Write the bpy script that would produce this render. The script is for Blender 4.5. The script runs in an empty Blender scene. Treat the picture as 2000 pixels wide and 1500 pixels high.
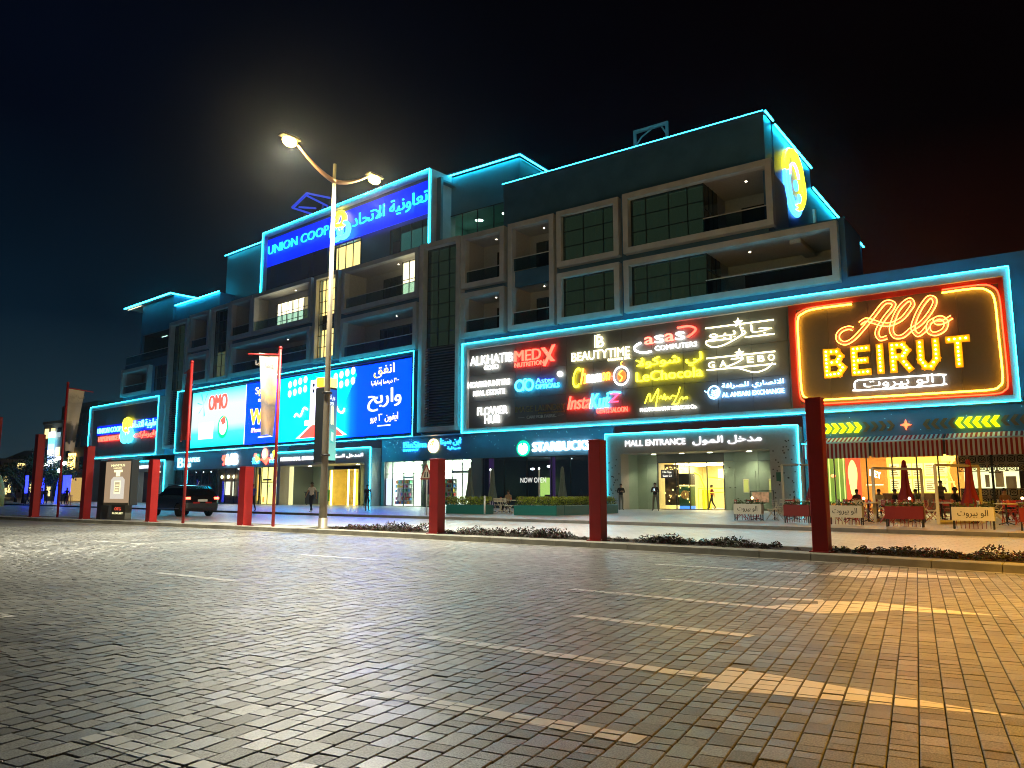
import bpy, bmesh, math, random
from math import radians, sin, cos, pi, hypot, atan2, sqrt
from mathutils import Vector, Matrix
random.seed(7)
SC = bpy.context.scene
COL = SC.collection
# ---------------------------------------------------------------- camera, sky, lamps, exposure
cam = bpy.data.objects.new('camera', bpy.data.cameras.new('camera'))
COL.objects.link(cam)
cam.location = (0, 0, 1.2)
cam.rotation_euler = (radians(90 + 8.05), 0, radians(35.6))
cam.data.sensor_width = 36.0
cam.data.lens = 27.36
cam.data.clip_start = 0.05
cam.data.clip_end = 4000
SC.camera = cam
SC.view_settings.view_transform = 'Standard'
SC.view_settings.look = 'None'
SC.view_settings.exposure = 1.12
SC.view_settings.gamma = 1.0
SC.view_settings.use_curve_mapping = False
SC.render.engine = 'CYCLES'
SC.cycles.use_denoising = True
SC.cycles.filter_width = 1.05
SC.cycles.max_bounces = 6
SC.cycles.diffuse_bounces = 3
SC.cycles.glossy_bounces = 3
SC.cycles.transmission_bounces = 4
SC.cycles.transparent_max_bounces = 12
SC.cycles.sample_clamp_indirect = 4.0
SC.cycles.caustics_reflective = False
SC.cycles.caustics_refractive = False

world = bpy.data.worlds.new('World')
SC.world = world
world.use_nodes = True
wn, wl = world.node_tree.nodes, world.node_tree.links
wn.clear()
wo = wn.new('ShaderNodeOutputWorld')
bg = wn.new('ShaderNodeBackground')
tc = wn.new('ShaderNodeTexCoord')
sep = wn.new('ShaderNodeSeparateXYZ')
wl.new(tc.outputs['Generated'], sep.inputs[0])
def ramp(nodes, stops):
    r = nodes.new('ShaderNodeValToRGB')
    els = r.color_ramp.elements
    els[0].position, els[0].color = stops[0][0], (*stops[0][1], 1)
    els[1].position, els[1].color = stops[-1][0], (*stops[-1][1], 1)
    for p, c in stops[1:-1]:
        e = els.new(p); e.color = (*c, 1)
    return r
# night sky: city glow low over the street end, near black overhead and to the right
r1 = ramp(wn, [(0.0, (.011, .022, .028)), (.08, (.0055, .014, .020)), (.2, (.0010, .0042, .0085)), (.4, (.0003, .0009, .0030)), (.7, (.0002, .0004, .0012)), (1.0, (.0002, .0003, .0008))])
r2 = ramp(wn, [(0.0, (.014, .0045, .003)), (.2, (.006, .0014, .0008)), (.4, (.0006, .0003, .0004)), (1.0, (.0001, .0001, .0004))])
wl.new(sep.outputs['Z'], r1.inputs[0]); wl.new(sep.outputs['Z'], r2.inputs[0])
dot = wn.new('ShaderNodeVectorMath'); dot.operation = 'DOT_PRODUCT'
wl.new(tc.outputs['Generated'], dot.inputs[0]); dot.inputs[1].default_value = (.866, .5, 0)
mr = wn.new('ShaderNodeMapRange'); mr.inputs[1].default_value = -.55; mr.inputs[2].default_value = .35
mr.interpolation_type = 'SMOOTHSTEP'
wl.new(dot.outputs['Value'], mr.inputs[0])
mx = wn.new('ShaderNodeMix'); mx.data_type = 'RGBA'
wl.new(mr.outputs[0], mx.inputs[0]); wl.new(r1.outputs[0], mx.inputs[6]); wl.new(r2.outputs[0], mx.inputs[7])
nz = wn.new('ShaderNodeTexNoise'); nz.inputs['Scale'].default_value = 2.5; nz.inputs['Detail'].default_value = 3
wl.new(tc.outputs['Generated'], nz.inputs[0])
mr2 = wn.new('ShaderNodeMapRange'); mr2.inputs[1].default_value = .3; mr2.inputs[2].default_value = .7; mr2.inputs[3].default_value = .7; mr2.inputs[4].default_value = 1.3
wl.new(nz.outputs[0], mr2.inputs[0])
wl.new(mx.outputs[2], bg.inputs[0]); wl.new(mr2.outputs[0], bg.inputs[1])
wl.new(bg.outputs[0], wo.inputs[0])

LAMP_COL = (1.0, .91, .58)
def lamp_light(x, y, z, watts, parent, rad=.17, col=LAMP_COL, cut=None, tip=0.):
    l = bpy.data.lights.new('lamp_light', 'SPOT' if cut else 'POINT')
    if cut: l.spot_size = cut; l.spot_blend = 1.0
    l.energy = watts; l.color = col; l.shadow_soft_size = rad
    o = bpy.data.objects.new('lamp_light', l)
    COL.objects.link(o); o.location = (x, y, z); o['kind'] = 'helper'; o.rotation_euler = (tip, 0, 0)
    if parent: o.parent = parent; o.location = Vector((x, y, z)) - parent.location
    return o

# ---------------------------------------------------------------- helpers
G0 = .12                       # level of the plaza above the road
A_Y = 49.47
BO = (-46.0, 49.52); BA = radians(-5)
BU = (cos(BA), sin(BA)); BV = (-sin(BA), cos(BA))
def TA(u, v, z): return (u, A_Y + v, z)
def TB(u, v, z): return (BO[0] + BU[0]*u + BV[0]*v, BO[1] + BU[1]*u + BV[1]*v, z)
def T0(x, y, z): return (x, y, z)

class M:
    """collects shapes in a local frame and links them as one mesh"""
    def __init__(s, tf=T0): s.v = []; s.f = []; s.mi = []; s.tf = tf; s.cur = 0; s.sm = []
    def add(s, vs, fs, smooth=False):
        n = len(s.v)
        s.v += [s.tf(*p) for p in vs]
        for f in fs: s.f.append(tuple(i + n for i in f)); s.mi.append(s.cur); s.sm.append(smooth)
        return s
    def mat(s, i): s.cur = i; return s
    def box(s, x0, x1, y0, y1, z0, z1):
        if x0 > x1: x0, x1 = x1, x0
        if y0 > y1: y0, y1 = y1, y0
        if z0 > z1: z0, z1 = z1, z0
        return s.add([(x0,y0,z0),(x1,y0,z0),(x1,y1,z0),(x0,y1,z0),(x0,y0,z1),(x1,y0,z1),(x1,y1,z1),(x0,y1,z1)],
                     [(0,3,2,1),(4,5,6,7),(0,1,5,4),(1,2,6,5),(2,3,7,6),(3,0,4,7)])
    def bev(s, x0, x1, y0, y1, z0, z1, b=.01):
        """box with chamfered vertical and top edges"""
        P = []
        def ring(i, z):
            a, c, d, e = x0+i, x1-i, y0+i, y1-i
            return [(a+b,d,z),(c-b,d,z),(c,d+b,z),(c,e-b,z),(c-b,e,z),(a+b,e,z),(a,e-b,z),(a,d+b,z)]
        P = ring(0, z0) + ring(0, z1-b) + ring(b, z1)
        F = [tuple(range(7, -1, -1)), tuple(range(16, 24))]
        for k in (0, 8):
            for i in range(8): F.append((k+i, k+(i+1)%8, k+8+(i+1)%8, k+8+i))
        return s.add(P, F)
    def quad(s, a, b, c, d): return s.add([a, b, c, d], [(0,1,2,3)])
    def prism(s, pts, y0, y1):
        """polygon in (x,z) extruded along y"""
        n = len(pts)
        return s.add([(p[0], y0, p[1]) for p in pts] + [(p[0], y1, p[1]) for p in pts],
                     [tuple(range(n)), tuple(range(2*n-1, n-1, -1))] + [(i, n+i, n+(i+1)%n, (i+1)%n) for i in range(n)])
    def prismz(s, pts, z0, z1):
        n = len(pts)
        return s.add([(p[0], p[1], z0) for p in pts] + [(p[0], p[1], z1) for p in pts],
                     [tuple(range(n-1, -1, -1)), tuple(range(n, 2*n))] + [(i, (i+1)%n, n+(i+1)%n, n+i) for i in range(n)])
    def tube(s, pts, r, n=6, closed=False, caps=True):
        pts = [Vector(p) for p in pts]
        k = len(pts)
        rr = r if isinstance(r, (list, tuple)) else [r]*k
        vs = []; fs = []
        up = None
        for i, p in enumerate(pts):
            if closed: d = pts[(i+1)%k] - pts[i-1]
            else: d = pts[min(i+1, k-1)] - pts[max(i-1, 0)]
            if d.length < 1e-9: d = Vector((0,0,1))
            d.normalize()
            if up is None or abs(up.dot(d)) > .98:
                up = Vector((0,0,1)) if abs(d.z) < .9 else Vector((0,1,0))
            a = d.cross(up).normalized(); b = a.cross(d).normalized(); up = b
            for j in range(n):
                t = 2*pi*j/n
                vs.append(tuple(p + (a*cos(t) + b*sin(t))*rr[i]))
        m = k if closed else k-1
        for i in range(m):
            for j in range(n):
                fs.append((i*n+j, i*n+(j+1)%n, ((i+1)%k)*n+(j+1)%n, ((i+1)%k)*n+j))
        if caps and not closed:
            fs.append(tuple(range(n-1, -1, -1))); fs.append(tuple((k-1)*n+j for j in range(n)))
        return s.add(vs, fs, smooth=n > 5)
    def lathe(s, prof, n=12, c=(0,0,0)):
        vs = []; fs = []
        for r, z in prof:
            for j in range(n):
                t = 2*pi*j/n; vs.append((c[0]+r*cos(t), c[1]+r*sin(t), c[2]+z))
        for i in range(len(prof)-1):
            for j in range(n): fs.append((i*n+j, i*n+(j+1)%n, (i+1)*n+(j+1)%n, (i+1)*n+j))
        fs.append(tuple(range(n-1, -1, -1))); fs.append(tuple((len(prof)-1)*n+j for j in range(n)))
        return s.add(vs, fs, smooth=True)
    def ball(s, c, r, n=8, sq=(1,1,1)):
        prof = [(max(.001, r*sin(pi*i/(n))), -r*cos(pi*i/n)) for i in range(n+1)]
        vs = []; fs = []; k = n+2
        for a, z in prof:
            for j in range(k):
                t = 2*pi*j/k; vs.append((c[0]+a*cos(t)*sq[0], c[1]+a*sin(t)*sq[1], c[2]+z*sq[2]))
        for i in range(n):
            for j in range(k): fs.append((i*k+j, i*k+(j+1)%k, (i+1)*k+(j+1)%k, (i+1)*k+j))
        return s.add(vs, fs, smooth=True)
    def mesh(s, name, mats, off=(0,0,0)):
        me = bpy.data.meshes.new(name)
        ox, oy, oz = off
        me.from_pydata([(a-ox, b-oy, c-oz) for a, b, c in s.v], [], s.f)
        for m in (mats if isinstance(mats, (list, tuple)) else [mats]): me.materials.append(m)
        me.polygons.foreach_set('material_index', s.mi)
        me.polygons.foreach_set('use_smooth', s.sm)
        me.update()
        return me
    def build(s, name, mats, parent=None, **kw):
        """vertices are in world space; the object is placed under its thing without moving them"""
        off = WO.get(parent, (0,0,0)) if parent else kw.get('at', (0,0,0))
        o = bpy.data.objects.new(name, s.mesh(name, mats, off))
        COL.objects.link(o)
        if parent: o.parent = parent; WO[o] = off
        else: o.location = off; WO[o] = off
        tagit(o, **{k: kw[k] for k in ('label', 'cat', 'group', 'kind') if k in kw})
        return o
WO = {}
def tagit(o, label=None, cat=None, group=None, kind=None):
    if label: o['label'] = label
    if cat: o['category'] = cat
    if group: o['group'] = group
    if kind: o['kind'] = kind
    return o
def thing(name, label, cat, at=(0,0,0), group=None, rz=0.0):
    o = bpy.data.objects.new(name, None)
    o.empty_display_size = .3
    COL.objects.link(o); o.location = at; o.rotation_euler = (0,0,rz)
    WO[o] = tuple(at)
    return tagit(o, label, cat, group)
def lthing(name, label, cat, at=(0,0,0), group=None, rz=0.0):
    """a thing whose parts are modelled round its own origin"""
    o = thing(name, label, cat, at, group, rz); WO[o] = (0,0,0); return o
def dup(root, at=None, rz=None, label=None, group=None, scale=None):
    r = root.copy(); COL.objects.link(r)
    if at is not None: r.location = at
    if rz is not None: r.rotation_euler = (0,0,rz)
    if scale: r.scale = (scale,)*3 if not isinstance(scale, tuple) else scale
    if label: r['label'] = label
    if group: r['group'] = group
    def rec(a, b):
        for ch in list(a.children):
            c = ch.copy(); COL.objects.link(c); c.parent = b; rec(ch, c)
    rec(root, r)
    return r

# ---------------------------------------------------------------- materials
MATS = {}
def nodes_of(m): return m.node_tree.nodes, m.node_tree.links
def pbr(name, col, rough=.6, metal=0., var=.0, scale=6., bump=0., bscale=40., spec=.5, coat=0.):
    if name in MATS: return MATS[name]
    m = bpy.data.materials.new(name); m.use_nodes = True
    n, l = nodes_of(m); b = n['Principled BSDF']
    b.inputs['Base Color'].default_value = (*col, 1); b.inputs['Roughness'].default_value = rough
    b.inputs['Metallic'].default_value = metal
    b.inputs['Specular IOR Level'].default_value = spec
    if coat: b.inputs['Coat Weight'].default_value = coat; b.inputs['Coat Roughness'].default_value = .08
    t = n.new('ShaderNodeTexCoord')
    if var:
        z = n.new('ShaderNodeTexNoise'); z.inputs['Scale'].default_value = scale; z.inputs['Detail'].default_value = 5
        l.new(t.outputs['Object'], z.inputs[0])
        mm = n.new('ShaderNodeMapRange'); mm.inputs[1].default_value = .3; mm.inputs[2].default_value = .7
        mm.inputs[3].default_value = 1-var; mm.inputs[4].default_value = 1+var
        l.new(z.outputs[0], mm.inputs[0])
        x = n.new('ShaderNodeMix'); x.data_type = 'RGBA'; x.blend_type = 'MULTIPLY'; x.inputs[0].default_value = 1
        x.inputs[6].default_value = (*col, 1); l.new(mm.outputs[0], x.inputs[7])
        l.new(x.outputs[2], b.inputs['Base Color'])
        rr = n.new('ShaderNodeMapRange'); rr.inputs[3].default_value = max(.02, rough-.12); rr.inputs[4].default_value = min(1, rough+.12)
        l.new(z.outputs[0], rr.inputs[0]); l.new(rr.outputs[0], b.inputs['Roughness'])
    if bump:
        z2 = n.new('ShaderNodeTexNoise'); z2.inputs['Scale'].default_value = bscale; z2.inputs['Detail'].default_value = 4
        l.new(t.outputs['Object'], z2.inputs[0])
        bm = n.new('ShaderNodeBump'); bm.inputs['Strength'].default_value = bump; bm.inputs['Distance'].default_value = .02
        l.new(z2.outputs[0], bm.inputs['Height']); l.new(bm.outputs[0], b.inputs['Normal'])
    MATS[name] = m
    return m
EMF = [('screen_yellow', 1.1), ('white_neon', .6), ('warm_white', .6), ('cool_white', 1.2), ('screen_white', .75), ('screen_card', .9), ('screen_cyan', 3.6), ('screen_navy', 3.8), ('screen_blue_beam', 3.8), ('screen_', 2.8), ('neon', 1.7), ('marquee', 1.2), ('amber_letter', .33), ('blue_lightbox', 1.6), ('red_halo', 1.5), ('sign_cyan', 1.3)]
def em(name, col, strength=1., sample=True):
    if name in MATS: return MATS[name]
    for k_, f_ in EMF:
        if k_ in name: strength *= f_; break
    m = bpy.data.materials.new(name); m.use_nodes = True
    n, l = nodes_of(m); b = n['Principled BSDF']
    b.inputs['Base Color'].default_value = (*[min(.8, c*.5) for c in col], 1); b.inputs['Roughness'].default_value = .4
    b.inputs['Emission Color'].default_value = (*col, 1); b.inputs['Emission Strength'].default_value = strength
    if not sample: m.cycles.emission_sampling = 'NONE'
    MATS[name] = m
    return m
def glass(name, tint=(.85,.92,.95), refl=.12, rough=.02):
    if name in MATS: return MATS[name]
    m = bpy.data.materials.new(name); m.use_nodes = True
    n, l = nodes_of(m); n.remove(n['Principled BSDF']); out = n['Material Output']
    tr = n.new('ShaderNodeBsdfTransparent'); tr.inputs[0].default_value = (*tint, 1)
    gl = n.new('ShaderNodeBsdfGlossy'); gl.inputs['Roughness'].default_value = rough
    fr = n.new('ShaderNodeLayerWeight'); fr.inputs[0].default_value = .5
    pw = n.new('ShaderNodeMath'); pw.operation = 'POWER'; pw.inputs[1].default_value = 4.5; l.new(fr.outputs['Facing'], pw.inputs[0])
    ad = n.new('ShaderNodeMath'); ad.operation = 'ADD'; ad.inputs[1].default_value = refl*.6+.02; ad.use_clamp = True
    l.new(pw.outputs[0], ad.inputs[0])
    mi = n.new('ShaderNodeMixShader'); l.new(ad.outputs[0], mi.inputs[0]); l.new(tr.outputs[0], mi.inputs[1]); l.new(gl.outputs[0], mi.inputs[2])
    l.new(mi.outputs[0], out.inputs[0])
    MATS[name] = m
    return m

BLUEGREY = pbr('blue_grey_cladding', (.055,.145,.25), .42, var=.18, scale=.7, bump=.02)
TAUPE = pbr('taupe_frame_plaster', (.50,.50,.50), .6, var=.10, scale=1.2, bump=.03)
GREYPANEL = pbr('grey_composite_panel', (.16,.155,.15), .42, var=.06, scale=.8)
DARKPANEL = pbr('dark_screen_housing', (.02,.025,.03), .5)
SOFFIT = pbr('soffit_paint', (.35,.33,.30), .7, var=.05)
BAYWALL = pbr('balcony_wall_paint', (.38,.37,.36), .7, var=.08)
MULL = pbr('mullion_metal', (.03,.035,.04), .4, .6)
STEEL = pbr('brushed_steel', (.60,.60,.60), .35, .2)
PGLASS = glass('window_glass', (.55,.68,.70), .10)
SGLASS = glass('shop_glass', (.90,.95,.93), .03)
BGLASS = glass('balustrade_glass', (.42,.58,.62), .06)
ROOMDARK = pbr('dark_room', (.03,.045,.045), .8)
CURT = pbr('curtain_cloth', (.11,.13,.11), .9, var=.25, scale=3)
LOUV = pbr('louvre_metal', (.17,.18,.20), .45, .3)
GREENW = pbr('sage_green_panel', (.27,.36,.29), .5, var=.05, scale=1)
LED = em('cyan_led', (.015,.70,1.0), 14)
LEDS = em('cyan_led_soft', (.03,.70,1.0), 3.2)
WHITE = em('white_neon', (1.0,.97,.88), 4.2)
WARMW = em('warm_white_neon', (1.0,.90,.50), 4.0)
COOLW = em('cool_white_neon', (.80,.93,1.0), 2.6)
RED = em('red_neon', (1.0,.035,.02), 3.4)
YEL = em('yellow_neon', (1.0,.86,.02), 2.8)
ORG = em('orange_neon', (1.0,.33,.02), 3.0)
CYN = em('cyan_neon', (.03,.62,1.0), 3.0)
BLU = em('blue_neon', (.03,.12,1.0), 2.6)
DOWN = em('downlight_glow', (1.0,.93,.70), 14.0)
REDPOST = pbr('red_powder_coat', (.34,.008,.008), .5, var=.08, scale=4, bump=.015)
WHITEP = pbr('white_paint', (.75,.74,.72), .5, var=.04)
BLACKP = pbr('black_plastic', (.015,.015,.017), .45)
CONC = pbr('pale_concrete', (.36,.34,.29), .75, var=.18, scale=3, bump=.15, bscale=60)
# ---------------------------------------------------------------- lettering
AR = {'ا':(0xFE8D,2),'أ':(0xFE83,2),'إ':(0xFE87,2),'آ':(0xFE81,2),'ب':(0xFE8F,4),'ة':(0xFE93,2),'ت':(0xFE95,4),'ث':(0xFE99,4),
      'ج':(0xFE9D,4),'ح':(0xFEA1,4),'خ':(0xFEA5,4),'د':(0xFEA9,2),'ذ':(0xFEAB,2),'ر':(0xFEAD,2),'ز':(0xFEAF,2),'س':(0xFEB1,4),
      'ش':(0xFEB5,4),'ص':(0xFEB9,4),'ض':(0xFEBD,4),'ط':(0xFEC1,4),'ظ':(0xFEC5,4),'ع':(0xFEC9,4),'غ':(0xFECD,4),'ف':(0xFED1,4),
      'ق':(0xFED5,4),'ك':(0xFED9,4),'ل':(0xFEDD,4),'م':(0xFEE1,4),'ن':(0xFEE5,4),'ه':(0xFEE9,4),'و':(0xFEED,2),'ى':(0xFEEF,2),
      'ي':(0xFEF1,4),'ﻻ':(0xFEFB,2)}
def arabic(t):
    t = t.replace('لا', 'ﻻ')
    out = []
    for i, c in enumerate(t):
        if c == 'ـ': out.append(c); continue
        if c not in AR: out.append(c); continue
        base, n = AR[c]
        pv = i > 0 and (t[i-1] == 'ـ' or (t[i-1] in AR and AR[t[i-1]][1] == 4))
        nx = i+1 < len(t) and (t[i+1] in AR or t[i+1] == 'ـ') and n == 4
        k = (3 if nx else 1) if pv else (2 if nx else 0)
        out.append(chr(base+k))
    # digits keep their own order inside the reversed line
    s = ''.join(reversed(out)); r = ''; num = ''
    for c in s:
        if c in '0123456789٠١٢٣٤٥٦٧٨٩': num = c + num
        else: r += num + c; num = ''
    return r + num
TXT = {}
def text_shapes(text, bold=0., shear=0., res=3, spacing=1.):
    """the outlines of a line of lettering as a list of letters: (verts2d, faces) normalised to 0..1"""
    key = (text, bold, shear, res, spacing)
    if key in TXT: return TXT[key]
    c = bpy.data.curves.new('lettering', 'FONT'); c.body = text; c.offset = bold; c.shear = shear
    c.resolution_u = res; c.extrude = 0.; c.fill_mode = 'FRONT'; c.space_character = spacing
    o = bpy.data.objects.new('lettering', c); COL.objects.link(o)
    dg = bpy.context.evaluated_depsgraph_get(); dg.update()
    me = bpy.data.meshes.new_from_object(o.evaluated_get(dg))
    bm = bmesh.new(); bm.from_mesh(me); bmesh.ops.remove_doubles(bm, verts=bm.verts, dist=1e-5)
    bpy.data.objects.remove(o); bpy.data.curves.remove(c); bpy.data.meshes.remove(me)
    seen = set(); isl = []
    for v in bm.verts:
        if v in seen: continue
        st = [v]; seen.add(v); g = []
        while st:
            a = st.pop(); g.append(a)
            for e in a.link_edges:
                b = e.other_vert(a)
                if b not in seen: seen.add(b); st.append(b)
        xs = [a.co.x for a in g]
        isl.append([min(xs), max(xs), g])
    isl.sort(key=lambda i: i[0])
    cl = []
    for a, b, g in isl:
        if cl and (min(b, cl[-1][1]) - max(a, cl[-1][0])) > .35*min(b-a, cl[-1][1]-cl[-1][0]): cl[-1][1] = max(cl[-1][1], b); cl[-1][2] += g
        else: cl.append([a, b, list(g)])
    X = [v.co.x for v in bm.verts]; Y = [v.co.y for v in bm.verts]
    x0, x1, y0, y1 = min(X), max(X), min(Y), max(Y)
    res_ = []
    for a, b, g in cl:
        ix = {v: i for i, v in enumerate(g)}
        fs = {f for v in g for f in v.link_faces}
        bd = [(ix[e.verts[0]], ix[e.verts[1]]) for v in g for e in v.link_edges if e.is_boundary and e.verts[0] == v]
        oriented = []
        for f in fs:
            for e in f.edges:
                if e.is_boundary:
                    lp = [l_ for l_ in f.loops if l_.edge == e][0]
                    oriented.append((ix[lp.vert], ix[lp.link_loop_next.vert]))
        res_.append(([((v.co.x-x0)/(x1-x0), (v.co.y-y0)/(y1-y0)) for v in g], [tuple(ix[v] for v in f.verts) for f in fs], oriented))
    bm.free()
    TXT[key] = res_
    return res_
def letters(parent, text, u0, u1, z0, z1, mat, v, tf, depth=.08, bold=.0, shear=0., each=True, slant=0., name='letter', spacing=1., ar=False, flip=False):
    """raised lettering on a facade: front at v, back at v+depth"""
    if ar: text = arabic(text)
    shp = text_shapes(text, min(bold, 0), shear, spacing=spacing)
    acc = M(tf)
    hb = max(0, bold)*(z1-z0)*1.1
    for vs, fs, bd in shp:
        m = M(tf) if each else acc
        # heavy lettering is struck three times side by side
        for k_ in ((-1, 0, 1) if hb else (0,)):
            P = [(u0+hb + (u1-u0-2*hb)*x + hb*k_, z0 + (z1-z0)*y + slant*x) for x, y in vs]
            n = len(P); vv = v + abs(k_)*.002 + (k_ > 0)*.001
            m.add([(a, vv, b) for a, b in P] + ([(a, v+depth, b) for a, b in P] if depth else []),
                  [tuple(f) for f in fs] + ([(i, j, j+n, i+n)[::-1] for i, j in bd] if depth else []))
        if each: m.build(name, mat, parent)
    if not each: acc.build('lettering', mat, parent, kind='stuff')
def stroke(parent, name, pts, r, mat, v, tf, closed=False, n=6, sub=5):
    """a neon tube through (u,z) points, smoothed"""
    P = list(pts); k = len(P); out = []
    if sub > 1 and k > 2:
        rng = range(k if closed else k-1)
        for i in rng:
            p0 = P[i-1] if (i > 0 or closed) else P[i]; p1 = P[i]; p2 = P[(i+1) % k]; p3 = P[(i+2) % k] if (closed or i+2 < k) else P[(i+1) % k]
            for j in range(sub):
                t = j/sub
                out.append(tuple(.5*((2*p1[a]) + (-p0[a]+p2[a])*t + (2*p0[a]-5*p1[a]+4*p2[a]-p3[a])*t*t + (-p0[a]+3*p1[a]-3*p2[a]+p3[a])*t**3) for a in (0,1)))
        if not closed: out.append(P[-1])
    else: out = P
    return M(tf).tube([(a, v, b) for a, b in out], r, n=n, closed=closed).build(name, mat, parent)

# ---------------------------------------------------------------- ground
KF = [(-400,16.0),(-120,16.2),(-41.8,16.45),(-28.7,16.55),(-21.0,16.35),(-14.3,15.95),(-8.4,15.55),(-5.7,15.22),(-2.62,14.68),(-.72,14.36),(4,13.3),(14,10.4),(40,1)]
PK = [(-400,77),(-120,41.5),(-71.3,35.15),(-63,33.95),(-46.9,31.3),(-34.4,29.75),(-26.4,29.0),(-15.5,27.95),(-7.25,26.9),(-1.25,26.1),(10,24.5),(40,19)]
def interp(L, x):
    for (a, b), (c, d) in zip(L, L[1:]):
        if a <= x <= c: return b + (d-b)*(x-a)/(c-a)
    return L[0][1] if x < L[0][0] else L[-1][1]
def kerb_y(x): return interp(KF, x)

def paver_mat(name, per_object):
    m = bpy.data.materials.new(name); m.use_nodes = True
    n, l = nodes_of(m); b = n['Principled BSDF']
    t = n.new('ShaderNodeTexCoord'); g = n.new('ShaderNodeNewGeometry')
    if per_object:
        oi = n.new('ShaderNodeObjectInfo'); rnd = oi.outputs['Random']
    else:
        rnd = g.outputs['Random Per Island']
    r = ramp(n, [(0., (.14,.137,.122)), (.08, (.165,.162,.15)), (.14, (.20,.198,.187)), (.6, (.23,.229,.22)), (1., (.29,.288,.278))])
    l.new(rnd, r.inputs[0])
    pos = g.outputs['Position']
    big = n.new('ShaderNodeTexNoise'); big.inputs['Scale'].default_value = .35; big.inputs['Detail'].default_value = 4; l.new(pos, big.inputs[0])
    bmr = n.new('ShaderNodeMapRange'); bmr.inputs[1].default_value = .3; bmr.inputs[2].default_value = .7; bmr.inputs[3].default_value = .62; bmr.inputs[4].default_value = 1.25
    l.new(big.outputs[0], bmr.inputs[0])
    gr = n.new('ShaderNodeTexNoise'); gr.inputs['Scale'].default_value = 120; gr.inputs['Detail'].default_value = 3; l.new(pos, gr.inputs[0])
    gmr = n.new('ShaderNodeMapRange'); gmr.inputs[1].default_value = .35; gmr.inputs[2].default_value = .65; gmr.inputs[3].default_value = .45; gmr.inputs[4].default_value = 1.6
    l.new(gr.outputs[0], gmr.inputs[0])
    mm = n.new('ShaderNodeMath'); mm.operation = 'MULTIPLY'; l.new(bmr.outputs[0], mm.inputs[0]); l.new(gmr.outputs[0], mm.inputs[1])
    x = n.new('ShaderNodeMix'); x.data_type = 'RGBA'; x.blend_type = 'MULTIPLY'; x.inputs[0].default_value = 1
    l.new(r.outputs[0], x.inputs[6]); l.new(mm.outputs[0], x.inputs[7]); l.new(x.outputs[2], b.inputs['Base Color'])
    # gloss differs from stone to stone
    rs = n.new('ShaderNodeMath'); rs.operation = 'MULTIPLY'; rs.inputs[1].default_value = 7.31; l.new(rnd, rs.inputs[0])
    fr = n.new('ShaderNodeMath'); fr.operation = 'FRACT'; l.new(rs.outputs[0], fr.inputs[0])
    rr = n.new('ShaderNodeMapRange'); rr.inputs[3].default_value = .34; rr.inputs[4].default_value = .52; l.new(fr.outputs[0], rr.inputs[0])
    ra = n.new('ShaderNodeMath'); ra.operation = 'MULTIPLY_ADD'; ra.inputs[1].default_value = .14; l.new(big.outputs[0], ra.inputs[0]); l.new(rr.outputs[0], ra.inputs[2])
    sb = n.new('ShaderNodeMath'); sb.operation = 'SUBTRACT'; sb.inputs[1].default_value = .07; l.new(ra.outputs[0], sb.inputs[0])
    l.new(sb.outputs[0], b.inputs['Roughness'])
    b.inputs['Specular IOR Level'].default_value = .85
    bm = n.new('ShaderNodeBump'); bm.inputs['Strength'].default_value = .4; bm.inputs['Distance'].default_value = .004
    l.new(gr.outputs[0], bm.inputs['Height']); l.new(bm.outputs[0], b.inputs['Normal'])
    return m
PAV = paver_mat('granite_paver', False); PAVO = paver_mat('granite_paver_single', True)
def brick_ground(name, bw, bh, rot, cols, joint, rough, spec=.6, msize=.012):
    m = bpy.data.materials.new(name); m.use_nodes = True
    n, l = nodes_of(m); b = n['Principled BSDF']
    g = n.new('ShaderNodeNewGeometry'); mp = n.new('ShaderNodeMapping'); mp.inputs['Rotation'].default_value = (0,0,rot)
    l.new(g.outputs['Position'], mp.inputs[0])
    br = n.new('ShaderNodeTexBrick'); l.new(mp.outputs[0], br.inputs[0])
    br.inputs['Scale'].default_value = 1.; br.inputs['Brick Width'].default_value = bw; br.inputs['Row Height'].default_value = bh
    br.inputs['Mortar Size'].default_value = msize; br.inputs['Mortar Smooth'].default_value = .3
    br.inputs['Color1'].default_value = (*cols[0], 1); br.inputs['Color2'].default_value = (*cols[1], 1); br.inputs['Mortar'].default_value = (*joint, 1)
    z = n.new('ShaderNodeTexNoise'); z.inputs['Scale'].default_value = .5; z.inputs['Detail'].default_value = 5; l.new(g.outputs['Position'], z.inputs[0])
    mmr = n.new('ShaderNodeMapRange'); mmr.inputs[1].default_value = .3; mmr.inputs[2].default_value = .7; mmr.inputs[3].default_value = .75; mmr.inputs[4].default_value = 1.2
    l.new(z.outputs[0], mmr.inputs[0])
    x = n.new('ShaderNodeMix'); x.data_type = 'RGBA'; x.blend_type = 'MULTIPLY'; x.inputs[0].default_value = 1
    l.new(br.outputs[0], x.inputs[6]); l.new(mmr.outputs[0], x.inputs[7]); l.new(x.outputs[2], b.inputs['Base Color'])
    rr = n.new('ShaderNodeMapRange'); rr.inputs[1].default_value = .3; rr.inputs[2].default_value = .7; rr.inputs[3].default_value = rough-.06; rr.inputs[4].default_value = rough+.08
    l.new(z.outputs[0], rr.inputs[0]); l.new(rr.outputs[0], b.inputs['Roughness']); b.inputs['Specular IOR Level'].default_value = spec
    bm = n.new('ShaderNodeBump'); bm.inputs['Strength'].default_value = .5; bm.inputs['Distance'].default_value = .006; bm.invert = True
    l.new(br.outputs['Fac'], bm.inputs['Height']); l.new(bm.outputs[0], b.inputs['Normal'])
    return m
JOINT = pbr('joint_sand', (.012,.010,.009), .9, var=.3, scale=20)
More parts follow.
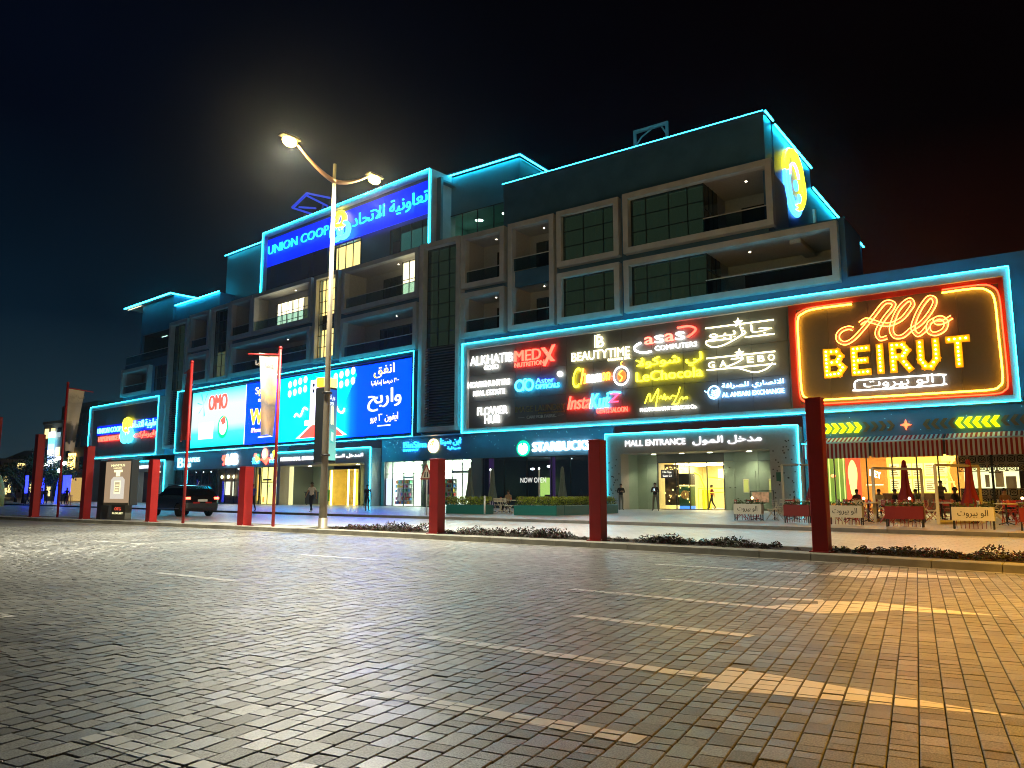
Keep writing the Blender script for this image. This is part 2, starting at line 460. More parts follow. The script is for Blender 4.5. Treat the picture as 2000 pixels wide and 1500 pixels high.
FARPAV = brick_ground('far_pavers', .21, .137, -radians(98.4), ((.20,.19,.17), (.30,.29,.27)), (.05,.045,.04), .40)
SERV = brick_ground('service_road_pavers', .42, .28, radians(4), ((.42,.41,.40), (.50,.49,.48)), (.2,.19,.18), .36, .8)
PLAZ = brick_ground('plaza_tiles', .8, .4, radians(2), ((.33,.31,.295), (.40,.38,.36)), (.15,.14,.13), .38, .7)
EARTH = pbr('dark_ground', (.05,.05,.045), .8, var=.3, scale=.2)
m = M(); m.quad((-1500,-300,-.06), (900,-300,-.06), (900,1500,-.06), (-1500,1500,-.06)); m.build('ground', EARTH, kind='structure')
# road bed (joint sand) with pavers laid on it near the camera, paver texture beyond them
TH = radians(98.367); QX, QY = cos(TH), sin(TH); PX, PY = sin(TH), -cos(TH)
LIM = 30.0
def in_frame(x, y, pad=.16):
    f = -sin(radians(35.6))*x + cos(radians(35.6))*y; r = cos(radians(35.6))*x + sin(radians(35.6))*y
    return f > 2.2 and abs(r/f) < .66*(1+pad) and f < LIM, f
m = M(); pts = [(x, kerb_y(x)+.2) for x, _ in KF]
m.add([(x, y, -.022) for x, y in pts] + [(x, -60, -.014) for x, _ in pts], [(i, i+len(pts), i+1+len(pts), i+1) for i in range(len(pts)-1)])
road = m.build('road', JOINT, kind='structure', at=(0,0,0))
m = M(); xs = [-400, -200, -120, -80, -60, -50, -40, -30, -26]
def lim_line(x): return None
# far part: everything beyond LIM along the view axis
fy = lambda x: (LIM - .2 + sin(radians(35.6))*x)/cos(radians(35.6))     # y on the line f = LIM-.2
L = [(x, kerb_y(x)+.02) for x in (-400,-120,-60,-41.8,-35,-30,-28.7) ]
cut = [(x, max(fy(x), -40)) for x in (-400,-120,-60,-41.8,-35,-30,-28.7)]
for i in range(len(L)-1):
    a, b, c, d = cut[i], cut[i+1], L[i+1], L[i]
    a = (a[0], min(a[1], d[1])); b = (b[0], min(b[1], c[1]))
    if d[1]-a[1] > .05 or c[1]-b[1] > .05: m.quad((*a, -.001), (*b, -.001), (*c, -.001), (*d, -.001))
m.build('far_paving', FARPAV, road)
PAINT = pbr('worn_road_paint', (.88,.86,.83), .6, var=.12, scale=9, bump=.08)
LINES = [((-20.86,10.4),(-18.3,10.4)),((-29.2,10.4),(-26.9,10.4)),((-37,10.4),(-34.8,10.4)),((-11.57,6.79),(-9.5,6.79)),((-19,6.79),(-16.9,6.79)),((-12.7,10.45),(-10.53,10.45)),((-5.95,12.58),(-2.9,12.5)),
         ((-4.85,10.44),(-2.86,10.38)),((-5.3,8.72),(-2.62,8.52)),((-4.17,6.86),(-2.33,6.76)),((-4.6,5.13),(-1.98,5.13)),((-3.53,3.55),(-1.83,3.65)),((-4.1,2.12),(-3.0,2.17)),((-9.47,3.52),(-8.61,3.54)),((-2.95,9.3),(-2.42,9.46)),
         ((-.3,12.7),(1.8,12.4)),((-14.8,3.5),(-12.6,3.5))]
POLYS = [[(-1.99,4.81),(-2.07,5.50),(-0.37,5.22)],[(-2.79,8.62),(-2.70,8.85),(-2.35,9.17),(-2.1,8.52),(-2.21,8.42)],[(-2.47,9.40),(-1.93,9.68),(-1.46,9.38),(-1.79,8.83),(-2.12,8.5),(-2.28,8.74)],
         [(-1.95,9.70),(-0.68,9.3),(-1.54,9.10)],[(-3.16,12.62),(-3.13,13.22),(-2.76,13.6),(-2.35,13.48),(-2.28,12.7),(-2.54,12.26)],[(-2.44,13.51),(-1.04,13.2),(-2.31,12.68)]]
_n, _l = nodes_of(PAINT); _b = _n['Principled BSDF']; _g = _n.new('ShaderNodeNewGeometry')
_z = _n.new('ShaderNodeTexNoise'); _z.inputs['Scale'].default_value = 22; _z.inputs['Detail'].default_value = 8; _z.inputs['Roughness'].default_value = .75; _l.new(_g.outputs['Position'], _z.inputs[0])
_r = ramp(_n, [(0, (.20,.19,.18)), (.26, (.30,.29,.28)), (.32, (.86,.83,.80)), (1, (.90,.89,.86))]); _l.new(_z.outputs[0], _r.inputs[0]); _l.new(_r.outputs[0], _b.inputs['Base Color']); _b.inputs['Roughness'].default_value = .42; _b.inputs['Specular IOR Level'].default_value = .85
for _k in list(_b.inputs['Roughness'].links): _l.remove(_k)
for a, b in LINES:
    d = Vector((b[0]-a[0], b[1]-a[1])).normalized(); nn = Vector((-d.y, d.x))*.072
    POLYS.append([(a[0]+nn.x, a[1]+nn.y), (a[0]-nn.x, a[1]-nn.y), (b[0]-nn.x, b[1]-nn.y), (b[0]+nn.x, b[1]+nn.y)])
def ccw(p): return sum(a[0]*b[1]-b[0]*a[1] for a, b in zip(p, p[1:]+p[:1])) > 0
POLYS = [p if ccw(p) else p[::-1] for p in POLYS]
PB = [(min(a for a, _ in p), max(a for a, _ in p), min(b for _, b in p), max(b for _, b in p)) for p in POLYS]
def clip(sub, clipper):
    out = sub
    for a, b in zip(clipper, clipper[1:]+clipper[:1]):
        inp = out; out = []
        side = lambda p: (b[0]-a[0])*(p[1]-a[1]) - (b[1]-a[1])*(p[0]-a[0])
        for p, q in zip(inp, inp[1:]+inp[:1]):
            sp, sq = side(p), side(q)
            if sp >= 0: out.append(p)
            if (sp >= 0) != (sq >= 0):
                t = sp/(sp-sq); out.append((p[0]+(q[0]-p[0])*t, p[1]+(q[1]-p[1])*t))
        if len(out) < 3: return []
    return out
ROWP = .132; GAP = .0062
LENS = [.10, .13, .165, .205]
rng = random.Random(3)
singles = []; stuff = M(); paint = M()
def paver(mm, P, Q, ln, dz, tilt, tq=0.):
    w = ROWP/2 - GAP/2; h = ln/2 - GAP/2; c = .004
    def pt(p, q, z): return (P*PX+Q*QX + p*PX+q*QX, P*PY+Q*QY + p*PY+q*QY, z + dz + tilt*p + tq*q)
    v = [pt(-w,-h,-.022), pt(w,-h,-.022), pt(w,h,-.022), pt(-w,h,-.022), pt(-w,-h,-c), pt(w,-h,-c), pt(w,h,-c), pt(-w,h,-c),
         pt(-w+c,-h+c,0), pt(w-c,-h+c,0), pt(w-c,h-c,0), pt(-w+c,h-c,0)]
    mm.add(v, [(8,9,10,11)[::-1]] + [(i, 4+i, 4+(i+1)%4, (i+1)%4) for i in range(4)] + [(4+i, 8+i, 8+(i+1)%4, 4+(i+1)%4) for i in range(4)])
    return [(x, y) for x, y, z in v[8:12]]
rows = range(int(-40/ROWP), int(14/ROWP))
allp = []
for k in rows:
    P = k*ROWP; Q = -6 + rng.random()*.3
    far = abs(P) > 9
    while Q < 40:
        ln = rng.choice(LENS)
        x = P*PX + (Q+ln/2)*QX; y = P*PY + (Q+ln/2)*QY
        ok, f = in_frame(x, y)
        if ok and y < kerb_y(x) - .17: allp.append((f, P, Q+ln/2, ln, x, y))
        Q += ln
allp.sort()
# the nearest stones that the frame really holds become objects of their own
nsing = 0
PMESH = {}
for ln in LENS:
    mm = M(); w = ROWP/2 - GAP/2; h = ln/2 - GAP/2; c = .004
    mm.bev(-w, w, -h, h, -.022, 0, c); PMESH[ln] = mm.mesh('paver', PAVO)
for f, P, Q, ln, x, y in allp:
    dz = rng.gauss(0, .0011) - (.004 if rng.random() < .015 else 0); tilt = rng.gauss(0, .010); tq = rng.gauss(0, .007)
    r = cos(radians(35.6))*x + sin(radians(35.6))*y
    if nsing < 299 and f > 3.35 and abs(r/f) < .665:
        o = bpy.data.objects.new('paver', PMESH[ln]); COL.objects.link(o); o.parent = road
        o.location = (x, y, dz); o.rotation_euler = (tq, tilt, TH - pi/2)
        nsing += 1
        w = ROWP/2-GAP/2-.004; h = ln/2-GAP/2-.004
        q4 = [(x + a*PX + b*QX, y + a*PY + b*QY) for a, b in ((-w,-h),(w,-h),(w,h),(-w,h))]
    else:
        q4 = paver(stuff, P, Q, ln, dz, tilt, tq)
    if not ccw(q4): q4 = q4[::-1]
    for pi_, (p, bb) in enumerate(zip(POLYS, PB)):
        if bb[0]-.2 < x < bb[1]+.2 and bb[2]-.2 < y < bb[3]+.2:
            c = clip(q4, p)
            if c: paint.add([(a, b, dz+.0012 + abs(tilt)*.07 + abs(tq)*.1 + pi_*.00012) for a, b in c], [tuple(range(len(c)))])
stuff.build('paver_field', PAV, road, kind='stuff')
paint.build('road_marking', PAINT, kind='structure')
m = M()
for p in POLYS:
    x = sum(a for a, _ in p)/len(p); y = sum(b for _, b in p)/len(p)
    if not in_frame(x, y)[0]: m.add([(a, b, .004) for a, b in p], [tuple(range(len(p)))])
m.build('far_road_marking', PAINT, kind='structure')

# kerb of long stones, planted median behind it
kerb = M(); 
KMAT = pbr('kerb_stone', (.33,.31,.26), .6, var=.22, scale=2.5, bump=.12, bscale=50)
kb = tagit(bpy.data.objects.new('kerb', None), kind='structure'); COL.objects.link(kb); WO[kb] = (0,0,0)
# gutter strip at the kerb foot
def strip(name, x0, x1, o0, o1, z0, z1, mat, step=1.0, line=kerb_y, parent=None, kind='structure', gap=0.):
    mm = M(); x = x0; ps = []
    while x <= x1 + 1e-6: ps.append(x); x += step
    for a, b in zip(ps, ps[1:]):
        P = [(a, line(a)+o0), (b-gap, line(b-gap)+o0), (b-gap, line(b-gap)+o1), (a, line(a)+o1)]
        mm.prismz(P, z0, z1)
    return mm.build(name, mat, parent, kind=kind)
strip('gutter', -140, 14, -.16, 0., -.05, .001, CONC, 1.0, gap=.006)
def stone(a, b, line, o0, o1, z0, z1, mat, parent, name='kerb_stone'):
    mm = M(); g = .006
    ya, yb = line(a), line(b)
    P = [(a+g, ya+o0), (b-g, yb+o0), (b-g, yb+o1), (a+g, ya+o1)]; c = .012
    Q = [(a+g+c, ya+o0+c), (b-g-c, yb+o0+c), (b-g-c, yb+o1-c), (a+g+c, ya+o1-c)]
    mm.add([(x, y, z0) for x, y in P] + [(x, y, z1-c) for x, y in P] + [(x, y, z1) for x, y in Q],
           [(8,9,10,11)] + [(i, (i+1)%4, 4+(i+1)%4, 4+i) for i in range(4)] + [(4+i, 4+(i+1)%4, 8+(i+1)%4, 8+i) for i in range(4)])
    return mm.build(name, mat, parent)
x = -48.
while x < 6: stone(x, x+1.0, kerb_y, 0, .32, -.05, .13, KMAT, kb); x += 1.0
strip('far_kerb', -160, -48, 0, .32, -.05, .13, KMAT, 4.0)
strip('median_paving', -160, 20, .32, .62, -.05, .118, CONC, 1.0, gap=.008)
SOIL = pbr('planting_soil', (.045,.032,.022), .95, var=.4, scale=12, bump=.6, bscale=30)
strip('planting_bed', -19.5, 14, .62, 1.55, -.05, .115, SOIL, 1.0)
strip('median_paving', -160, -19.5, .62, 1.55, -.05, .117, CONC, 1.5, gap=.008)
strip('median_edge', -160, 20, 1.55, 1.75, -.05, .13, KMAT, 1.0, gap=.006)
# service road and plaza
def sheet(name, L1, o1, L2, o2, z, mat, xs):
    mm = M(); a = [(x, interp(L1, x)+o1, z) for x in xs]; b = [(x, interp(L2, x)+o2, z) for x in xs]; n = len(xs)
    mm.add(a+b, [(i, i+1, n+i+1, n+i) for i in range(n-1)])
    return mm.build(name, mat, kind='structure')
XS = [-400,-200,-120,-90,-71.3,-63,-55,-46.9,-40,-34.4,-30,-26.4,-20,-15.5,-10,-7.25,-4,-1.25,5,14,40]
sheet('service_road', KF, 1.7, PK, .05, 0.0, SERV, XS)
pk = tagit(bpy.data.objects.new('plaza_kerb', None), kind='structure'); COL.objects.link(pk); WO[pk] = (0,0,0)
pky = lambda x: interp(PK, x)
x = -72.
DKERB = pbr('dark_kerb_face', (.10,.095,.09), .6, var=.2, scale=3)
while x < 8: stone(x, x+1.6, pky, 0, .18, -.05, G0, DKERB, pk); x += 1.6
sheet('plaza', PK, .17, [(-400,160),(40,160)], 0, G0-.002, PLAZ, XS)
# ---------------------------------------------------------------- the mall
def holed(tf, u0, u1, z0, z1, holes, v0, v1):
    us = sorted({u0, u1, *[min(max(h[0], u0), u1) for h in holes], *[min(max(h[1], u0), u1) for h in holes]})
    zs = sorted({z0, z1, *[min(max(h[2], z0), z1) for h in holes], *[min(max(h[3], z0), z1) for h in holes]})
    mm = M(tf)
    for i in range(len(us)-1):
        j = 0
        while j < len(zs)-1:
            cu = (us[i]+us[i+1])/2
            inside = lambda jj: any(h[0] < cu < h[1] and h[2] < (zs[jj]+zs[jj+1])/2 < h[3] for h in holes)
            if inside(j): j += 1; continue
            k = j
            while k+1 < len(zs)-1 and not inside(k+1): k += 1
            mm.box(us[i], us[i+1], v0, v1, zs[j], zs[k+1]); j = k+1
    return mm
mall = thing('shopping_mall', 'long five storey blue grey mall with cyan lit roof edges and framed window bays', 'building', (-30, A_Y, 0))
ROOMS = {}
def room(tf, u0, u1, v0, v1, z0, z1, name, mats, parent):
    """an open box room behind glass: floor, ceiling, side walls, back wall"""
    mm = M(tf); t = .05
    mm.box(u0, u1, v1, v1+t, z0, z1); mm.box(u0-t, u0, v0, v1+t, z0, z1); mm.box(u1, u1+t, v0, v1+t, z0, z1)
    mm.box(u0, u1, v0, v1, z0-t, z0); mm.box(u0, u1, v0, v1, z1, z1+t)
    return mm.build(name, mats, parent)
def glazing(tf, par, u0, u1, z0, z1, v, cols, rws, gmat=None, bar=.05, gname='pane'):
    """panes as sub-parts, one mullion grid"""
    us = cols if isinstance(cols, list) else [u0+(u1-u0)*i/cols for i in range(cols+1)]
    zs = rws if isinstance(rws, list) else [z0+(z1-z0)*i/rws for i in range(rws+1)]
    for a, b in zip(us, us[1:]):
        for c, d in zip(zs, zs[1:]):
            M(tf).box(a+bar/2, b-bar/2, v+.02, v+.035, c+bar/2, d-bar/2).build(gname, gmat or PGLASS, par)
    for a in us: M(tf).box(a-bar/2, a+bar/2, v-.03, v+.06, z0, z1).build('mullion', MULL, par)
    for c in zs: M(tf).box(u0+bar/2, u1-bar/2, v-.028, v+.058, c-bar/2, c+bar/2).build('transom', MULL, par)
def balustrade(tf, par, u0, u1, v, z):
    M(tf).box(u0+.02, u1-.02, v, v+.02, z, z+1.02).build('balustrade_glass', BGLASS, par)
    M(tf).box(u0+.01, u1-.01, v-.02, v+.04, z+1.02, z+1.09).build('handrail', STEEL, par)
def dlight(tf, par, u, v, z, r=.09, mat=None):
    c = tf(u, v, z)
    M().lathe([(r*1.25, -.015), (r*1.25, 0)], 10, c).build('light_ring', WHITEP, par)
    M().lathe([(r, -.022), (r, -.016)], 10, c).build('downlight', mat or DOWN, par)
DIML = em('dim_downlight', (1., .85, .65), 14)
FW = .42
def frame(tf, u0, u1, z0, z1, v0=.45, v1=1.05, w=FW, label=None):
    mm = M(tf)
    mm.box(u0, u1, v0, v1, z1-w, z1); mm.box(u0, u1, v0, v1, z0, z0+w)
    mm.box(u0, u0+w, v0, v1, z0+w, z1-w); mm.box(u1-w, u1, v0, v1, z0+w, z1-w)
    return mm.build('window_bay', TAUPE, mall, label=label) if label else mm.build('window_bay', TAUPE, mall)
def glass_bay(tf, u0, u1, z0, z1, cols, rws, lit=None, label=None):
    b = frame(tf, u0, u1, z0, z1, label=label)
    a, c, d, e = u0+FW, u1-FW, z0+FW, z1-FW
    glazing(tf, b, a, c, d, e, .85, cols, rws)
    curtain(tf, b, a, c, d, e, 1.15, lit)
    return b
def curtain(tf, b, a, c, d, e, v, mat=None, name='curtain'):
    mm = M(tf); n = max(6, int((c-a)/.22)); xs = [a+(c-a)*i/n for i in range(n+1)]
    vs = []
    for z in (d, e):
        for i, x in enumerate(xs): vs.append((x, v + .035*(i % 2), z))
    mm.add(vs, [(i, i+1, n+2+i, n+1+i) for i in range(n)])
    mm.build(name, mat or CURT, b)
def balcony(tf, b, u0, u1, z0, z1, depth=2.1, door=(.45, 1.), lit=None, rail=True, light=True, cols=3, dmat=None, v0=1.05):
    """recess with side walls, soffit, glazed back wall and a glass balustrade"""
    room(tf, u0, u1, v0, v0+depth, z0, z1, 'balcony_recess', BAYWALL, b)
    da, db = u0+(u1-u0)*door[0], u0+(u1-u0)*door[1]-.03
    vb = v0+depth-.12
    z1d = z0+(z1-z0)*.80
    us = [da+(db-da)*i/cols for i in range(cols+1)]
    for i, (a, c) in enumerate(zip(us, us[1:])):
        mt = (lit[i] if isinstance(lit, list) else lit) or dmat or DARKW
        M(tf).box(a+.03, c-.03, vb+.03, vb+.06, z0+.04, z1d-.04).build('balcony_door', mt, b)
    mm = M(tf)
    for a in us: mm.box(a-.03, a+.03, vb, vb+.08, z0, z1d)
    mm.box(da, db, vb+.01, vb+.07, z1d-.03, z1d+.03); mm.build('door_frame', MULL, b)
    if rail: balustrade(tf, b, u0, u1, v0-.35, z0)
    if light: dlight(tf, b, u0+(u1-u0)*.62, v0+depth*.4, z1-.01, .06, DIML)
DARKW = pbr('dark_glazing', (.018,.028,.034), .08, spec=.8)
LITY = em('lit_room_yellow', (1.0,.74,.26), 1.0)
LITYD = em('lit_room_dim', (.75,.62,.28), .16)
LITW = em('lit_room_white', (1.0,.90,.55), 1.5)
LITT = em('lit_room_teal', (.16,.50,.42), .20)
LITC = em('glowing_curtain', (.16,.19,.10), .10, False)  # faint glow put into the curtain colour to lift dark panes

# --- section A window bays
holesA = []
def hA(u0, u1, z0, z1): holesA.append((u0+FW-.02, u1-FW+.02, z0+FW-.02, z1-FW+.02)); return u0, u1, z0, z1
b = frame(TA, *hA(-41.1, -36.6, 18.5, 23.2)); balcony(TA, b, -41.1+FW, -36.6-FW, 18.5+FW, 23.2-FW, door=(.42,1), cols=3)
b = frame(TA, *hA(-41.1, -36.6, 14.22, 18.08)); balcony(TA, b, -41.1+FW, -36.6-FW, 14.22+FW, 18.08-FW, door=(.42,1), cols=3)
b = frame(TA, *hA(-36.18, -31.75, 14.25, 23.2), label='tall window bay with two stacked balconies')
balcony(TA, b, -36.18+FW, -31.75-FW, 14.25+FW, 17.9, door=(.2,1), cols=3)
M(TA).box(-36.18+FW, -31.75-FW, .9, 1.3, 17.9, 19.2).build('spandrel', BLUEGREY, b)
balcony(TA, b, -36.18+FW, -31.75-FW, 19.2, 23.2-FW, door=(.2,1), cols=3)
def c3(a, c): return [a, a+(c-a)*.39, a+(c-a)*.77, c]
def r3(a, c): return [a, a+(c-a)*.33, a+(c-a)*.66, c]
b = glass_bay(TA, *hA(-31.47, -26.02, 18.72, 23.25), c3(-31.47+FW, -26.02-FW), r3(18.72+FW, 23.25-FW), LITC)
b = glass_bay(TA, *hA(-31.47, -26.04, 14.25, 18.22), c3(-31.47+FW, -26.04-FW), r3(14.25+FW, 18.22-FW), LITC)
for (u0, u1, z0, z1, us) in ((-25.64, -14.62, 18.75, 23.35, -19.55), (-25.66, -10.75, 14.3, 18.22, -19.5)):
    b = frame(TA, *hA(u0, u1, z0, z1), label='wide window bay with corner glazing and an open terrace')
    a = u0+FW
    glazing(TA, b, a, us, z0+FW, z1-FW, 1.0, [a, a+1.2, a+3.0, a+4.45, us], r3(z0+FW, z1-FW))
    curtain(TA, b, a, us-.05, z0+FW, z1-FW, 1.35, LITC)
    mm = M(TA).box(us-.03, us+.03, 1.06, 3.6, z0+FW, z1-FW); mm.build('return_glazing', DARKW, b)
    mm = M(TA)
    for q in (1.9, 2.7): mm.box(us+.03, us+.07, q-.03, q+.03, z0+FW, z1-FW)
    mm.box(us+.03, us+.07, 1.06, 3.6, z0+FW+1.9, z0+FW+1.96); mm.build('return_mullion', MULL, b)
    room(TA, us, u1-FW, 1.05, 5.2, z0+FW, z1-FW, 'terrace_recess', BAYWALL, b)
    M(TA).box(us+1.3, u1-FW-.05, 5.05, 5.12, z0+FW+.02, z1-FW-.9).build('terrace_door', DARKW, b)
    balustrade(TA, b, us, u1-FW, .72, z0+FW)
    dlight(TA, b, us+2.6, 2.4, z1-FW-.01, .08, DIML); dlight(TA, b, us+5.6 if u1 > -12 else us+3.9, 3.2, z1-FW-.01, .08, DIML)
M(TA).box(-13.9, -13.2, 1.3, 5.0, 17.45, 17.78).build('soffit_beam', BAYWALL, b)
# wall and roof volumes of section A
holesA.append((-45.28, -41.5, 6.9, 22.8))
holed(TA, -46.0, -37.0, 13.58, 23.3, holesA, 1.0, 1.3).build('upper_wall', BLUEGREY, mall)
holed(TA, -37.0, -15.13, 13.58, 26.9, holesA, 1.0, 1.3).build('upper_wall', BLUEGREY, mall)
holed(TA, -15.13, -10.40, 13.58, 18.5, holesA, 1.0, 1.3).build('upper_wall', BLUEGREY, mall)
M(TA).box(-10.40, 24, 1.0, 1.3, 13.58, 14.6).box(-10.4, 24, 1.3, 30, 14.3, 14.5).build('parapet_wall', BLUEGREY, mall)
mm = M(TA).box(-15.43, -15.13, 1.3, 2.6, 18.5, 26.9); mm.box(-15.43, -15.13, 3.0, 12.6, 18.5, 26.9)
mm.box(-15.43, -15.2, 2.6, 3.0, 18.5, 26.4); mm.build('side_wall', BLUEGREY, mall)
M(TA).box(-15.43, -15.13, 12.6, 31, 14.5, 25.3).box(-40, -15.13, 30.7, 31, 14.5, 25.3).build('rear_block_wall', BLUEGREY, mall)
M(TA).box(-10.7, -10.4, 1.3, 5.3, 13.58, 18.5).box(-15.2, -10.4, 5.3, 5.5, 14, 18.5).box(-15.13, -10.4, 1.3, 5.3, 18.4, 18.5).build('terrace_volume', BLUEGREY, mall)
M(TA).box(-37, -15.2, 1.3, 12.6, 26.55, 26.7).box(-37, -36.7, 1.3, 12.6, 23, 26.9).box(-36.9, -15.2, 12.3, 12.6, 20, 26.9).box(-46, -36.9, 1.3, 5.0, 23.1, 23.3).build('roof_slab', BLUEGREY, mall)
def led(tf, pts, r=.032, mat=None, parent=None, name='light_strip', closed=False):
    # straight runs, mitred by overlapping short balls of the same tube
    return M(tf).tube(pts, r, n=6, closed=closed).build(name, mat or LED, parent or mall)
led(TA, [(-37.0, .82, 26.97), (-15.1, .82, 26.97)], .04)
M(TA).box(-37.05, -15.0, .72, 1.35, 26.85, 26.91).build('roof_edge_trim', BLUEGREY, mall)
led(TA, [(-14.95, .9, 26.93), (-14.95, 2.6, 26.93)], .07); led(TA, [(-14.95, 3.0, 26.8), (-14.95, 12.4, 26.95)], .08)
led(TA, [(-14.95, 12.6, 25.35), (-14.95, 31, 25.35)], .08)
M(TA).box(-15.1, -14.9, 12.62, 13.0, 21.5, 23.6).build('roof_unit_panel', WHITEP, mall)
# tower bay with glazing above and louvres below
def tower_bay(tf, u0, u1, z0, z1, zs, lit=None, litz=None):
    b = frame(tf, u0, u1, z0, z1, v0=.25, label='tall bay of glazing over horizontal louvres')
    a, c = u0+FW, u1-FW
    glazing(tf, b, a, c, zs, z1-FW, .9, 3, 7)
    M(tf).box(a, c, 1.35, 1.4, zs, z1-FW).build('glazing_backing', LITC if not lit else lit, b)
    M(tf).box(a, c, 1.3, 1.4, z0+FW, zs).build('louvre_backing', ROOMDARK, b)
    z = z0+FW+.08
    while z < zs-.1:
        M(tf).add([(a, .72, z), (c, .72, z), (c, .98, z+.13), (a, .98, z+.13), (a, .72, z+.03), (c, .72, z+.03), (c, .98, z+.16), (a, .98, z+.16)],
                  [(0,3,2,1),(4,5,6,7),(0,1,5,4),(2,3,7,6),(1,2,6,5),(3,0,4,7)]).build('louvre', LOUV, b)
        z += .235
    return b
tower_bay(TA, -45.7, -41.1, 6.45, 23.2, 13.9)

# --- section B window bays (turned five degrees)
holesB = []
def hB(u0, u1, z0, z1): holesB.append((u0+FW-.02, u1-FW+.02, z0+FW-.02, z1-FW+.02)); return u0, u1, z0, z1
b = frame(TB, *hB(-11.2, -.2, 18.72, 23.2), label='wide window bay with one white lit room at its right end')
balcony(TB, b, -11.2+FW, -.2-FW, 18.72+FW, 23.2-FW, door=(.28,1), cols=8, lit=[None]*5+[em('red_lit_curtain', (.35,.02,.03), .25), LITW, LITW])
M(TB).box(-3.6, -.7, 1.75, 1.8, 18.72+FW, 22.6).build('lit_corner_window', LITW, b)
glazing(TB, b, -3.6, -.65, 18.72+FW, 22.65, 1.6, 3, 2, glass('stair_glass', (.95,.95,.9), .02))
M(TB).lathe([(.25,0),(.03,.02),(.03,.7),(.3,.72),(.3,.75)], 8, (-1.6, 2.2, 18.72+FW)).build('balcony_table', BLACKP, b)
b = frame(TB, *hB(-11.25, -.35, 13.92, 18.2)); balcony(TB, b, -11.25+FW, -.35-FW, 13.92+FW, 18.2-FW, door=(.25,1), cols=7)
b = frame(TB, *hB(-15.9, -11.9, 14.3, 23.35), label='narrow stair bay with warm yellow lit panes')
for z0, z1, mt in ((14.3+FW, 17.75, LITY), (17.75, 19.3, DARKW), (19.3, 23.35-FW, LITY)):
    M(TB).box(-15.9+FW, -11.9-FW, 1.35, 1.4, z0, z1).build('stair_room', mt, b)
glazing(TB, b, -15.9+FW, -11.9-FW, 14.3+FW, 23.35-FW, .9, 3, 7, glass('stair_glass', (.95,.95,.9), .02))
b = frame(TB, *hB(-27.5, -16.4, 18.75, 23.4), label='wide window bay with cream lit glazing behind the balcony')
balcony(TB, b, -27.5+FW, -16.4-FW, 18.75+FW, 23.4-FW, door=(.2,.8), cols=6, lit=[LITW, LITW, LITW, LITW, LITW, LITYD], depth=1.2)
mm = M(TB)
for i in range(7): mm.box(-25.2+i*1.05, -25.14+i*1.05, 2.02, 2.08, 19.17, 22.1)
for z in (20.1, 21.1): mm.box(-25.2, -18.9, 2.02, 2.07, z, z+.05)
mm.build('glazing_bars', MULL, b)
b = frame(TB, *hB(-31.9, -16.4, 14.42, 18.25)); balcony(TB, b, -31.9+FW, -16.4-FW, 14.42+FW, 18.25-FW, door=(.35,1), cols=8)
b = frame(TB, *hB(-32.3, -27.6, 18.8, 23.4)); balcony(TB, b, -32.3+FW, -27.6-FW, 18.8+FW, 23.4-FW, door=(.4,1), cols=2)
b = frame(TB, *hB(-36.6, -32.35, 14.3, 23.3), label='tall narrow glazed bay with a dim lit lower storey')
glazing(TB, b, -36.6+FW, -32.35-FW, 14.3+FW, 23.3-FW, .9, 2, 6)
M(TB).box(-36.2, -32.8, 1.35, 1.4, 14.7, 17.9).build('stair_room', LITYD, b); M(TB).box(-36.2, -32.8, 1.35, 1.4, 17.9, 22.9).build('glazing_backing', DARKW, b)
b = frame(TB, *hB(-41.9, -37.0, 18.5, 23.2)); balcony(TB, b, -41.9+FW, -37.0-FW, 18.5+FW, 23.2-FW, door=(.35,1), cols=2)
b = frame(TB, *hB(-41.9, -36.9, 14.4, 18.2)); balcony(TB, b, -41.9+FW, -36.9-FW, 14.4+FW, 18.2-FW, door=(.35,1), cols=2)
tower_bay(TB, -46.7, -42.0, 6.8, 22.9, 14.2)
b = frame(TB, *hB(-60.5, -52.3, 14.4, 18.15)); balcony(TB, b, -60.5+FW, -52.3-FW, 14.4+FW, 18.15-FW, door=(.5,1), cols=3)
holesB += [(-46.3, -42.4, 7.2, 22.5), (-51.6, -48.2, 14.6, 17.9)]
holed(TB, -47.5, 0.05, 13.58, 23.5, holesB, 1.0, 1.3).build('upper_wall', BLUEGREY, mall)
holed(TB, -60.7, -47.5, 13.58, 18.9, holesB, 1.0, 1.3).build('upper_wall', BLUEGREY, mall)
b = M(TB).box(-51.6, -48.2, 1.35, 1.4, 14.6, 17.9).build('dark_glazed_panel', DARKW, mall)
glazing(TB, b, -51.6, -48.2, 14.6, 17.9, 1.05, 2, 2)
M(TB).box(-60.7, -60.4, 1.3, 14, 13.6, 18.9).box(-47.5, .3, 1.3, 3.0, 23.2, 23.4).box(-60.7, -47.5, 1.3, 14, 18.7, 18.9).build('lower_roof', BLUEGREY, mall)
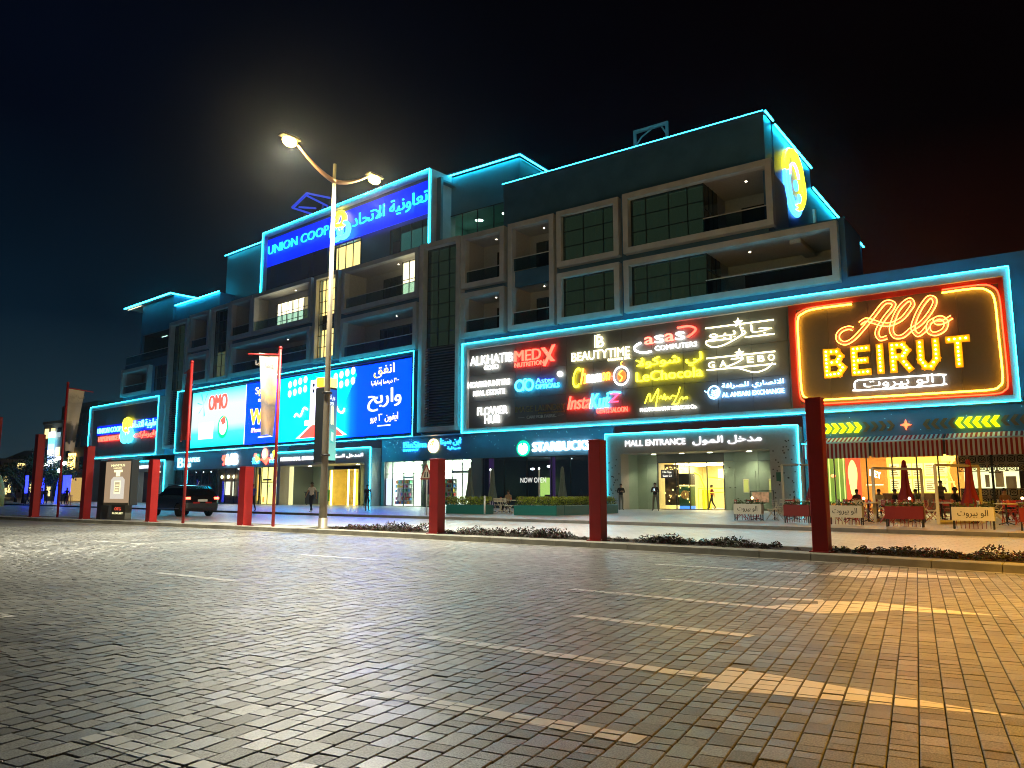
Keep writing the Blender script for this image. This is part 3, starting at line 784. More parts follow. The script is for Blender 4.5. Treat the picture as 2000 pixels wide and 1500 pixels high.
# roof block over B and the canopy volume at the far end
M(TB).box(-46.9, -35.8, 1.05, 1.3, 23.5, 25.25).box(-36.1, -35.8, 1.3, 9, 23.5, 25.25).box(-46.9, -35.8, 1.3, 9, 25.0, 25.2).build('roof_block', BLUEGREY, mall)
led(TB, [(-46.8, .85, 25.32), (-35.75, .85, 25.32)], .07)
holed(TB, -56.4, -47.5, 18.9, 26.9, [(-55.9, -48.0, 19.4, 22.6)], 1.0, 1.3).build('corner_volume', BLUEGREY, mall)
M(TB).box(-47.8, -47.5, 1.3, 12, 18.9, 26.9).box(-56.4, -56.1, 1.3, 12, 18.9, 26.9).build('corner_volume_side', BLUEGREY, mall)
room(TB, -55.9, -48.0, 1.3, 7, 19.4, 22.6, 'sky_terrace', ROOMDARK, mall)
for u, v in ((-54.6, 3.0), (-53.2, 4.5), (-52, 3.2)):
    M(TB).box(u, u+1.5, v, v+.1, 22.5, 22.56).build('strip_light', em('teal_tube', (.5,.9,.75), 1.0), mall)
balustrade(TB, mall, -60.3, -48, .9, 18.95)
M(TB).box(-61.0, -47.4, .5, 12, 26.9, 27.15).build('canopy_slab', TAUPE, mall)
led(TB, [(-60.95, .45, 27.02), (-47.3, .45, 27.02)], .09); led(TB, [(-47.3, .5, 26.98), (-47.3, 5, 26.98)], .07)
led(TB, [(-60.6, .8, 26.82), (-56.5, .8, 26.82)], .05, em('canopy_soffit_light', (1,.85,.55), .8))

# --- penthouse storey
WASH = pbr('penthouse_cladding', (.10,.20,.24), .42, var=.10, scale=.5)
mm = holed(TB, -38.1, 0, 23.4, 30.6, [(-16.5,-11.6,24.4,27.2), (-7.0,-.9,24.3,26.9)], 3.0, 3.3); mm.build('penthouse_wall', WASH, mall)
M(TB).box(-38.1, 0, 3.3, 12, 30.2, 30.4).box(-38.1, -37.8, 3.3, 12, 23.4, 30.6).build('penthouse_roof', WASH, mall)
led(TB, [(-38.2, 2.7, 30.66), (-28.9, 2.7, 30.66)], .05)
M(TB).box(-38.2, -28.8, 2.75, 3.1, 30.62, 30.76).build('roof_edge_trim', BLUEGREY, mall)
M(TB).box(-16.5, -11.6, 3.6, 3.7, 24.4, 27.2).build('lit_room', LITY, mall)
glazing(TB, mall, -16.5, -11.6, 24.4, 27.2, 2.95, 4, 1, glass('stair_glass'))
M(TB).box(-7.0, -.9, 4.3, 4.4, 24.3, 26.9).build('dark_room_wall', LITT, mall)
glazing(TB, mall, -7.0, -.9, 24.3, 26.9, 2.95, 4, 1, PGLASS)
# wing to the right of the big sign
holed(TA, -47.6, -38.15, 23.3, 31.2, [(-47.3, -38.3, 24.2, 27.35)], 5.0, 5.3).box(-38.45, -38.15, 5.3, 17, 23.3, 31.2).box(-47.6, -38.15, 5.3, 17, 30.9, 31.1).build('penthouse_wing', WASH, mall)
led(TA, [(-47.3, 4.65, 31.30), (-38.0, 4.65, 31.30)], .06); led(TA, [(-37.9, 4.7, 31.30), (-37.9, 17, 31.30)], .06)
M(TA).box(-47.5, -37.8, 4.6, 5.05, 31.34, 31.5).box(-38.1, -37.8, 5.05, 17, 31.34, 31.5).build('roof_edge_trim', BLUEGREY, mall)
room(TA, -47.3, -38.3, 5.3, 9.0, 24.2, 27.35, 'penthouse_room', pbr('teal_room', (.16,.30,.27), .7), mall)
glazing(TA, mall, -47.3, -38.3, 24.2, 27.35, 4.95, [-47.3,-46.2,-44.7,-42.9,-41.0,-39.1,-38.3], 1, glass('pent_glass', (.8,.95,.92), .05), bar=.07)
for u in (-44.3, -41.1): dlight(TA, mall, u, 7.0, 27.2, .38, em('room_light', (.8,1,.85), 7.0))
M(TA).box(-46.9, -45.5, 8.6, 8.7, 24.2, 26.4).build('lit_panel', em('pale_green_panel', (.6,.95,.75), .6), mall)

# --- podium structure behind the boards
M(TA).box(-41.0, 24, 1.0, 1.3, 6.1, 13.58).box(-46.0, -41.0, 1.0, 1.3, 5.9, 6.4).build('podium_wall', BLUEGREY, mall)
holed(TB, -69.4, .1, 6.1, 13.58, [(-46.3, -42.4, 7.2, 13.6)], 1.0, 1.3).build('podium_wall', BLUEGREY, mall)
M(TA).box(-46, 24, 1.3, 40, 13.3, 13.5).build('podium_roof', BLUEGREY, mall); M(TB).box(-69.4, 0, 1.3, 40, 13.3, 13.5).build('podium_roof', BLUEGREY, mall)
FASC = pbr('fascia_cladding', (.06,.17,.26), .38, var=.08, scale=1.5)
for (tf, a, c) in ((TA, -46.05, -27.1), (TB, -5.3, .05), (TB, -44.9, -20.4), (TA, -13.6, 24)):
    o = M(tf).box(a, c, 1.1, 1.35, 4.12, 6.12).build('fascia', FASC, mall)
    M(tf).box(a, c, -.0, 1.1, 6.13, 6.16).build('soffit', FASC, mall)
# tiny perforation lights of the fascia
spk = M()
rs = random.Random(5)
for (tf, a, c) in ((TA, -43, -28), (TB, -5, 0), (TA, -13, 6)):
    for i in range(46):
        u = rs.uniform(a, c); z = 4.3 + 1.7*rs.random()**.6; p = tf(u, 1.08, z)
        spk.box(p[0]-.014, p[0]+.014, p[1]-.01, p[1]+.01, p[2]-.014, p[2]+.014)
spk.build('perforation_light', em('tiny_cyan', (.3,.85,1), 1.2, False), mall, kind='stuff')
# gantry and crane arms on the roofs
g = thing('roof_gantry', 'pale steel gantry frame standing on the highest roof edge', 'gantry', TA(-25.8, 6, 26.7))
for u, z0, z1 in ((-27.2, 26.7, 30.75), (-24.35, 26.7, 30.75)): M(TA).box(u-.1, u+.1, 5.9, 6.1, z0, z1).build('post', TAUPE, g)
M(TA).box(-27.3, -24.25, 5.9, 6.1, 30.75, 31.0).build('beam', TAUPE, g)
M(TA).tube([(-27.2,6,29.6),(-26.6,6,30.3),(-25.6,6,30.8)], .07, 5).tube([(-24.35,6,29.9),(-24.8,6,30.7)], .07, 5).build('brace', TAUPE, g)
c = thing('roof_crane', 'blue lit open crane arm jutting above the left roof behind the lamp pole', 'crane', TB(-28, 8, 31))
BLUM = pbr('blue_painted_steel', (.03,.05,.55), .4)
Z = 1.6
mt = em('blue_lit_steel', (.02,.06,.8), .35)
M(TB).tube([(-32.0,8,36.9),(-28.9,8,38.0)], .2, 5).build('front_beam', mt, c)
for a in ((-32.0,8,36.9,-27.6,8.,35.0), (-28.9,8,38.0,-24.2,8.,36.2), (-28.9,8,37.7,-24.6,8,35.3), (-30.5,8,36.6,-27.0,8,35.6)):
    M(TB).tube([a[:3], a[3:]], .13, 5).build('arm', mt, c)
M(TB).tube([(-25.5,8,30.6),(-25.5,8,35.6)], .15, 5).build('mast', BLUM, c)
# ---------------------------------------------------------------- sign boards and signs on the facade
def rect_led(tf, par, u0, u1, z0, z1, v=-.05, r=.024, mat=None, sides='tblr'):
    P = {'t': [(u0,v,z1),(u1,v,z1)], 'b': [(u0,v,z0),(u1,v,z0)], 'l': [(u0,v,z0),(u0,v,z1)], 'r': [(u1,v,z0),(u1,v,z1)]}
    for s_ in sides: led(tf, P[s_], r, mat, par)
def board(name, label, tf, u0, u1, z0, z1, cols, rws, pmat, border=.5, cat='sign board'):
    t = thing(name, label, cat, tf((u0+u1)/2, .5, z0))
    mm = M(tf)
    mm.box(u0, u1, 0, 1.0, z1-border, z1); mm.box(u0, u1, 0, 1.0, z0, z0+border*.7)
    mm.box(u0, u0+border, 0, 1.0, z0+border*.7, z1-border); mm.box(u1-border*.6, u1, 0, 1.0, z0+border*.7, z1-border)
    mm.build('border', TAUPE, t)
    a, b, c, d = u0+border, u1-border*.6, z0+border*.7, z1-border
    M(tf).box(a, b, .36, .42, c, d).build('backing', BLACKP, t)
    gu = .012
    for i in range(cols):
        for j in range(rws):
            ua, ub = a+(b-a)*i/cols, a+(b-a)*(i+1)/cols; za, zb = c+(d-c)*j/rws, c+(d-c)*(j+1)/rws
            M(tf).box(ua+gu, ub-gu, .30, .34, za+gu, zb-gu).build('cladding_panel', pmat, t)
    M(tf).box(a, b, .02, .06, d, d+.05).build('inner_trim', WHITEP, t)
    rect_led(tf, t, u0, u1, z0, z1)
    return t
BOARDP = pbr('board_panel', (.115,.125,.13), .36, var=.07, scale=.9)
boardA = board('sign_board', 'long grey panelled sign board outlined in cyan light, full of shop names', TA, -40.5, -1.95, 6.14, 13.58, 16, 3, BOARDP)
def sign(name, label, at, group=None): return thing(name, label, 'sign', at, group)
SV = .08
# tenant signs, upper left to lower right
s = sign('shop_sign', 'white lit two line sign ending in the small word gold', TA(-37.5, .2, 11.8))
letters(s, 'ALKHATIB', -39.75, -35.45, 11.68, 12.42, WHITE, SV, TA); letters(s, 'GOLD', -38.3, -36.85, 11.2, 11.57, WHITE, SV, TA)
s = sign('shop_sign', 'big red lit sign with serif capitals and a tall slashed X', TA(-33.3, .2, 11.5))
letters(s, 'MED', -35.25, -32.75, 11.58, 12.42, RED, SV, TA, bold=.02); letters(s, 'NUTRITION', -35.25, -32.45, 11.12, 11.48, RED, SV, TA, bold=.005)
m = M(TA).prism([(-32.75,12.42),(-32.4,12.42),(-31.5,11.3),(-31.85,11.3)], SV, SV+.08).build('letter', RED, s)
M(TA).prism([(-31.43,12.55),(-31.7,12.55),(-32.55,11.0),(-32.35,10.95)], SV-.01, SV+.07).build('letter', RED, s)
s = sign('shop_sign', 'white lit two line sign under the gold sign at the board edge', TA(-37.8, .2, 9.6))
letters(s, 'HOUSEHUNTERS', -39.95, -35.72, 9.84, 10.30, WHITE, SV, TA); letters(s, 'REAL ESTATE', -39.4, -36.22, 9.12, 9.54, WHITE, SV, TA)
s = sign('shop_sign', 'white lit two line sign reading flower hub', TA(-37.5, .2, 7.5))
letters(s, 'FLOWER', -38.97, -35.96, 7.53, 8.16, WHITE, SV, TA); letters(s, 'HUB', -38.22, -36.7, 6.82, 7.47, WHITE, SV, TA)
s = sign('shop_sign', 'cyan and blue lit optician sign with spectacle rings', TA(-33, .2, 9.6))
for cx in (-34.75, -33.85): stroke(s, 'ring', [(cx+.38*cos(t), 9.62+.40*sin(t)) for t in [i*pi/8 for i in range(16)]], .09, CYN, SV, TA, closed=True, sub=1)
stroke(s, 'temple', [(-34.4,9.2),(-34.33,9.6),(-34.4,10.0)], .08, CYN, SV, TA); stroke(s, 'bridge', [(-34.42,9.95),(-34.2,10.12),(-34.0,9.95)], .06, CYN, SV, TA)
letters(s, 'Aster', -33.25, -31.55, 9.65, 10.08, BLU, SV, TA, bold=.01); letters(s, 'OPTICALS', -33.25, -31.1, 9.24, 9.58, CYN, SV, TA)
M(TA).ball((-31.08, .16, 10.25), .20, 8).build('round_lamp', em('ball_lamp', (1,1,.92), 6), boardA)
s = sign('shop_sign', 'unlit bronze lettered laundry sign', TA(-33, .2, 7.5))
BRZ = pbr('bronze_letters', (.30,.24,.10), .4, .5); GREYL = pbr('grey_letters', (.45,.45,.42), .5)
letters(s, 'IMAGE LAUNDRY', -35.2, -30.6, 7.52, 7.98, BRZ, SV, TA, bold=-.005); letters(s, 'CARE FOR FABRIC', -34.1, -31.4, 6.98, 7.22, GREYL, SV, TA, bold=.0, each=False)
letters(s, 'PREMIUM GARMENT', -33.0, -30.6, 7.30, 7.42, BRZ, SV, TA, bold=0, each=False)
for a, b in ((-34.9,-34.3),(-31.25,-30.7)): M(TA).box(a, b, SV, SV+.03, 7.08, 7.11).build('rule', GREYL, s)
s = sign('shop_sign', 'warm white lit beauty salon sign under a monogram', TA(-27.5, .2, 11.5))
letters(s, 'BEAUTYTIME', -29.96, -25.12, 11.06, 11.72, WARMW, SV, TA); letters(s, 'SALON & SPA', -26.9, -25.1, 10.80, 10.98, WARMW, SV, TA, each=False)
letters(s, 'B', -27.85, -27.2, 11.92, 12.75, WARMW, SV, TA, bold=-.005); stroke(s, 'monogram', [(-27.95,11.9),(-27.95,12.8),(-27.5,12.85)], .035, WARMW, SV, TA, sub=1)
stroke(s, 'monogram', [(-27.55,12.7),(-27.4,12.4),(-27.7,12.1),(-27.35,11.9)], .03, WARMW, SV, TA)
s = sign('shop_sign', 'orange and white script sign ending in a ringed coffee bean', TA(-27.5, .2, 9.7))
letters(s, 'C', -29.9, -29.2, 9.05, 10.55, YEL, SV, TA, shear=.35, bold=-.01); letters(s, 'h', -29.25, -28.75, 9.3, 10.45, ORG, SV, TA, shear=.3)
letters(s, 'nam', -28.75, -27.45, 9.35, 9.95, WHITE, SV, TA, shear=.25, bold=.02); letters(s, 'on', -27.45, -26.75, 9.4, 10.0, ORG, SV, TA, shear=.25)
stroke(s, 'ring', [(-25.82+.60*cos(t), 9.62+.66*sin(t)) for t in [i*pi/10 for i in range(20)]], .07, WHITE, SV, TA, closed=True, sub=1)
M(TA).ball((-25.82, .14, 9.62), .42, 8, (.9,.2,1)).build('bean', em('bean_glow', (.55,.12,.02), 1.2), s)
stroke(s, 'bean_line', [(-25.7,10.0),(-25.95,9.75),(-25.7,9.5),(-25.9,9.2)], .035, ORG, 0.0, TA); stroke(s, 'steam', [(-25.7,10.35),(-25.85,10.5),(-25.7,10.65)], .03, ORG, SV, TA)
stroke(s, 'handle', [(-26.4,9.6),(-26.6,9.7),(-26.7,9.55),(-26.55,9.45)], .035, RED, SV, TA)
s = sign('shop_sign', 'red and cyan brush script sign of a gents saloon', TA(-28, .2, 7.9))
letters(s, 'Insta', -30.4, -28.4, 7.45, 8.45, RED, SV, TA, shear=.3, bold=.02); letters(s, 'Kut', -28.5, -26.8, 7.4, 8.5, CYN, SV, TA, shear=.3, bold=.02)
letters(s, 'Z', -26.9, -25.95, 7.75, 8.4, em('pink_red', (1,.05,.12), 2.6), SV, TA, shear=.2, bold=.02); stroke(s, 'brush_stroke', [(-27.0,8.4),(-26.5,8.5),(-25.9,8.42)], .07, CYN, SV, TA)
letters(s, 'GENTS SALOON', -27.9, -25.4, 7.02, 7.38, RED, SV, TA, bold=.0)
s = sign('shop_sign', 'white and red computer shop sign between two swooshes', TA(-22.5, .2, 11.7))
for i, ch in enumerate('asas'): letters(s, ch, -23.95+i*.78, -23.25+i*.78, 11.68+i*.02, 12.22+i*.03, WHITE if i % 2 else em('red_white', (1,.12,.08), 3), SV, TA, bold=.03)
letters(s, 'COMPUTERS', -23.15, -20.05, 11.16, 11.5, WHITE, SV, TA)
stroke(s, 'swoosh', [(-23.4,11.15),(-24.1,11.12),(-24.65,11.35),(-24.65,11.65),(-24.2,11.85)], .085, WHITE, SV, TA)
stroke(s, 'swoosh', [(-21.4,12.58),(-20.6,12.6),(-20.1,12.38),(-20.25,12.1),(-20.7,11.86)], .075, RED, SV, TA)
s = sign('shop_sign', 'yellow lit chocolate sign with a script line above Latin letters', TA(-22.2, .2, 9.8))
letters(s, 'لي شوكولا', -24.66, -19.74, 9.85, 10.75, YEL, SV, TA, ar=True, bold=.015); letters(s, 'LeChocola', -24.66, -19.73, 9.08, 9.75, YEL, SV, TA, bold=.02)
s = sign('shop_sign', 'yellow handwritten neon sign above a white small line', TA(-22.2, .2, 7.5))
stroke(s, 'script', [(-24.0,7.5),(-23.75,8.05),(-23.6,8.1),(-23.55,7.6),(-23.05,8.35),(-22.95,8.3),(-23.15,7.4),(-23.2,6.95)], .04, YEL, SV, TA)
stroke(s, 'script', [(-22.9,7.75),(-22.75,7.95),(-22.65,7.7),(-22.5,8.05),(-22.45,7.65),(-22.3,7.85),(-22.1,7.7),(-21.95,7.9),(-21.7,7.85)], .035, YEL, SV, TA)
stroke(s, 'script', [(-21.35,8.45),(-21.5,8.0),(-21.85,7.4),(-21.95,7.3),(-21.5,7.35),(-21.4,7.6),(-21.2,7.75),(-21.15,7.6),(-20.9,7.75),(-20.85,7.6)], .035, YEL, SV, TA)
letters(s, 'PHOTOGRAPHY SERVICES Co.', -24.4, -20.2, 6.93, 7.18, WHITE, SV, TA, each=False)
for (zz, lab, sc) in ((0, 'Arabic', 0), (1, 'Latin', 0)):
    s = sign('shop_sign', 'warm white neon star and bars sign in Arabic script at the board top' if zz == 0 else 'warm white neon star and bars sign in spaced Latin capitals', TA(-17, .2, 11.5 if zz == 0 else 9.8))
    if zz == 0:
        zt, zb = 12.28, 11.36
        letters(s, 'جازيبو', -19.2, -14.95, 11.45, 12.15, WARMW, SV, TA, ar=True, bold=-.01)
        stroke(s, 'curl', [(-17.0,12.1),(-16.9,11.6),(-17.4,11.3),(-18.2,11.0),(-18.9,10.95),(-19.35,11.2),(-19.3,11.45)], .05, WARMW, SV-.02, TA)
    else:
        zt, zb = 10.22, 9.42
        for ch, uu in zip('GA', (-19.3,-18.5)): letters(s, ch, uu, uu+.45, 9.56, 9.98, WARMW, SV, TA, bold=.0)
        for ch, uu in zip('EBO', (-16.65,-15.95,-15.3)): letters(s, ch, uu, uu+.42, 9.66, 10.08, WARMW, SV, TA, bold=.0)
        stroke(s, 'curl', [(-17.7,10.0),(-16.9,10.0),(-17.3,9.75),(-18.0,9.5),(-17.2,9.35),(-16.2,9.0),(-15.4,9.15),(-15.0,9.5)], .045, WARMW, SV-.02, TA)
    for z, a, b in ((zt, -19.38, -14.8), (zb, -19.38 if zz else -16.7, -14.8)):
        stroke(s, 'bar', [(a, z), (b, z)], .05, WARMW, SV-.04, TA, sub=1)
    if zz == 0: stroke(s, 'bar', [(-19.38, zb+.02), (-17.6, zb+.02)], .05, WARMW, SV-.04, TA, sub=1)
    M(TA).prism([(-17.12+(.32 if i % 2 == 0 else .14)*cos(pi/2+i*pi/5), zt+.12+(.32 if i % 2 == 0 else .14)*sin(pi/2+i*pi/5)) for i in range(10)], SV-.08, SV).build('star', WARMW, s)
s = sign('shop_sign', 'pale blue exchange office sign with a striped globe', TA(-16.8, .2, 7.9))
PALEB = em('pale_blue_neon', (.30,.62,1.0), 2.4)
letters(s, 'الانصاري للصرافة', -18.42, -14.38, 7.98, 8.45, PALEB, SV, TA, ar=True); letters(s, 'AL ANSARI EXCHANGE', -18.42, -14.38, 7.53, 7.83, PALEB, SV, TA, bold=.015)
stroke(s, 'ring', [(-18.96+.40*cos(t), 7.9+.42*sin(t)) for t in [i*pi/8 for i in range(16)]], .045, PALEB, SV, TA, closed=True, sub=1)
for k in range(4): stroke(s, 'stripe', [(-19.2+.04*k, 7.65+.14*k), (-18.95, 7.56+.14*k), (-18.65, 7.72+.13*k)], .035, PALEB, SV, TA)
stroke(s, 'tail', [(-19.6,8.05),(-19.5,7.95),(-19.38,7.9)], .03, PALEB, SV, TA)

# restaurant neon sign
RP = pbr('painted_red_glow', (.30,.015,.01), .45); BRP = pbr('brown_backboard', (.075,.065,.058), .4, var=.05)
s = sign('neon_sign', 'large restaurant neon sign with script word over bulb letters inside an open yellow frame', TA(-8, .1, 6.6))
for i in range(5):
    M(TA).box(-13.9+i*2.33+.01, -13.9+(i+1)*2.33-.01, .22, .28, 6.52, 13.06).build('back_panel', BRP, s)
for a_ in ((-13.9,-13.45,6.52,13.06),(-2.5,-2.25,6.52,13.06),(-13.45,-2.5,12.75,13.06),(-13.45,-2.5,6.52,6.72)): M(TA).box(a_[0], a_[1], .17, .215, a_[2], a_[3]).build('red_glow_panel', RP, s)  # neon glow put into the red colour of this border
NY = em('amber_neon', (1.0,.42,.02), 6.0); NR = em('red_halo_tube', (1.0,.03,.01), 3.2); NO = em('orange_red_neon', (1.0,.26,.03), 4.5)
fr1 = [(-10.06,12.60),(-12.2,12.60),(-12.95,12.42),(-13.28,12.0),(-13.3,10),(-13.27,7.7),(-13.1,7.15),(-12.7,6.97)]
fr2 = [(-5.23,12.57),(-3.6,12.57),(-3.0,12.36),(-2.72,11.8),(-2.68,10),(-2.66,7.5),(-2.85,7.0),(-3.3,6.84),(-5,6.84),(-12.7,6.90)]
for f_ in (fr1, fr2): stroke(s, 'frame_tube', f_, .055, NY, -.03, TA, sub=4)
off = lambda P, d: [(a+(d if a > -8 else -d)*(1 if abs(a+8) > 3 else 0), b+(d if b > 9.7 else -d)) for a, b in P]
stroke(s, 'added_halo_tube', off(fr1, .18), .04, NR, .17, TA, sub=3); stroke(s, 'added_halo_tube', off(fr2, .22), .045, NR, .17, TA, sub=3)  # added red tubes that throw a halo on the board
allo = [[(-10.07,11.08),(-10.32,11.17),(-10.70,11.08),(-10.95,10.81),(-10.92,10.46),(-10.58,10.25),(-10.15,10.41),(-9.63,10.88),(-8.9,11.69),(-8.32,12.36),(-7.98,12.44),(-7.75,12.28),(-7.87,12.0),(-8.3,11.5),(-8.68,10.91),(-8.75,10.54),(-8.58,10.28),(-8.24,10.34)],
 [(-9.67,11.35),(-9.32,11.54),(-8.92,11.37),(-8.39,11.14),(-7.93,11.11),(-7.38,11.34),(-6.96,11.8),(-6.75,12.13),(-6.86,12.40),(-7.13,12.32),(-7.55,11.88),(-7.88,11.18),(-7.97,10.67),(-7.78,10.32),(-7.38,10.31),(-6.97,10.63)],
 [(-6.97,10.63),(-6.44,10.92),(-5.96,11.44),(-5.64,11.98),(-5.65,12.3),(-5.9,12.40),(-6.31,11.93),(-6.68,11.24),(-6.83,10.68),(-6.61,10.29),(-6.28,10.47),(-6.01,10.79)],
 [(-5.6,11.12),(-5.98,10.9),(-6.03,10.44),(-5.73,10.24),(-5.28,10.42),(-5.13,10.83),(-5.36,11.14),(-5.67,11.08),(-5.62,10.89),(-5.31,10.86),(-4.83,11.11)]]
for P in allo:
    Q = [(a, b) for a, b in P]
    R_ = []
    for i, (a, b) in enumerate(Q):
        c = Q[max(i-1, 0)]; d = Q[min(i+1, len(Q)-1)]; dx, dz = d[0]-c[0], d[1]-c[1]; L_ = hypot(dx, dz) or 1
        R_.append((a-dz/L_*.105, b+dx/L_*.105))
    R2 = [(2*a-x, 2*b-y) for (a, b), (x, y) in zip(Q, R_)]
    stroke(s, 'script_letter', R_, .026, NO, -.03, TA); stroke(s, 'script_letter', R2, .026, NO, -.03, TA)
    stroke(s, 'added_halo_tube', Q, .03, NR, .14, TA)
AMBL = em('amber_letter_face', (1.0,.38,.0), .9); BULB = em('marquee_bulb', (1.0,.66,.10), 18.0)
sk = {'B': [[(0,0),(0,1)],[(0,1),(.6,.97),(.78,.76),(.6,.53),(0,.5)],[(.6,.5),(.9,.27),(.65,.02),(.2,0)]], 'E': [[(0,0),(0,1)],[(.3,1),(.95,1)],[(.3,.5),(.8,.5)],[(.3,0),(.95,0)]], 'I': [[(.5,0),(.5,1)]],
      'R': [[(0,0),(0,1)],[(0,1),(.6,.98),(.85,.75),(.6,.52),(.2,.5)],[(.5,.42),(.95,0)]], 'U': [[(0,1),(0,.3),(.25,.03),(.6,.0),(.95,.3),(.95,1)]], 'T': [[(0,1),(1,1)],[(.5,.82),(.5,0)]]}
bm_ = M().ball((0,0,0), .055, 5).mesh('bulb', BULB)
for ch, a, b in (('B',-11.9,-10.5),('E',-10.32,-9.18),('I',-8.93,-8.47),('R',-8.2,-6.94),('U',-6.75,-5.53),('T',-5.26,-4.05)):
    z0, z1 = 8.22, 10.03
    l_ = M(TA)
    w = .19
    for P in sk[ch]:
        Q = [(a+w+(b-a-2*w)*x, z0+w+(z1-z0-2*w)*y) for x, y in P]
        for p, q in zip(Q, Q[1:]):
            dx, dz = q[0]-p[0], q[1]-p[1]; L_ = hypot(dx, dz); nx, nz = -dz/L_*w, dx/L_*w; ex, ez = dx/L_*w*.95, dz/L_*w*.95
            l_.prism([(p[0]-nx-ex, p[1]-nz-ez), (q[0]-nx+ex, q[1]-nz+ez), (q[0]+nx+ex, q[1]+nz+ez), (p[0]+nx-ex, p[1]+nz-ez)], .02+.002*len(l_.f)/6, .2)
    lo = l_.build('marquee_letter', AMBL, s)
    seen = []
    for P in sk[ch]:
        Q = [(a+w+(b-a-2*w)*x, z0+w+(z1-z0-2*w)*y) for x, y in P]
        for p, q in zip(Q, Q[1:]):
            L_ = hypot(q[0]-p[0], q[1]-p[1]); n = max(1, round(L_/.25))
            for i in range(n+1):
                c = (p[0]+(q[0]-p[0])*i/n, p[1]+(q[1]-p[1])*i/n)
                if all(hypot(c[0]-x, c[1]-y) > .17 for x, y in seen):
                    seen.append(c); bo = bpy.data.objects.new('bulb', bm_); COL.objects.link(bo); bo.parent = lo
                    q3 = TA(c[0], -.05, c[1]); bo.location = Vector(q3) - Vector(WO[lo])
stroke(s, 'pill_frame', [(-9.95,7.95),(-10.15,7.85),(-10.2,7.62),(-10.15,7.4),(-9.95,7.32),(-5.7,7.3),(-5.5,7.4),(-5.46,7.62),(-5.5,7.8),(-5.7,7.9),(-9.95,7.95)], .045, WHITE, .0, TA, sub=2)
letters(s, 'الو بيروت', -9.7, -6.0, 7.34, 7.98, WHITE, .02, TA, ar=True, bold=.0, depth=.06)

# far left board and roof board of the same company
NAVYP = pbr('navy_board_panel', (.02,.03,.16), .36, var=.05)
boardC = board('sign_board', 'small cyan outlined board at the far left with blue and red lettering', TB, -68.9, -47.7, 6.14, 13.58, 9, 3, BOARDP)
s = sign('company_sign', 'blue over red company lettering with round emblem on the far left board', TB(-57, .2, 8))
letters(s, 'UNION COOP', -66.2, -58.5, 9.65, 10.35, em('cool_blue_neon', (.06,.45,1), 3), SV, TB, bold=.02); letters(s, 'HYPERMARKET', -65.7, -58.8, 8.5, 9.15, RED, SV, TB, bold=.03)
letters(s, 'تعاونية الاتحاد', -55.2, -47.9, 9.6, 10.8, em('cool_blue_neon', (.06,.45,1), 3), SV, TB, ar=True, bold=.02); letters(s, 'هايبرماركت', -54.4, -47.9, 8.4, 9.3, RED, SV, TB, ar=True, bold=.02)
M(TB).box(-66.8, -58.5, .27, .29, 9.4, 10.7).box(-55.4, -47.9, .27, .29, 9.4, 10.9).build('blue_glow_band', em('deep_blue_band', (.0,.01,.75), .8), s)
YELS = em('logo_yellow', (1.0,.85,.02), 2.6); CYL = em('logo_cyan', (.05,.75,1.0), 2.6); LOGW = em('logo_white', (.75,1,1), 2.2)
def emblem(par, cx, cz, r, tf, v, k=1.):
    def ringp(x, z, rr, w, mat, dv=0.):
        P = [(x+rr*cos(t), z+rr*k*sin(t)) for t in [i*pi/10 for i in range(20)]]
        stroke(par, 'emblem_ring', P, w, mat, v+dv, tf, closed=True, sub=1)
    ringp(cx, cz+r*.42, r*.42, r*.17, YELS, -.04); ringp(cx-r*.36, cz-r*.30, r*.46, r*.15, CYL); ringp(cx+r*.36, cz-r*.30, r*.46, r*.15, CYL, -.02)
    M(tf).prism([(cx+r*.30*cos(t), cz-r*.05+r*.30*sin(t)) for t in [i*pi/8 for i in range(16)]], v-.1, v-.02).build('emblem_centre', LOGW, par)
    stroke(par, 'emblem_curl', [(cx-r*.12, cz+r*.15), (cx+r*.14, cz+r*.05), (cx-r*.05, cz-r*.1), (cx+r*.1, cz-r*.3)], r*.06, YELS, v-.14, tf)
emblem(s, -56.5, 9.55, 1.85, TB, SV)

roofb = thing('roof_sign_board', 'blue roof sign board outlined in cyan above the centre of the mall', 'sign board', TB(-15, 2.7, 23.5))
mm = M(TB).box(-28.9, -.7, 2.3, 3.0, 30.95, 31.3).box(-28.9, -28.6, 2.3, 3.0, 23.5, 30.95).box(-1.0, -.55, 2.3, 5.5, 23.5, 31.3); mm.build('border', TAUPE, roofb)
PB2 = em('blue_lightbox', (.0,.008,.62), .75)
for i in range(12):
    a = -28.6+i*2.3; M(TB).box(a+.01, a+2.29, 2.72, 2.8, 27.3, 30.55).build('lightbox_panel', PB2, roofb)
M(TB).box(-28.6, -1.0, 2.74, 2.82, 30.56, 30.9).build('top_trim', GREYPANEL, roofb)
for i in range(5): M(TB).box(-28.6+i*2.3+.01, -28.6+(i+1)*2.3-.01, 2.76, 2.84, 23.6, 27.28).build('dark_glazed_panel', pbr('navy_glazing', (.012,.014,.09), .2, spec=.8), roofb)
rect_led(TB, roofb, -28.95, -.75, 23.5, 31.35, v=2.22, r=.036, sides='tlr')
s = sign('company_sign', 'cyan company lettering with a yellow topped emblem on the blue roof board', TB(-15, 2.5, 28))
CY2 = em('sign_cyan', (.01,.42,1.0), 1.5)
letters(s, 'UNION COOP', -28.1, -16.5, 28.62, 29.62, CY2, 2.45, TB, bold=.03); letters(s, 'تعاونية الاتحاد', -12.5, -1.2, 28.0, 29.7, CY2, 2.45, TB, ar=True, bold=.02)
emblem(s, -14.4, 28.9, 1.75, TB, 2.4)
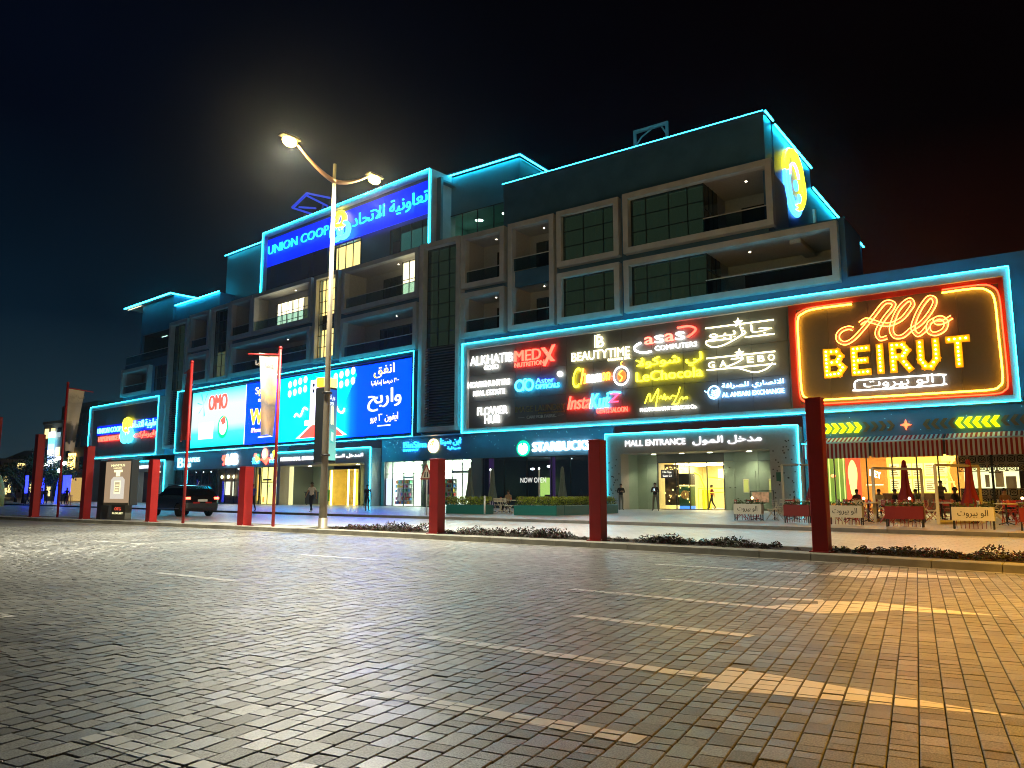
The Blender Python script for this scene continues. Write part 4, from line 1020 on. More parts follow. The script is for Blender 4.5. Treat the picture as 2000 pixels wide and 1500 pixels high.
# emblem on the side wall
def TS(y, v, z): return (-15.13-v*-1, A_Y+y, z)          # side wall, facing +x
s = sign('wall_emblem', 'huge yellow and blue ringed emblem on the end wall of the top storeys', (-14.9, A_Y+7.4, 21.7))
BL3 = em('emblem_blue', (.06,.32,1.0), 1.8); YL3 = em('emblem_yellow', (1.0,.93,.02), 1.9); PU3 = em('emblem_violet', (.35,.25,1.0), 1.5)
def ell(r, rz, cy, cz, t0, t1, n=22): return [(cy+r*cos(t), cz+rz*sin(t)) for t in [t0+(t1-t0)*i/n for i in range(n+1)]]
stroke(s, 'yellow_arc', ell(2.0, 1.6, 7.0, 24.55, -.2, pi+.2), .27, YL3, .2, TS, sub=1)
stroke(s, 'yellow_arc', ell(1.65, 1.6, 7.4, 23.75, -1.5, 1.4), .29, YL3, .24, TS, sub=1)
for i, r in enumerate((2.2, 1.87, 1.54, 1.2)):
    stroke(s, 'blue_arc', ell(r, r*.95, 7.0, 23.5, pi*.75, 2*pi-.15), .11, BL3 if i % 2 == 0 else CYL, .14+.02*i, TS, sub=1)
stroke(s, 'violet_arc', ell(1.15, 1.15, 6.9, 24.1, .3, pi), .10, PU3, .3, TS, sub=1)
stroke(s, 'cyan_arc', ell(2.35, 2.2, 7.0, 23.9, -pi*.5, .5), .16, CYL, .14, TS, sub=1)
M(TS).prism([(7.2+.42*cos(i*pi/6), 23.7+.42*sin(i*pi/6)) for i in range(12)], .2, .35).build('blue_disc', BL3, s)

# ---------------------------------------------------------------- the video screen
scr = thing('video_screen', 'wide bright video advertising screen outlined in cyan over the ground floor', 'video screen', TB(-20, .3, 6.3))
mm = M(TB).box(-42.7, 0, 0, 1, 13.28, 13.62).box(-42.7, 0, 0, 1, 6.14, 6.42).box(-42.7, -39.75, .0, 1, 6.42, 13.28).box(-.3, 0, 0, 1, 6.42, 13.28); mm.build('border', DARKPANEL, scr)
rect_led(TB, scr, -42.75, .02, 6.14, 13.62)
M(TB).box(-39.75, -.3, .35, .5, 6.42, 13.28).build('cabinet', BLACKP, scr)
def flat(name, pts, mat, v): M(TB).prism(pts, v, v+.004).build(name, mat, scr)
def emgrad(name, stops, axis, lo, hi, strength):
    m = em(name, (0,0,0), strength); n, l = nodes_of(m); b = n['Principled BSDF']
    g = n.new('ShaderNodeNewGeometry'); sp = n.new('ShaderNodeSeparateXYZ'); l.new(g.outputs['Position'], sp.inputs[0])
    mr = n.new('ShaderNodeMapRange'); mr.inputs[1].default_value = lo; mr.inputs[2].default_value = hi; l.new(sp.outputs[axis], mr.inputs[0])
    r = ramp(n, stops); l.new(mr.outputs[0], r.inputs[0]); l.new(r.outputs[0], b.inputs['Emission Color'])
    return m
LC = em('screen_cyan', (.0,.72,.92), 1.2); 
GRC = emgrad('screen_white_band', [(0,(0,.70,.85)),(.25,(.05,.80,.95)),(.38,(.42,.52,.52)),(.72,(.45,.52,.52)),(.86,(.25,.85,1)),(1,(0,.55,.80))], 'Z', 6.5, 13.3, 1.35)
NVY = em('screen_navy', (.0,.012,.60), 1.25); 
def rad(name): 
    return emgrad(name, [(0,(0,.07,.75)),(.28,(0,.28,.9)),(.5,(0,.40,1.0)),(.72,(0,.25,.95)),(.92,(0,.03,.65)),(1,(0,.012,.6))], 'X', BO[0]-21.5, BO[0]-7.9, 1.25)
R = lambda a, b, c, d: [(a,c),(b,c),(b,d),(a,d)]
flat('screen_area', R(-39.6,-27.75,6.6,13.2), GRC, .33); flat('screen_area', R(-27.6,-21.6,6.55,13.2), NVY, .33)
flat('screen_area', R(-21.6,-7.9,6.5,13.15), rad('screen_blue_beam'), .33); flat('screen_area', R(-7.9,-.5,6.5,13.12), NVY, .33)
flat('screen_divider', R(-27.75,-27.6,6.6,13.2), em('screen_white', (1,1,1), 1.3), .33)
flat('light_beam', [(-21.2,11.3),(-18.6,6.7),(-16.4,6.7),(-17.5,12.9),(-20.8,12.9)], em('screen_beam', (0,.36,.7), 1.0), .325); flat('light_beam', [(-8.3,12.3),(-12.0,7.2),(-12.6,12.9),(-8.6,12.9)], em('screen_beam', (0,.36,.7), 1.0), .325)
SW = em('screen_white', (1,1,1), 1.3); SR = em('screen_red', (1,.03,.02), 1.2); SY = em('screen_yellow', (1,.80,.03), 1.3); SO = em('screen_orange', (1,.35,.02), 1.2); SG = em('screen_green', (.0,.38,.08), 1.0)
def sl(t, a, b, c, d, mat, ar=False, bold=.02, each=True, shear=0.): letters(scr, t, a, b, c, d, mat, .318, TB, depth=0, ar=ar, bold=bold, each=each, name='screen_letter', shear=shear)
sl('OMO', -35.8, -31.5, 10.85, 12.6, SR, bold=.07)
for k in range(5):
    t = radians(60+k*55); M(TB).prism([(-36.9, 11.6), (-36.9+1.5*cos(t)-.12, 11.6+1.4*sin(t)), (-36.9+1.5*cos(t)+.12, 11.6+1.4*sin(t)+.1)], .318, .32).build('splash_ray', em('screen_teal', (.0,.22,.35), .8), scr)
flat('screen_card', R(-37.8,-34.4,7.55,9.5), em('screen_card_white', (.92,.95,.95), 1.05), .322); sl('Comfort', -37.5, -34.7, 7.85, 8.55, em('screen_grey', (.35,.45,.5), .8), shear=.2, bold=0)
flat('screen_badge', [(-32.3+1.15*cos(i*pi/10), 8.75+1.3*sin(i*pi/10)) for i in range(20)], SG, .324); flat('screen_badge', [(-32.3+.85*cos(i*pi/10), 8.85+1.0*sin(i*pi/10)) for i in range(20)], SW, .321)
flat('screen_badge', [(-32.9,9.6),(-32.0,10.0),(-31.7,9.2),(-32.4,9.0)], SR, .319)
sl('Spend', -25.8, -22.2, 11.7, 12.7, SY, bold=.05); sl('and', -25.2, -23.2, 11.1, 11.55, SY, each=False); sl('WIN', -26.7, -21.9, 8.6, 10.4, SY, bold=.07); sl('iPhone 16 Pro', -26.3, -21.9, 7.8, 8.3, SO, each=False); flat('screen_line', R(-24.9,-22.1,7.18,7.3), SW, .32)
for cx, cz in ((-17.9, 11.9), (-10.2, 12.0)):
    for i in range(4):
        for j in range(2):
            r = .33; x = cx-1.35+i*.9; z = cz-.45+j*.95+.1*i
            flat('light_bulb_row', [(x+r*cos(q*pi/5), z+r*1.15*sin(q*pi/5)) for q in range(10)], SW, .319)
flat('gift_box', R(-15.6,-13.8,8.5,12.5), em('screen_lilac', (.55,.50,.75), 1.0), .318)
for z in (11.4, 12.0): flat('camera_lens', [(-15.1+.2*cos(i*pi/5), z+.2*sin(i*pi/5)) for i in range(10)], BLACKP, .315)
flat('pedestal', [(-17.4,6.75),(-10.1,6.75),(-12.2,8.0),(-15.2,8.0)], SR, .318); flat('pedestal_edge', [(-17.9,6.75),(-17.4,6.75),(-15.2,8.0),(-15.5,8.0)], SW, .317)
flat('pedestal_edge', [(-10.1,6.75),(-9.5,6.75),(-12.0,8.0),(-12.2,8.0)], SW, .317)
flat('pedestal_top', R(-16.4,-12.6,8.0,8.5), em('screen_cream', (1,.85,.4), 1.2), .316)
for P in ([(-18.2,9.0),(-17.9,9.3),(-17.2,9.0),(-16.6,9.8),(-16.0,9.6)], [(-12.5,10.4),(-11.6,10.1),(-11.0,9.2),(-10.3,8.9),(-10.0,9.3)]):
    stroke(scr, 'streamer', P, .09, em('screen_pink', (1,.35,.5), 1.2), .31, TB)
sl('انفق', -5.8, -2.9, 11.75, 12.95, SY, ar=True); sl('٣٠٠ درهما إماراتيا', -6.15, -2.3, 11.0, 11.55, SY, ar=True, each=False); sl('واربح', -6.6, -1.9, 8.7, 10.7, SW, ar=True, bold=.03)
sl('ايفون ١٦ برو', -6.15, -2.3, 7.6, 8.45, SY, ar=True); flat('screen_line', R(-5.1,-3.3,7.28,7.38), SW, .32)
# ---------------------------------------------------------------- ground floor fronts
CEILL = em('shop_ceiling_light', (1.0,.97,.82), 7.0); CEILW = em('warm_ceiling_light', (1.0,.72,.30), 5.0); CEILG = em('pharmacy_ceiling_light', (.90,1.0,.84), 20)
PALEW = pbr('shop_wall_pale', (.72,.76,.68), .7); YELW = pbr('gold_wall', (.74,.62,.26), .5, var=.12, scale=2); TILE = pbr('shop_floor', (.42,.40,.36), .25)
ORW = pbr('orange_wall', (.62,.36,.14), .6, var=.1); BROWNW = pbr('brown_wood_cladding', (.12,.06,.04), .5, var=.2, scale=4)
def shop_room(tf, par, u0, u1, v0, v1, z0, z1, wall, light, n=3):
    room(tf, u0, u1, v0, v1, z0, z1, 'shop_interior', wall, par)
    M(tf).box(u0, u1, v0, v1, z0+.001, z0+.006).build('shop_floor', TILE, par)
    w = (u1-u0)/n
    for i in range(n): M(tf).box(u0+w*i+w*.2, u0+w*(i+1)-w*.2, v0+(v1-v0)*.25, v0+(v1-v0)*.8, z1-.05, z1-.02).build('ceiling_light', light, par)
rp = random.Random(11)
def prod_mats(names, cols, s=0.): return [pbr(n, c, .5) for n, c in zip(names, cols)]
PROD = prod_mats(['pr_white','pr_blue','pr_green','pr_orange','pr_pink','pr_yellow','pr_red'], [(.75,.75,.72),(.08,.25,.6),(.1,.45,.2),(.8,.3,.05),(.7,.2,.4),(.8,.65,.1),(.6,.05,.05)])
def shelf(tf, u0, u1, v, z0, z1, rows, label, pm=PROD, fmat=None, group=None, w=.16):
    t = thing('display_shelf', label, 'shelf', tf((u0+u1)/2, v, z0), group)
    h = (z1-z0)/rows
    M(tf).box(u0, u1, v+.28, v+.3, z0, z1).build('back_board', fmat or WHITEP, t)
    for k in range(rows+1): M(tf).box(u0, u1, v, v+.28, z0+k*h-.015, z0+k*h+.015).build('shelf_board', fmat or WHITEP, t)
    mm = M(tf)
    for k in range(rows):
        u = u0+.03
        while u < u1-.2:
            ww = rp.uniform(.6, 1.3)*w; hh = h*rp.uniform(.45, .82); mm.mat(rp.randrange(len(pm)))
            if rp.random() > .12: mm.box(u, min(u+ww, u1-.02), v+.04, v+.22, z0+k*h+.016, z0+k*h+.016+hh)
            u += ww+.02
    mm.build('product', pm, t, kind='stuff')
    return t
def front(name, label, tf, u0, u1, cat='shop front'): return thing(name, label, cat, tf((u0+u1)/2, 1.2, G0))
# piers between the fronts
for (tf, a, c) in ((TA, -40.4, -39.3), (TA, -27.9, -27.2), (TB, -5.35, -4.95), (TB, -21.6, -20.4), (TB, -27.4, -26.5), (TB, -46.0, -44.8), (TA, -13.6, -13.3)):
    M(tf).box(a, c, 1.12, 1.6, G0, 4.12).build('pier', GREYPANEL, mall)
# pharmacy
f = front('pharmacy_front', 'brightly lit pale green pharmacy shop front with glass doors', TA, -46, -40.4)
glazing(TB, f, -4.95, 0., G0+.02, 4.1, 1.3, [-4.95,-4.0,-2.5,-1.2,0.], [G0+.02, 3.0, 4.1], SGLASS, bar=.06)
glazing(TA, f, -46., -40.4, G0+.02, 4.1, 1.3, [-46.,-44.9,-43.8,-42.5,-41.45,-40.4], [G0+.02, 3.0, 4.1], SGLASS, bar=.06)
shop_room(TB, f, -4.95, 0.2, 1.5, 7, G0, 4.1, PALEW, CEILG, 3); shop_room(TA, f, -45.9, -40.4, 1.5, 7, G0, 4.1, PALEW, CEILG, 3)
M(TB).box(-2.5, -1.2, 1.2, 1.4, 2.55, 2.75).build('door_header', STEEL, f); M(TA).box(-42.5, -40.5, 1.2, 1.4, 2.95, 3.15).build('door_header', STEEL, f)
shelf(TB, -4.7, -2.6, 2.2, .3, 2.5, 6, 'lit pharmacy shelf left of the glass doors'); shelf(TB, -2.5, -1.3, 4.0, .3, 2.5, 6, 'pharmacy shelf seen through the left glass doors')
shelf(TB, -1.1, 0.1, 2.2, .3, 2.5, 6, 'lit pharmacy shelf beside the warning sign'); shelf(TA, -45.8, -43.0, 2.2, .3, 2.5, 6, 'lit pharmacy shelf behind the red pillar'); shelf(TA, -42.4, -40.6, 3.6, .3, 2.5, 6, 'pharmacy shelf behind the right glass doors')
M(TB).box(-4.9, -4.1, 1.36, 1.38, .2, 2.6).build('window_poster', em('pale_lilac_poster', (.75,.72,.95), .7), f); M(TA).box(-45.6, -44.9, 1.36, 1.38, 1.2, 3.1).build('window_poster', pbr('violet_poster', (.30,.18,.36), .6), f)
s = sign('shop_sign', 'cyan pharmacy lettering in two scripts round a glowing orange disc', TB(1, 1.1, 5))
CY4 = em('pharmacy_cyan', (.02,.45,1.0), 2.6)
letters(s, 'BinSina', -48.0, -45.25, 5.22, 5.75, CY4, 1.0, TA, bold=.02); letters(s, 'PHARMACY', -48.0, -46.2, 4.92, 5.12, CY4, 1.0, TA, each=False)
letters(s, 'ابن سينا', -43.7, -41.45, 5.25, 5.92, CY4, 1.0, TA, ar=True, bold=.02); letters(s, 'صيدلية', -42.9, -41.5, 4.88, 5.2, CY4, 1.0, TA, ar=True, each=False)
M(TA).prism([(-44.45+.60*cos(i*pi/12), 5.30+.60*sin(i*pi/12)) for i in range(24)], .98, 1.05).build('disc', em('pharmacy_disc', (1,.62,.25), 3.6), s)
M(TA).prism([(-44.45+.42*cos(i*pi/10), 5.24+.40*sin(i*pi/10)) for i in range(20)], .93, .97).build('inner_disc', em('disc_core', (1,.93,.75), 4), s)
stroke(s, 'flame', [(-44.75,5.3),(-44.5,5.65),(-44.3,5.7),(-44.45,5.4),(-44.2,5.2)], .06, ORG, .90, TA)
# coffee shop
f = front('coffee_shop_front', 'dark glazed coffee shop front with now open lettering on the glass', TA, -39.3, -28)
glazing(TA, f, -39.3, -27.9, G0+.02, 4.1, 1.3, [-39.3,-37.1,-34.9,-32.6,-30.9,-29.3,-27.9], 1, glass('cafe_glass', (.5,.6,.68), .10), bar=.07)
CAFEW = pbr('cafe_dark_wall', (.05,.06,.10), .6); room(TA, -39.3, -27.9, 1.5, 8, G0, 4.1, 'cafe_interior', CAFEW, f)
M(TA).box(-39.3, -27.9, 1.5, 8, G0+.001, G0+.01).build('shop_floor', TILE, f)
M(TA).box(-37.7, -36.5, 7.4, 7.6, 1.0, 2.6).build('lit_menu_case', em('menu_yellow', (.75,.85,.15), 1.2), f)
M(TA).box(-32.4, -28.2, 7.2, 7.4, .9, 2.9).build('lit_back_wall', em('cafe_back', (.45,.20,.12), .30), f)
for u, v, z in ((-36.2,4,3.25),(-34.9,4.5,3.45),(-34.6,4.4,3.4)): M(TA).ball((u, v, z), .13, 6, (1.6,1,.7)).build('pendant_lamp', em('cafe_pendant', (1,.97,.85), 8), f)
M(TA).ball((-29.3, 4.2, 3.3), .22, 8).build('pendant_lamp', em('cafe_globe', (.9,1,.85), 7), f)
for i in range(9): M(TA).ball((-31.8+i*.42+.1*sin(i*5), 3+(i*7 % 4), 3.95), .035, 4).build('ceiling_spot', em('cafe_spot', (1,1,.9), 14), f)
M(TA).box(-39.2, -38.8, 2.0, 2.2, G0, 4.1).box(-33.6, -33.2, 2.6, 2.8, G0, 4.1).build('purple_column', em('purple_column', (.10,.03,.12), .5), f)
M(TA).box(-36, -28.5, 5.5, 6.2, G0, 1.15).build('counter', BROWNW, f)
letters(f, 'NOW OPEN', -35.5, -33.1, 2.08, 2.48, em('white_window_letters', (.75,.75,.70), .55), 1.26, TA, depth=.01, bold=.0)
s = sign('shop_sign', 'bright white coffee shop lettering beside a round green emblem', TA(-32, 1, 4.8))
STW = em('hot_white_letters', (1,1,.97), 5.5)
letters(s, 'STARBUCKS', -34.2, -29.0, 4.50, 5.17, STW, .98, TA, bold=.03)
M(TA).prism([(-35.07+.62*cos(i*pi/12), 4.77+.62*sin(i*pi/12)) for i in range(24)], 1.0, 1.06).build('disc', em('green_disc', (.0,.55,.22), 1.6), s)
M(TA).prism([(-35.07+.44*cos(i*pi/12), 4.74+.44*sin(i*pi/12)) for i in range(24)], .95, .99).build('inner_disc', em('white_disc', (.9,1,.95), 4.2), s)
M(TA).prism([(-35.07+(.22 if i % 2 == 0 else .1)*cos(pi/2+i*pi/5), 5.08+(.2 if i % 2 == 0 else .09)*sin(pi/2+i*pi/5)) for i in range(10)], .92, .95).build('star', em('green_mark', (.0,.5,.2), 1.0), s)
for sx in (-1, 1):
    for k in range(3): stroke(s, 'wave', [(-35.07+sx*(.14+.08*k), 4.95), (-35.07+sx*(.20+.08*k), 4.75), (-35.07+sx*(.10+.08*k), 4.5)], .02, em('green_mark', (.0,.5,.2), 1.0), .93, TA)
# small steel bollard lamp poles by the cafe
# mall entrance portal
p = thing('mall_entrance', 'wide taupe portal outlined in cyan light with downlights over the recessed doors', 'entrance', TA(-20.5, 0, G0))
mm = M(TA).box(-27.03, -25.9, -.1, 1.1, G0, 5.39).box(-15.4, -13.66, -.1, 1.1, G0, 5.39).box(-25.9, -15.4, -.1, 1.1, 4.02, 5.39); mm.build('portal_frame', pbr('portal_panel', (.36,.33,.30), .5, var=.05), p)
for pts in ([(-27.1,-.16,G0+.1),(-27.1,-.16,5.44)], [(-27.1,-.16,5.44),(-13.6,-.16,5.44)], [(-13.6,-.16,5.44),(-13.6,-.16,.43)]): led(TA, pts, .038, LED, p)
mm = M(TA)
for i in range(60):
    u = rs.choice([rs.uniform(-26.9,-26.05), rs.uniform(-15.25,-13.85), rs.uniform(-15.25,-13.85)]); z = rs.uniform(.6, 3.9) if u < -20 else rs.uniform(.6, 4.6)
    mm.box(u-.04, u+.04, -.104, -.09, z-.04, z+.04)
mm.build('wall_hole', pbr('hole_brown', (.06,.035,.02), .8), p, kind='stuff')
letters(p, 'MALL ENTRANCE', -25.5, -21.0, 4.52, 4.93, em('entrance_letters', (.92,.93,1.0), 1.3), -.17, TA, depth=.05, bold=.0); letters(p, 'مدخل المول', -20.48, -15.86, 4.42, 4.98, em('entrance_letters', (.92,.93,1.0), 1.3), -.17, TA, depth=.05, ar=True, bold=.01)
M(TA).box(-25.9, -15.4, 1.1, 2.6, 4.02, 4.1).build('soffit', SOFFIT, p)
M(TA).box(-25.96, -25.9, 1.1, 2.6, G0, 4.02).box(-15.4, -15.34, 1.1, 2.6, G0, 4.02).build('return_wall', GREENW, p)
for a, b_ in ((-25.9, -25.1), (-25.1, -24.35)):
    M(TA).box(a+.006, b_-.006, 2.5, 2.55, G0, 3.38).build('wall_panel', GREENW, p); M(TA).box(a+.006, b_-.006, 2.5, 2.55, 3.392, 4.02).build('wall_panel', GREENW, p)
for a, b_ in ((-19.35, -18.65), (-18.65, -17.0), (-17.0, -15.4)):
    M(TA).box(a+.006, b_-.006, 2.5, 2.55, 3.412, 4.02).build('wall_panel', GREENW, p)
    M(TA).box(a+.006, b_-.006, 2.5, 2.55, G0, 3.4).build('wall_panel', GREENW, p)
for a, b_ in ((-18.55, -17.2), (-16.85, -15.6)):
    d_ = M(TA).box(a, b_, 2.44, 2.49, G0+.1, 2.72).build('door', GREENW, p)
    M(TA).box(a+.55, a+.85, 2.42, 2.435, 1.35, 2.15).build('vision_panel', em('door_window', (.55,.6,.15), .35), d_); M(TA).box(a+.5, a+.9, 2.43, 2.438, 1.3, 2.2).build('vision_frame', pbr('cream_frame', (.7,.66,.45), .5), d_)
for u, z in ((-18.95, 2.95), (-18.95, 1.6), (-18.6, 1.6)): M(TA).lathe([(.07,0),(.06,.04)], 8, (u, 2.42, z)).build('alarm_bell', BLACKP, p)
M(TA).box(-24.35, -19.35, 2.5, 2.6, 3.43, 4.02).build('door_header', pbr('dark_header', (.06,.075,.07), .5), p)
for u in (-24.1, -22.0, -19.95, -17.25): dlight(TA, p, u, 1.5, 4.015, .16, em('portal_downlight', (1.0,.93,.66), 22.0))
for u in (-24.1, -22.0, -19.95, -17.25):
    l_ = bpy.data.lights.new('downlight_lamp', 'SPOT'); l_.energy = 120; l_.color = (1,.90,.55); l_.spot_size = 2.2; l_.spot_blend = .6; l_.shadow_soft_size = .1
    o = bpy.data.objects.new('downlight_lamp', l_); COL.objects.link(o); o.parent = p; o.location = Vector(TA(u, 1.5, 3.95)) - p.location
YROOM = em('lit_gold_wall', (1.0,.72,.10), .55)
glazing(TA, p, -24.3, -19.4, G0+.02, 3.42, 2.52, [-24.3,-22.9,-21.9,-20.6,-19.4], 1, glass('entrance_glass', (.98,.97,.9), .03), bar=.05)
shop_room(TA, p, -24.3, -19.38, 2.7, 11, G0, 3.43, YELW, CEILL, 4)
M(TA).box(-23.9, -22.85, 2.8, 2.9, G0+.3, 3.3).build('poster_wall', pbr('photo_mural', (.12,.08,.05), .5, var=.9, scale=1.8), p)
for i in range(40):
    M(TA).ball((rs.uniform(-23.9,-22.0), 2.78, rs.uniform(2.9,3.4) if i < 22 else rs.uniform(.6,1.9)), rs.uniform(.03,.07), 4).build('mural_light', em('mural_gold', (1,.75,.25), 1.6, False), p)
b = M(TA).box(-24.0, -23.05, 2.40, 2.46, 2.32, 2.92).build('gate_sign', BLACKP, p)
letters(b, 'بوابة G1', -23.85, -23.2, 2.66, 2.84, em('gate_letters', (.9,.9,.8), .9), 2.385, TA, ar=True, depth=.01, each=False); letters(b, 'Gate G1', -23.85, -23.2, 2.42, 2.56, em('gate_letters', (.9,.9,.8), .9), 2.385, TA, depth=.01, each=False)
k = thing('food_kiosk', 'green and black kiosk with round food picture inside the entrance', 'kiosk', TA(-22.4, 3.0, G0))
M(TA).box(-22.85, -21.95, 2.85, 3.6, G0+.25, 1.75).build('counter', pbr('kiosk_green', (.05,.16,.10), .4), k); M(TA).box(-22.85, -21.95, 2.85, 3.6, G0, G0+.25).build('lit_base', em('blue_plinth', (.05,.2,.9), 1.0), k)
M(TA).box(-22.85, -21.95, 2.85, 3.6, 1.85, 2.65).build('canopy', BLACKP, k); M(TA).prism([(-22.4+.32*cos(i*pi/8), 1.15+.32*sin(i*pi/8)) for i in range(16)], 2.83, 2.85).build('food_picture', pbr('food_pic', (.45,.28,.12), .5, var=.6, scale=12), k)
mm = M(TA).tube([(-21.8,3.2,2.7),(-21.4,3.2,2.5),(-21.1,3.2,1.7),(-21.0,3.2,G0)], .05, 6).tube([(-21.6,3.3,G0),(-21.6,3.3,1.6),(-19.5,3.3,1.6)], .04, 5).tube([(-20.9,3.4,2.4),(-19.5,3.4,2.2)], .04, 5).tube([(-20.9,3.3,1.3),(-19.5,3.3,1.3)], .03, 5)
mm.build('yellow_rail', em('yellow_rail_lit', (1,.85,.05), .8), p)
M(TA).box(-21.9, -19.4, 8, 8.1, 2.3, 3.1).build('lit_bulkhead', em('bulkhead', (1,.88,.45), 1.3), p); M(TA).box(-20.3, -19.5, 5, 5.1, 1.9, 2.3).build('hanging_panel', BLACKP, p)
M(TA).box(-21.6, -21.1, 4.0, 4.4, G0, 1.5).build('yellow_stand', em('yellow_stand', (1,.8,.02), .5), p)
M(TA).box(-15.05, -14.6, -.13, -.1, 2.0, 2.55).build('safety_sign', pbr('green_sign', (.02,.12,.07), .5), p)
# residential entrance
p = thing('residential_entrance', 'taupe portal outlined in cyan with a golden lift lobby', 'entrance', TB(-13, 0, G0))
mm = M(TB).box(-20.3, -19.75, -.1, 1.1, G0, 5.36).box(-6.25, -5.45, -.1, 1.1, G0, 5.36).box(-19.75, -6.25, -.1, 1.1, 4.04, 5.36); mm.build('portal_frame', pbr('portal_panel', (.36,.33,.30), .5), p)
for pts in ([(-20.3,-.16,5.42),(-5.4,-.16,5.42)], [(-5.4,-.16,5.42),(-5.4,-.16,G0+.1)]): led(TB, pts, .038, LED, p)
letters(p, 'RESIDENTIAL ENTRANCE', -19.7, -12.9, 4.52, 4.88, em('entrance_letters', (.92,.93,1.0), 1.3), -.17, TB, depth=.05); letters(p, 'المدخل السكني', -11.6, -6.5, 4.45, 4.92, em('entrance_letters', (.92,.93,1.0), 1.3), -.17, TB, depth=.05, ar=True)
M(TB).box(-19.75, -6.25, 1.1, 4.2, 4.04, 4.1).build('soffit', SOFFIT, p)
for i in range(2): M(TB).box(-19.75+i*1.75+.008, -19.75+(i+1)*1.75-.008, 3.9, 4.0, G0, 4.04).build('wall_panel', GREENW, p)
M(TB).box(-19.8, -19.75, 1.1, 4, G0, 4.04).box(-6.25, -6.2, 1.1, 4, G0, 4.04).box(-11.6, -6.25, 3.6, 3.7, G0, 4.04).build('return_wall', pbr('grey_green_wall', (.14,.17,.15), .6), p)
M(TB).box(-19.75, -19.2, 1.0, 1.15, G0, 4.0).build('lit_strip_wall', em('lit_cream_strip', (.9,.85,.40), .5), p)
for u in (-17.2, -14.6, -9.5): dlight(TB, p, u, 1.7, 4.035, .17, em('portal_downlight', (1.0,.93,.66), 22.0))
for u in (-17.2, -14.6):
    l_ = bpy.data.lights.new('downlight_lamp', 'SPOT'); l_.energy = 90; l_.color = (.95,1,.7); l_.spot_size = 2.2; l_.spot_blend = .6; l_.shadow_soft_size = .1
    o = bpy.data.objects.new('downlight_lamp', l_); COL.objects.link(o); o.parent = p; o.location = Vector(TB(u, 1.9, 3.95)) - p.location
room(TB, -16.2, -11.6, 3.4, 6, G0, 3.62, 'gold_lobby', YELW, p)
for u in (-15.5, -12.75, -11.75): M(TB).box(u-.07, u+.07, 3.1, 3.2, G0, 3.6).build('light_column', em('gold_light_column', (1,.86,.25), 5.0), p)
for u in (-15.0, -14.0, -13.2): M(TB).box(u, u+.5, 5.8, 5.9, G0, 3.4).build('gold_curtain', em('gold_glow', (1,.62,.04), .8), p)
M(TB).box(-14.3, -13.3, 5.7, 5.78, G0, 2.5).build('lift_door', pbr('lift_door', (.30,.22,.05), .3, .6), p)
b = thing('recycling_bin', 'dark blue wheeled bin by the residential entrance wall', 'bin', TB(-17.6, 2.2, G0)); M(TB).bev(-18.2, -17.0, 1.9, 2.7, G0+.1, 1.35, .04).build('body', pbr('bin_blue', (.01,.03,.09), .5), b); M(TB).box(-18.25, -16.95, 1.85, 2.75, 1.35, 1.43).build('lid', pbr('bin_blue', (.01,.03,.09), .5), b)
for u in (-18.0, -17.2): M(TB).lathe([(.09,0),(.09,.08)], 10, (u, 2.0, G0)).build('wheel', BLACKP, b)
b = thing('luggage_cart', 'yellow and green cart standing against the entrance wall', 'cart', TB(-15.9, 2.6, G0))
M(TB).bev(-16.3, -15.6, 2.3, 2.9, .55, 1.5, .05).build('tub', pbr('cart_yellow', (.75,.55,.03), .5), b); M(TB).box(-15.55, -15.4, 2.3, 2.9, .5, 1.6).build('green_side', pbr('cart_green', (.03,.22,.07), .5), b)
for u in (-16.3, -15.5):
    M(TB).tube([(u,2.4,G0+.12),(u+.05,2.4,.55)], .025, 5).build('leg', STEEL, b); M(TB).ball((u, 2.4, G0+.09), .09, 6).build('wheel', BLACKP, b)
# toy shop, lab shop, tailor shop
f = front('toy_shop_front', 'yellow lit toy shop front with posters on the glass doors', TB, -26.5, -21.6)
glazing(TB, f, -26.5, -21.6, G0+.02, 4.1, 1.3, [-26.5,-25.4,-24.2,-23.1,-21.6], [G0+.02,4.1], SGLASS, bar=.07)
M(TB).box(-26.5, -21.6, 1.9, 1.95, G0, 4.1).build('lit_back', em('toy_yellow', (1,.78,.22), 1.3), f); M(TB).box(-26.5, -21.6, 1.3, 1.9, 4.05, 4.1).build('ceiling', PALEW, f)
M(TB).box(-25.3, -23.2, 1.2, 1.3, 2.4, 2.52).box(-24.9, -23.3, 1.15, 1.2, 2.62, 2.8).build('door_header', BLACKP, f)
for i, (a, c, z0, z1, col) in enumerate([(-23.0,-21.9,3.0,3.6,(.9,.12,.02)),(-22.9,-22.4,2.3,2.7,(.6,.3,.15)),(-22.3,-21.9,2.1,2.7,(.95,.95,.6)),(-22.9,-22.2,1.0,2.0,(.75,.85,.5)),(-26.3,-26.1,.5,3.3,(.95,.5,.1)),(-25.2,-24.9,.3,.9,(.9,.3,.05)),(-24.1,-23.9,1.9,2.2,(.3,.8,.2)),(-22.2,-21.8,.4,.9,(1,.7,.1))]):
    M(TB).box(a, c, 1.38, 1.40, z0, z1).build('poster', em('poster_%d' % i, col, .8, False), f)
s = sign('shop_sign', 'cluster of coloured balloon discs round a red and white lit figure sign', TB(-24, 1, 4.6))
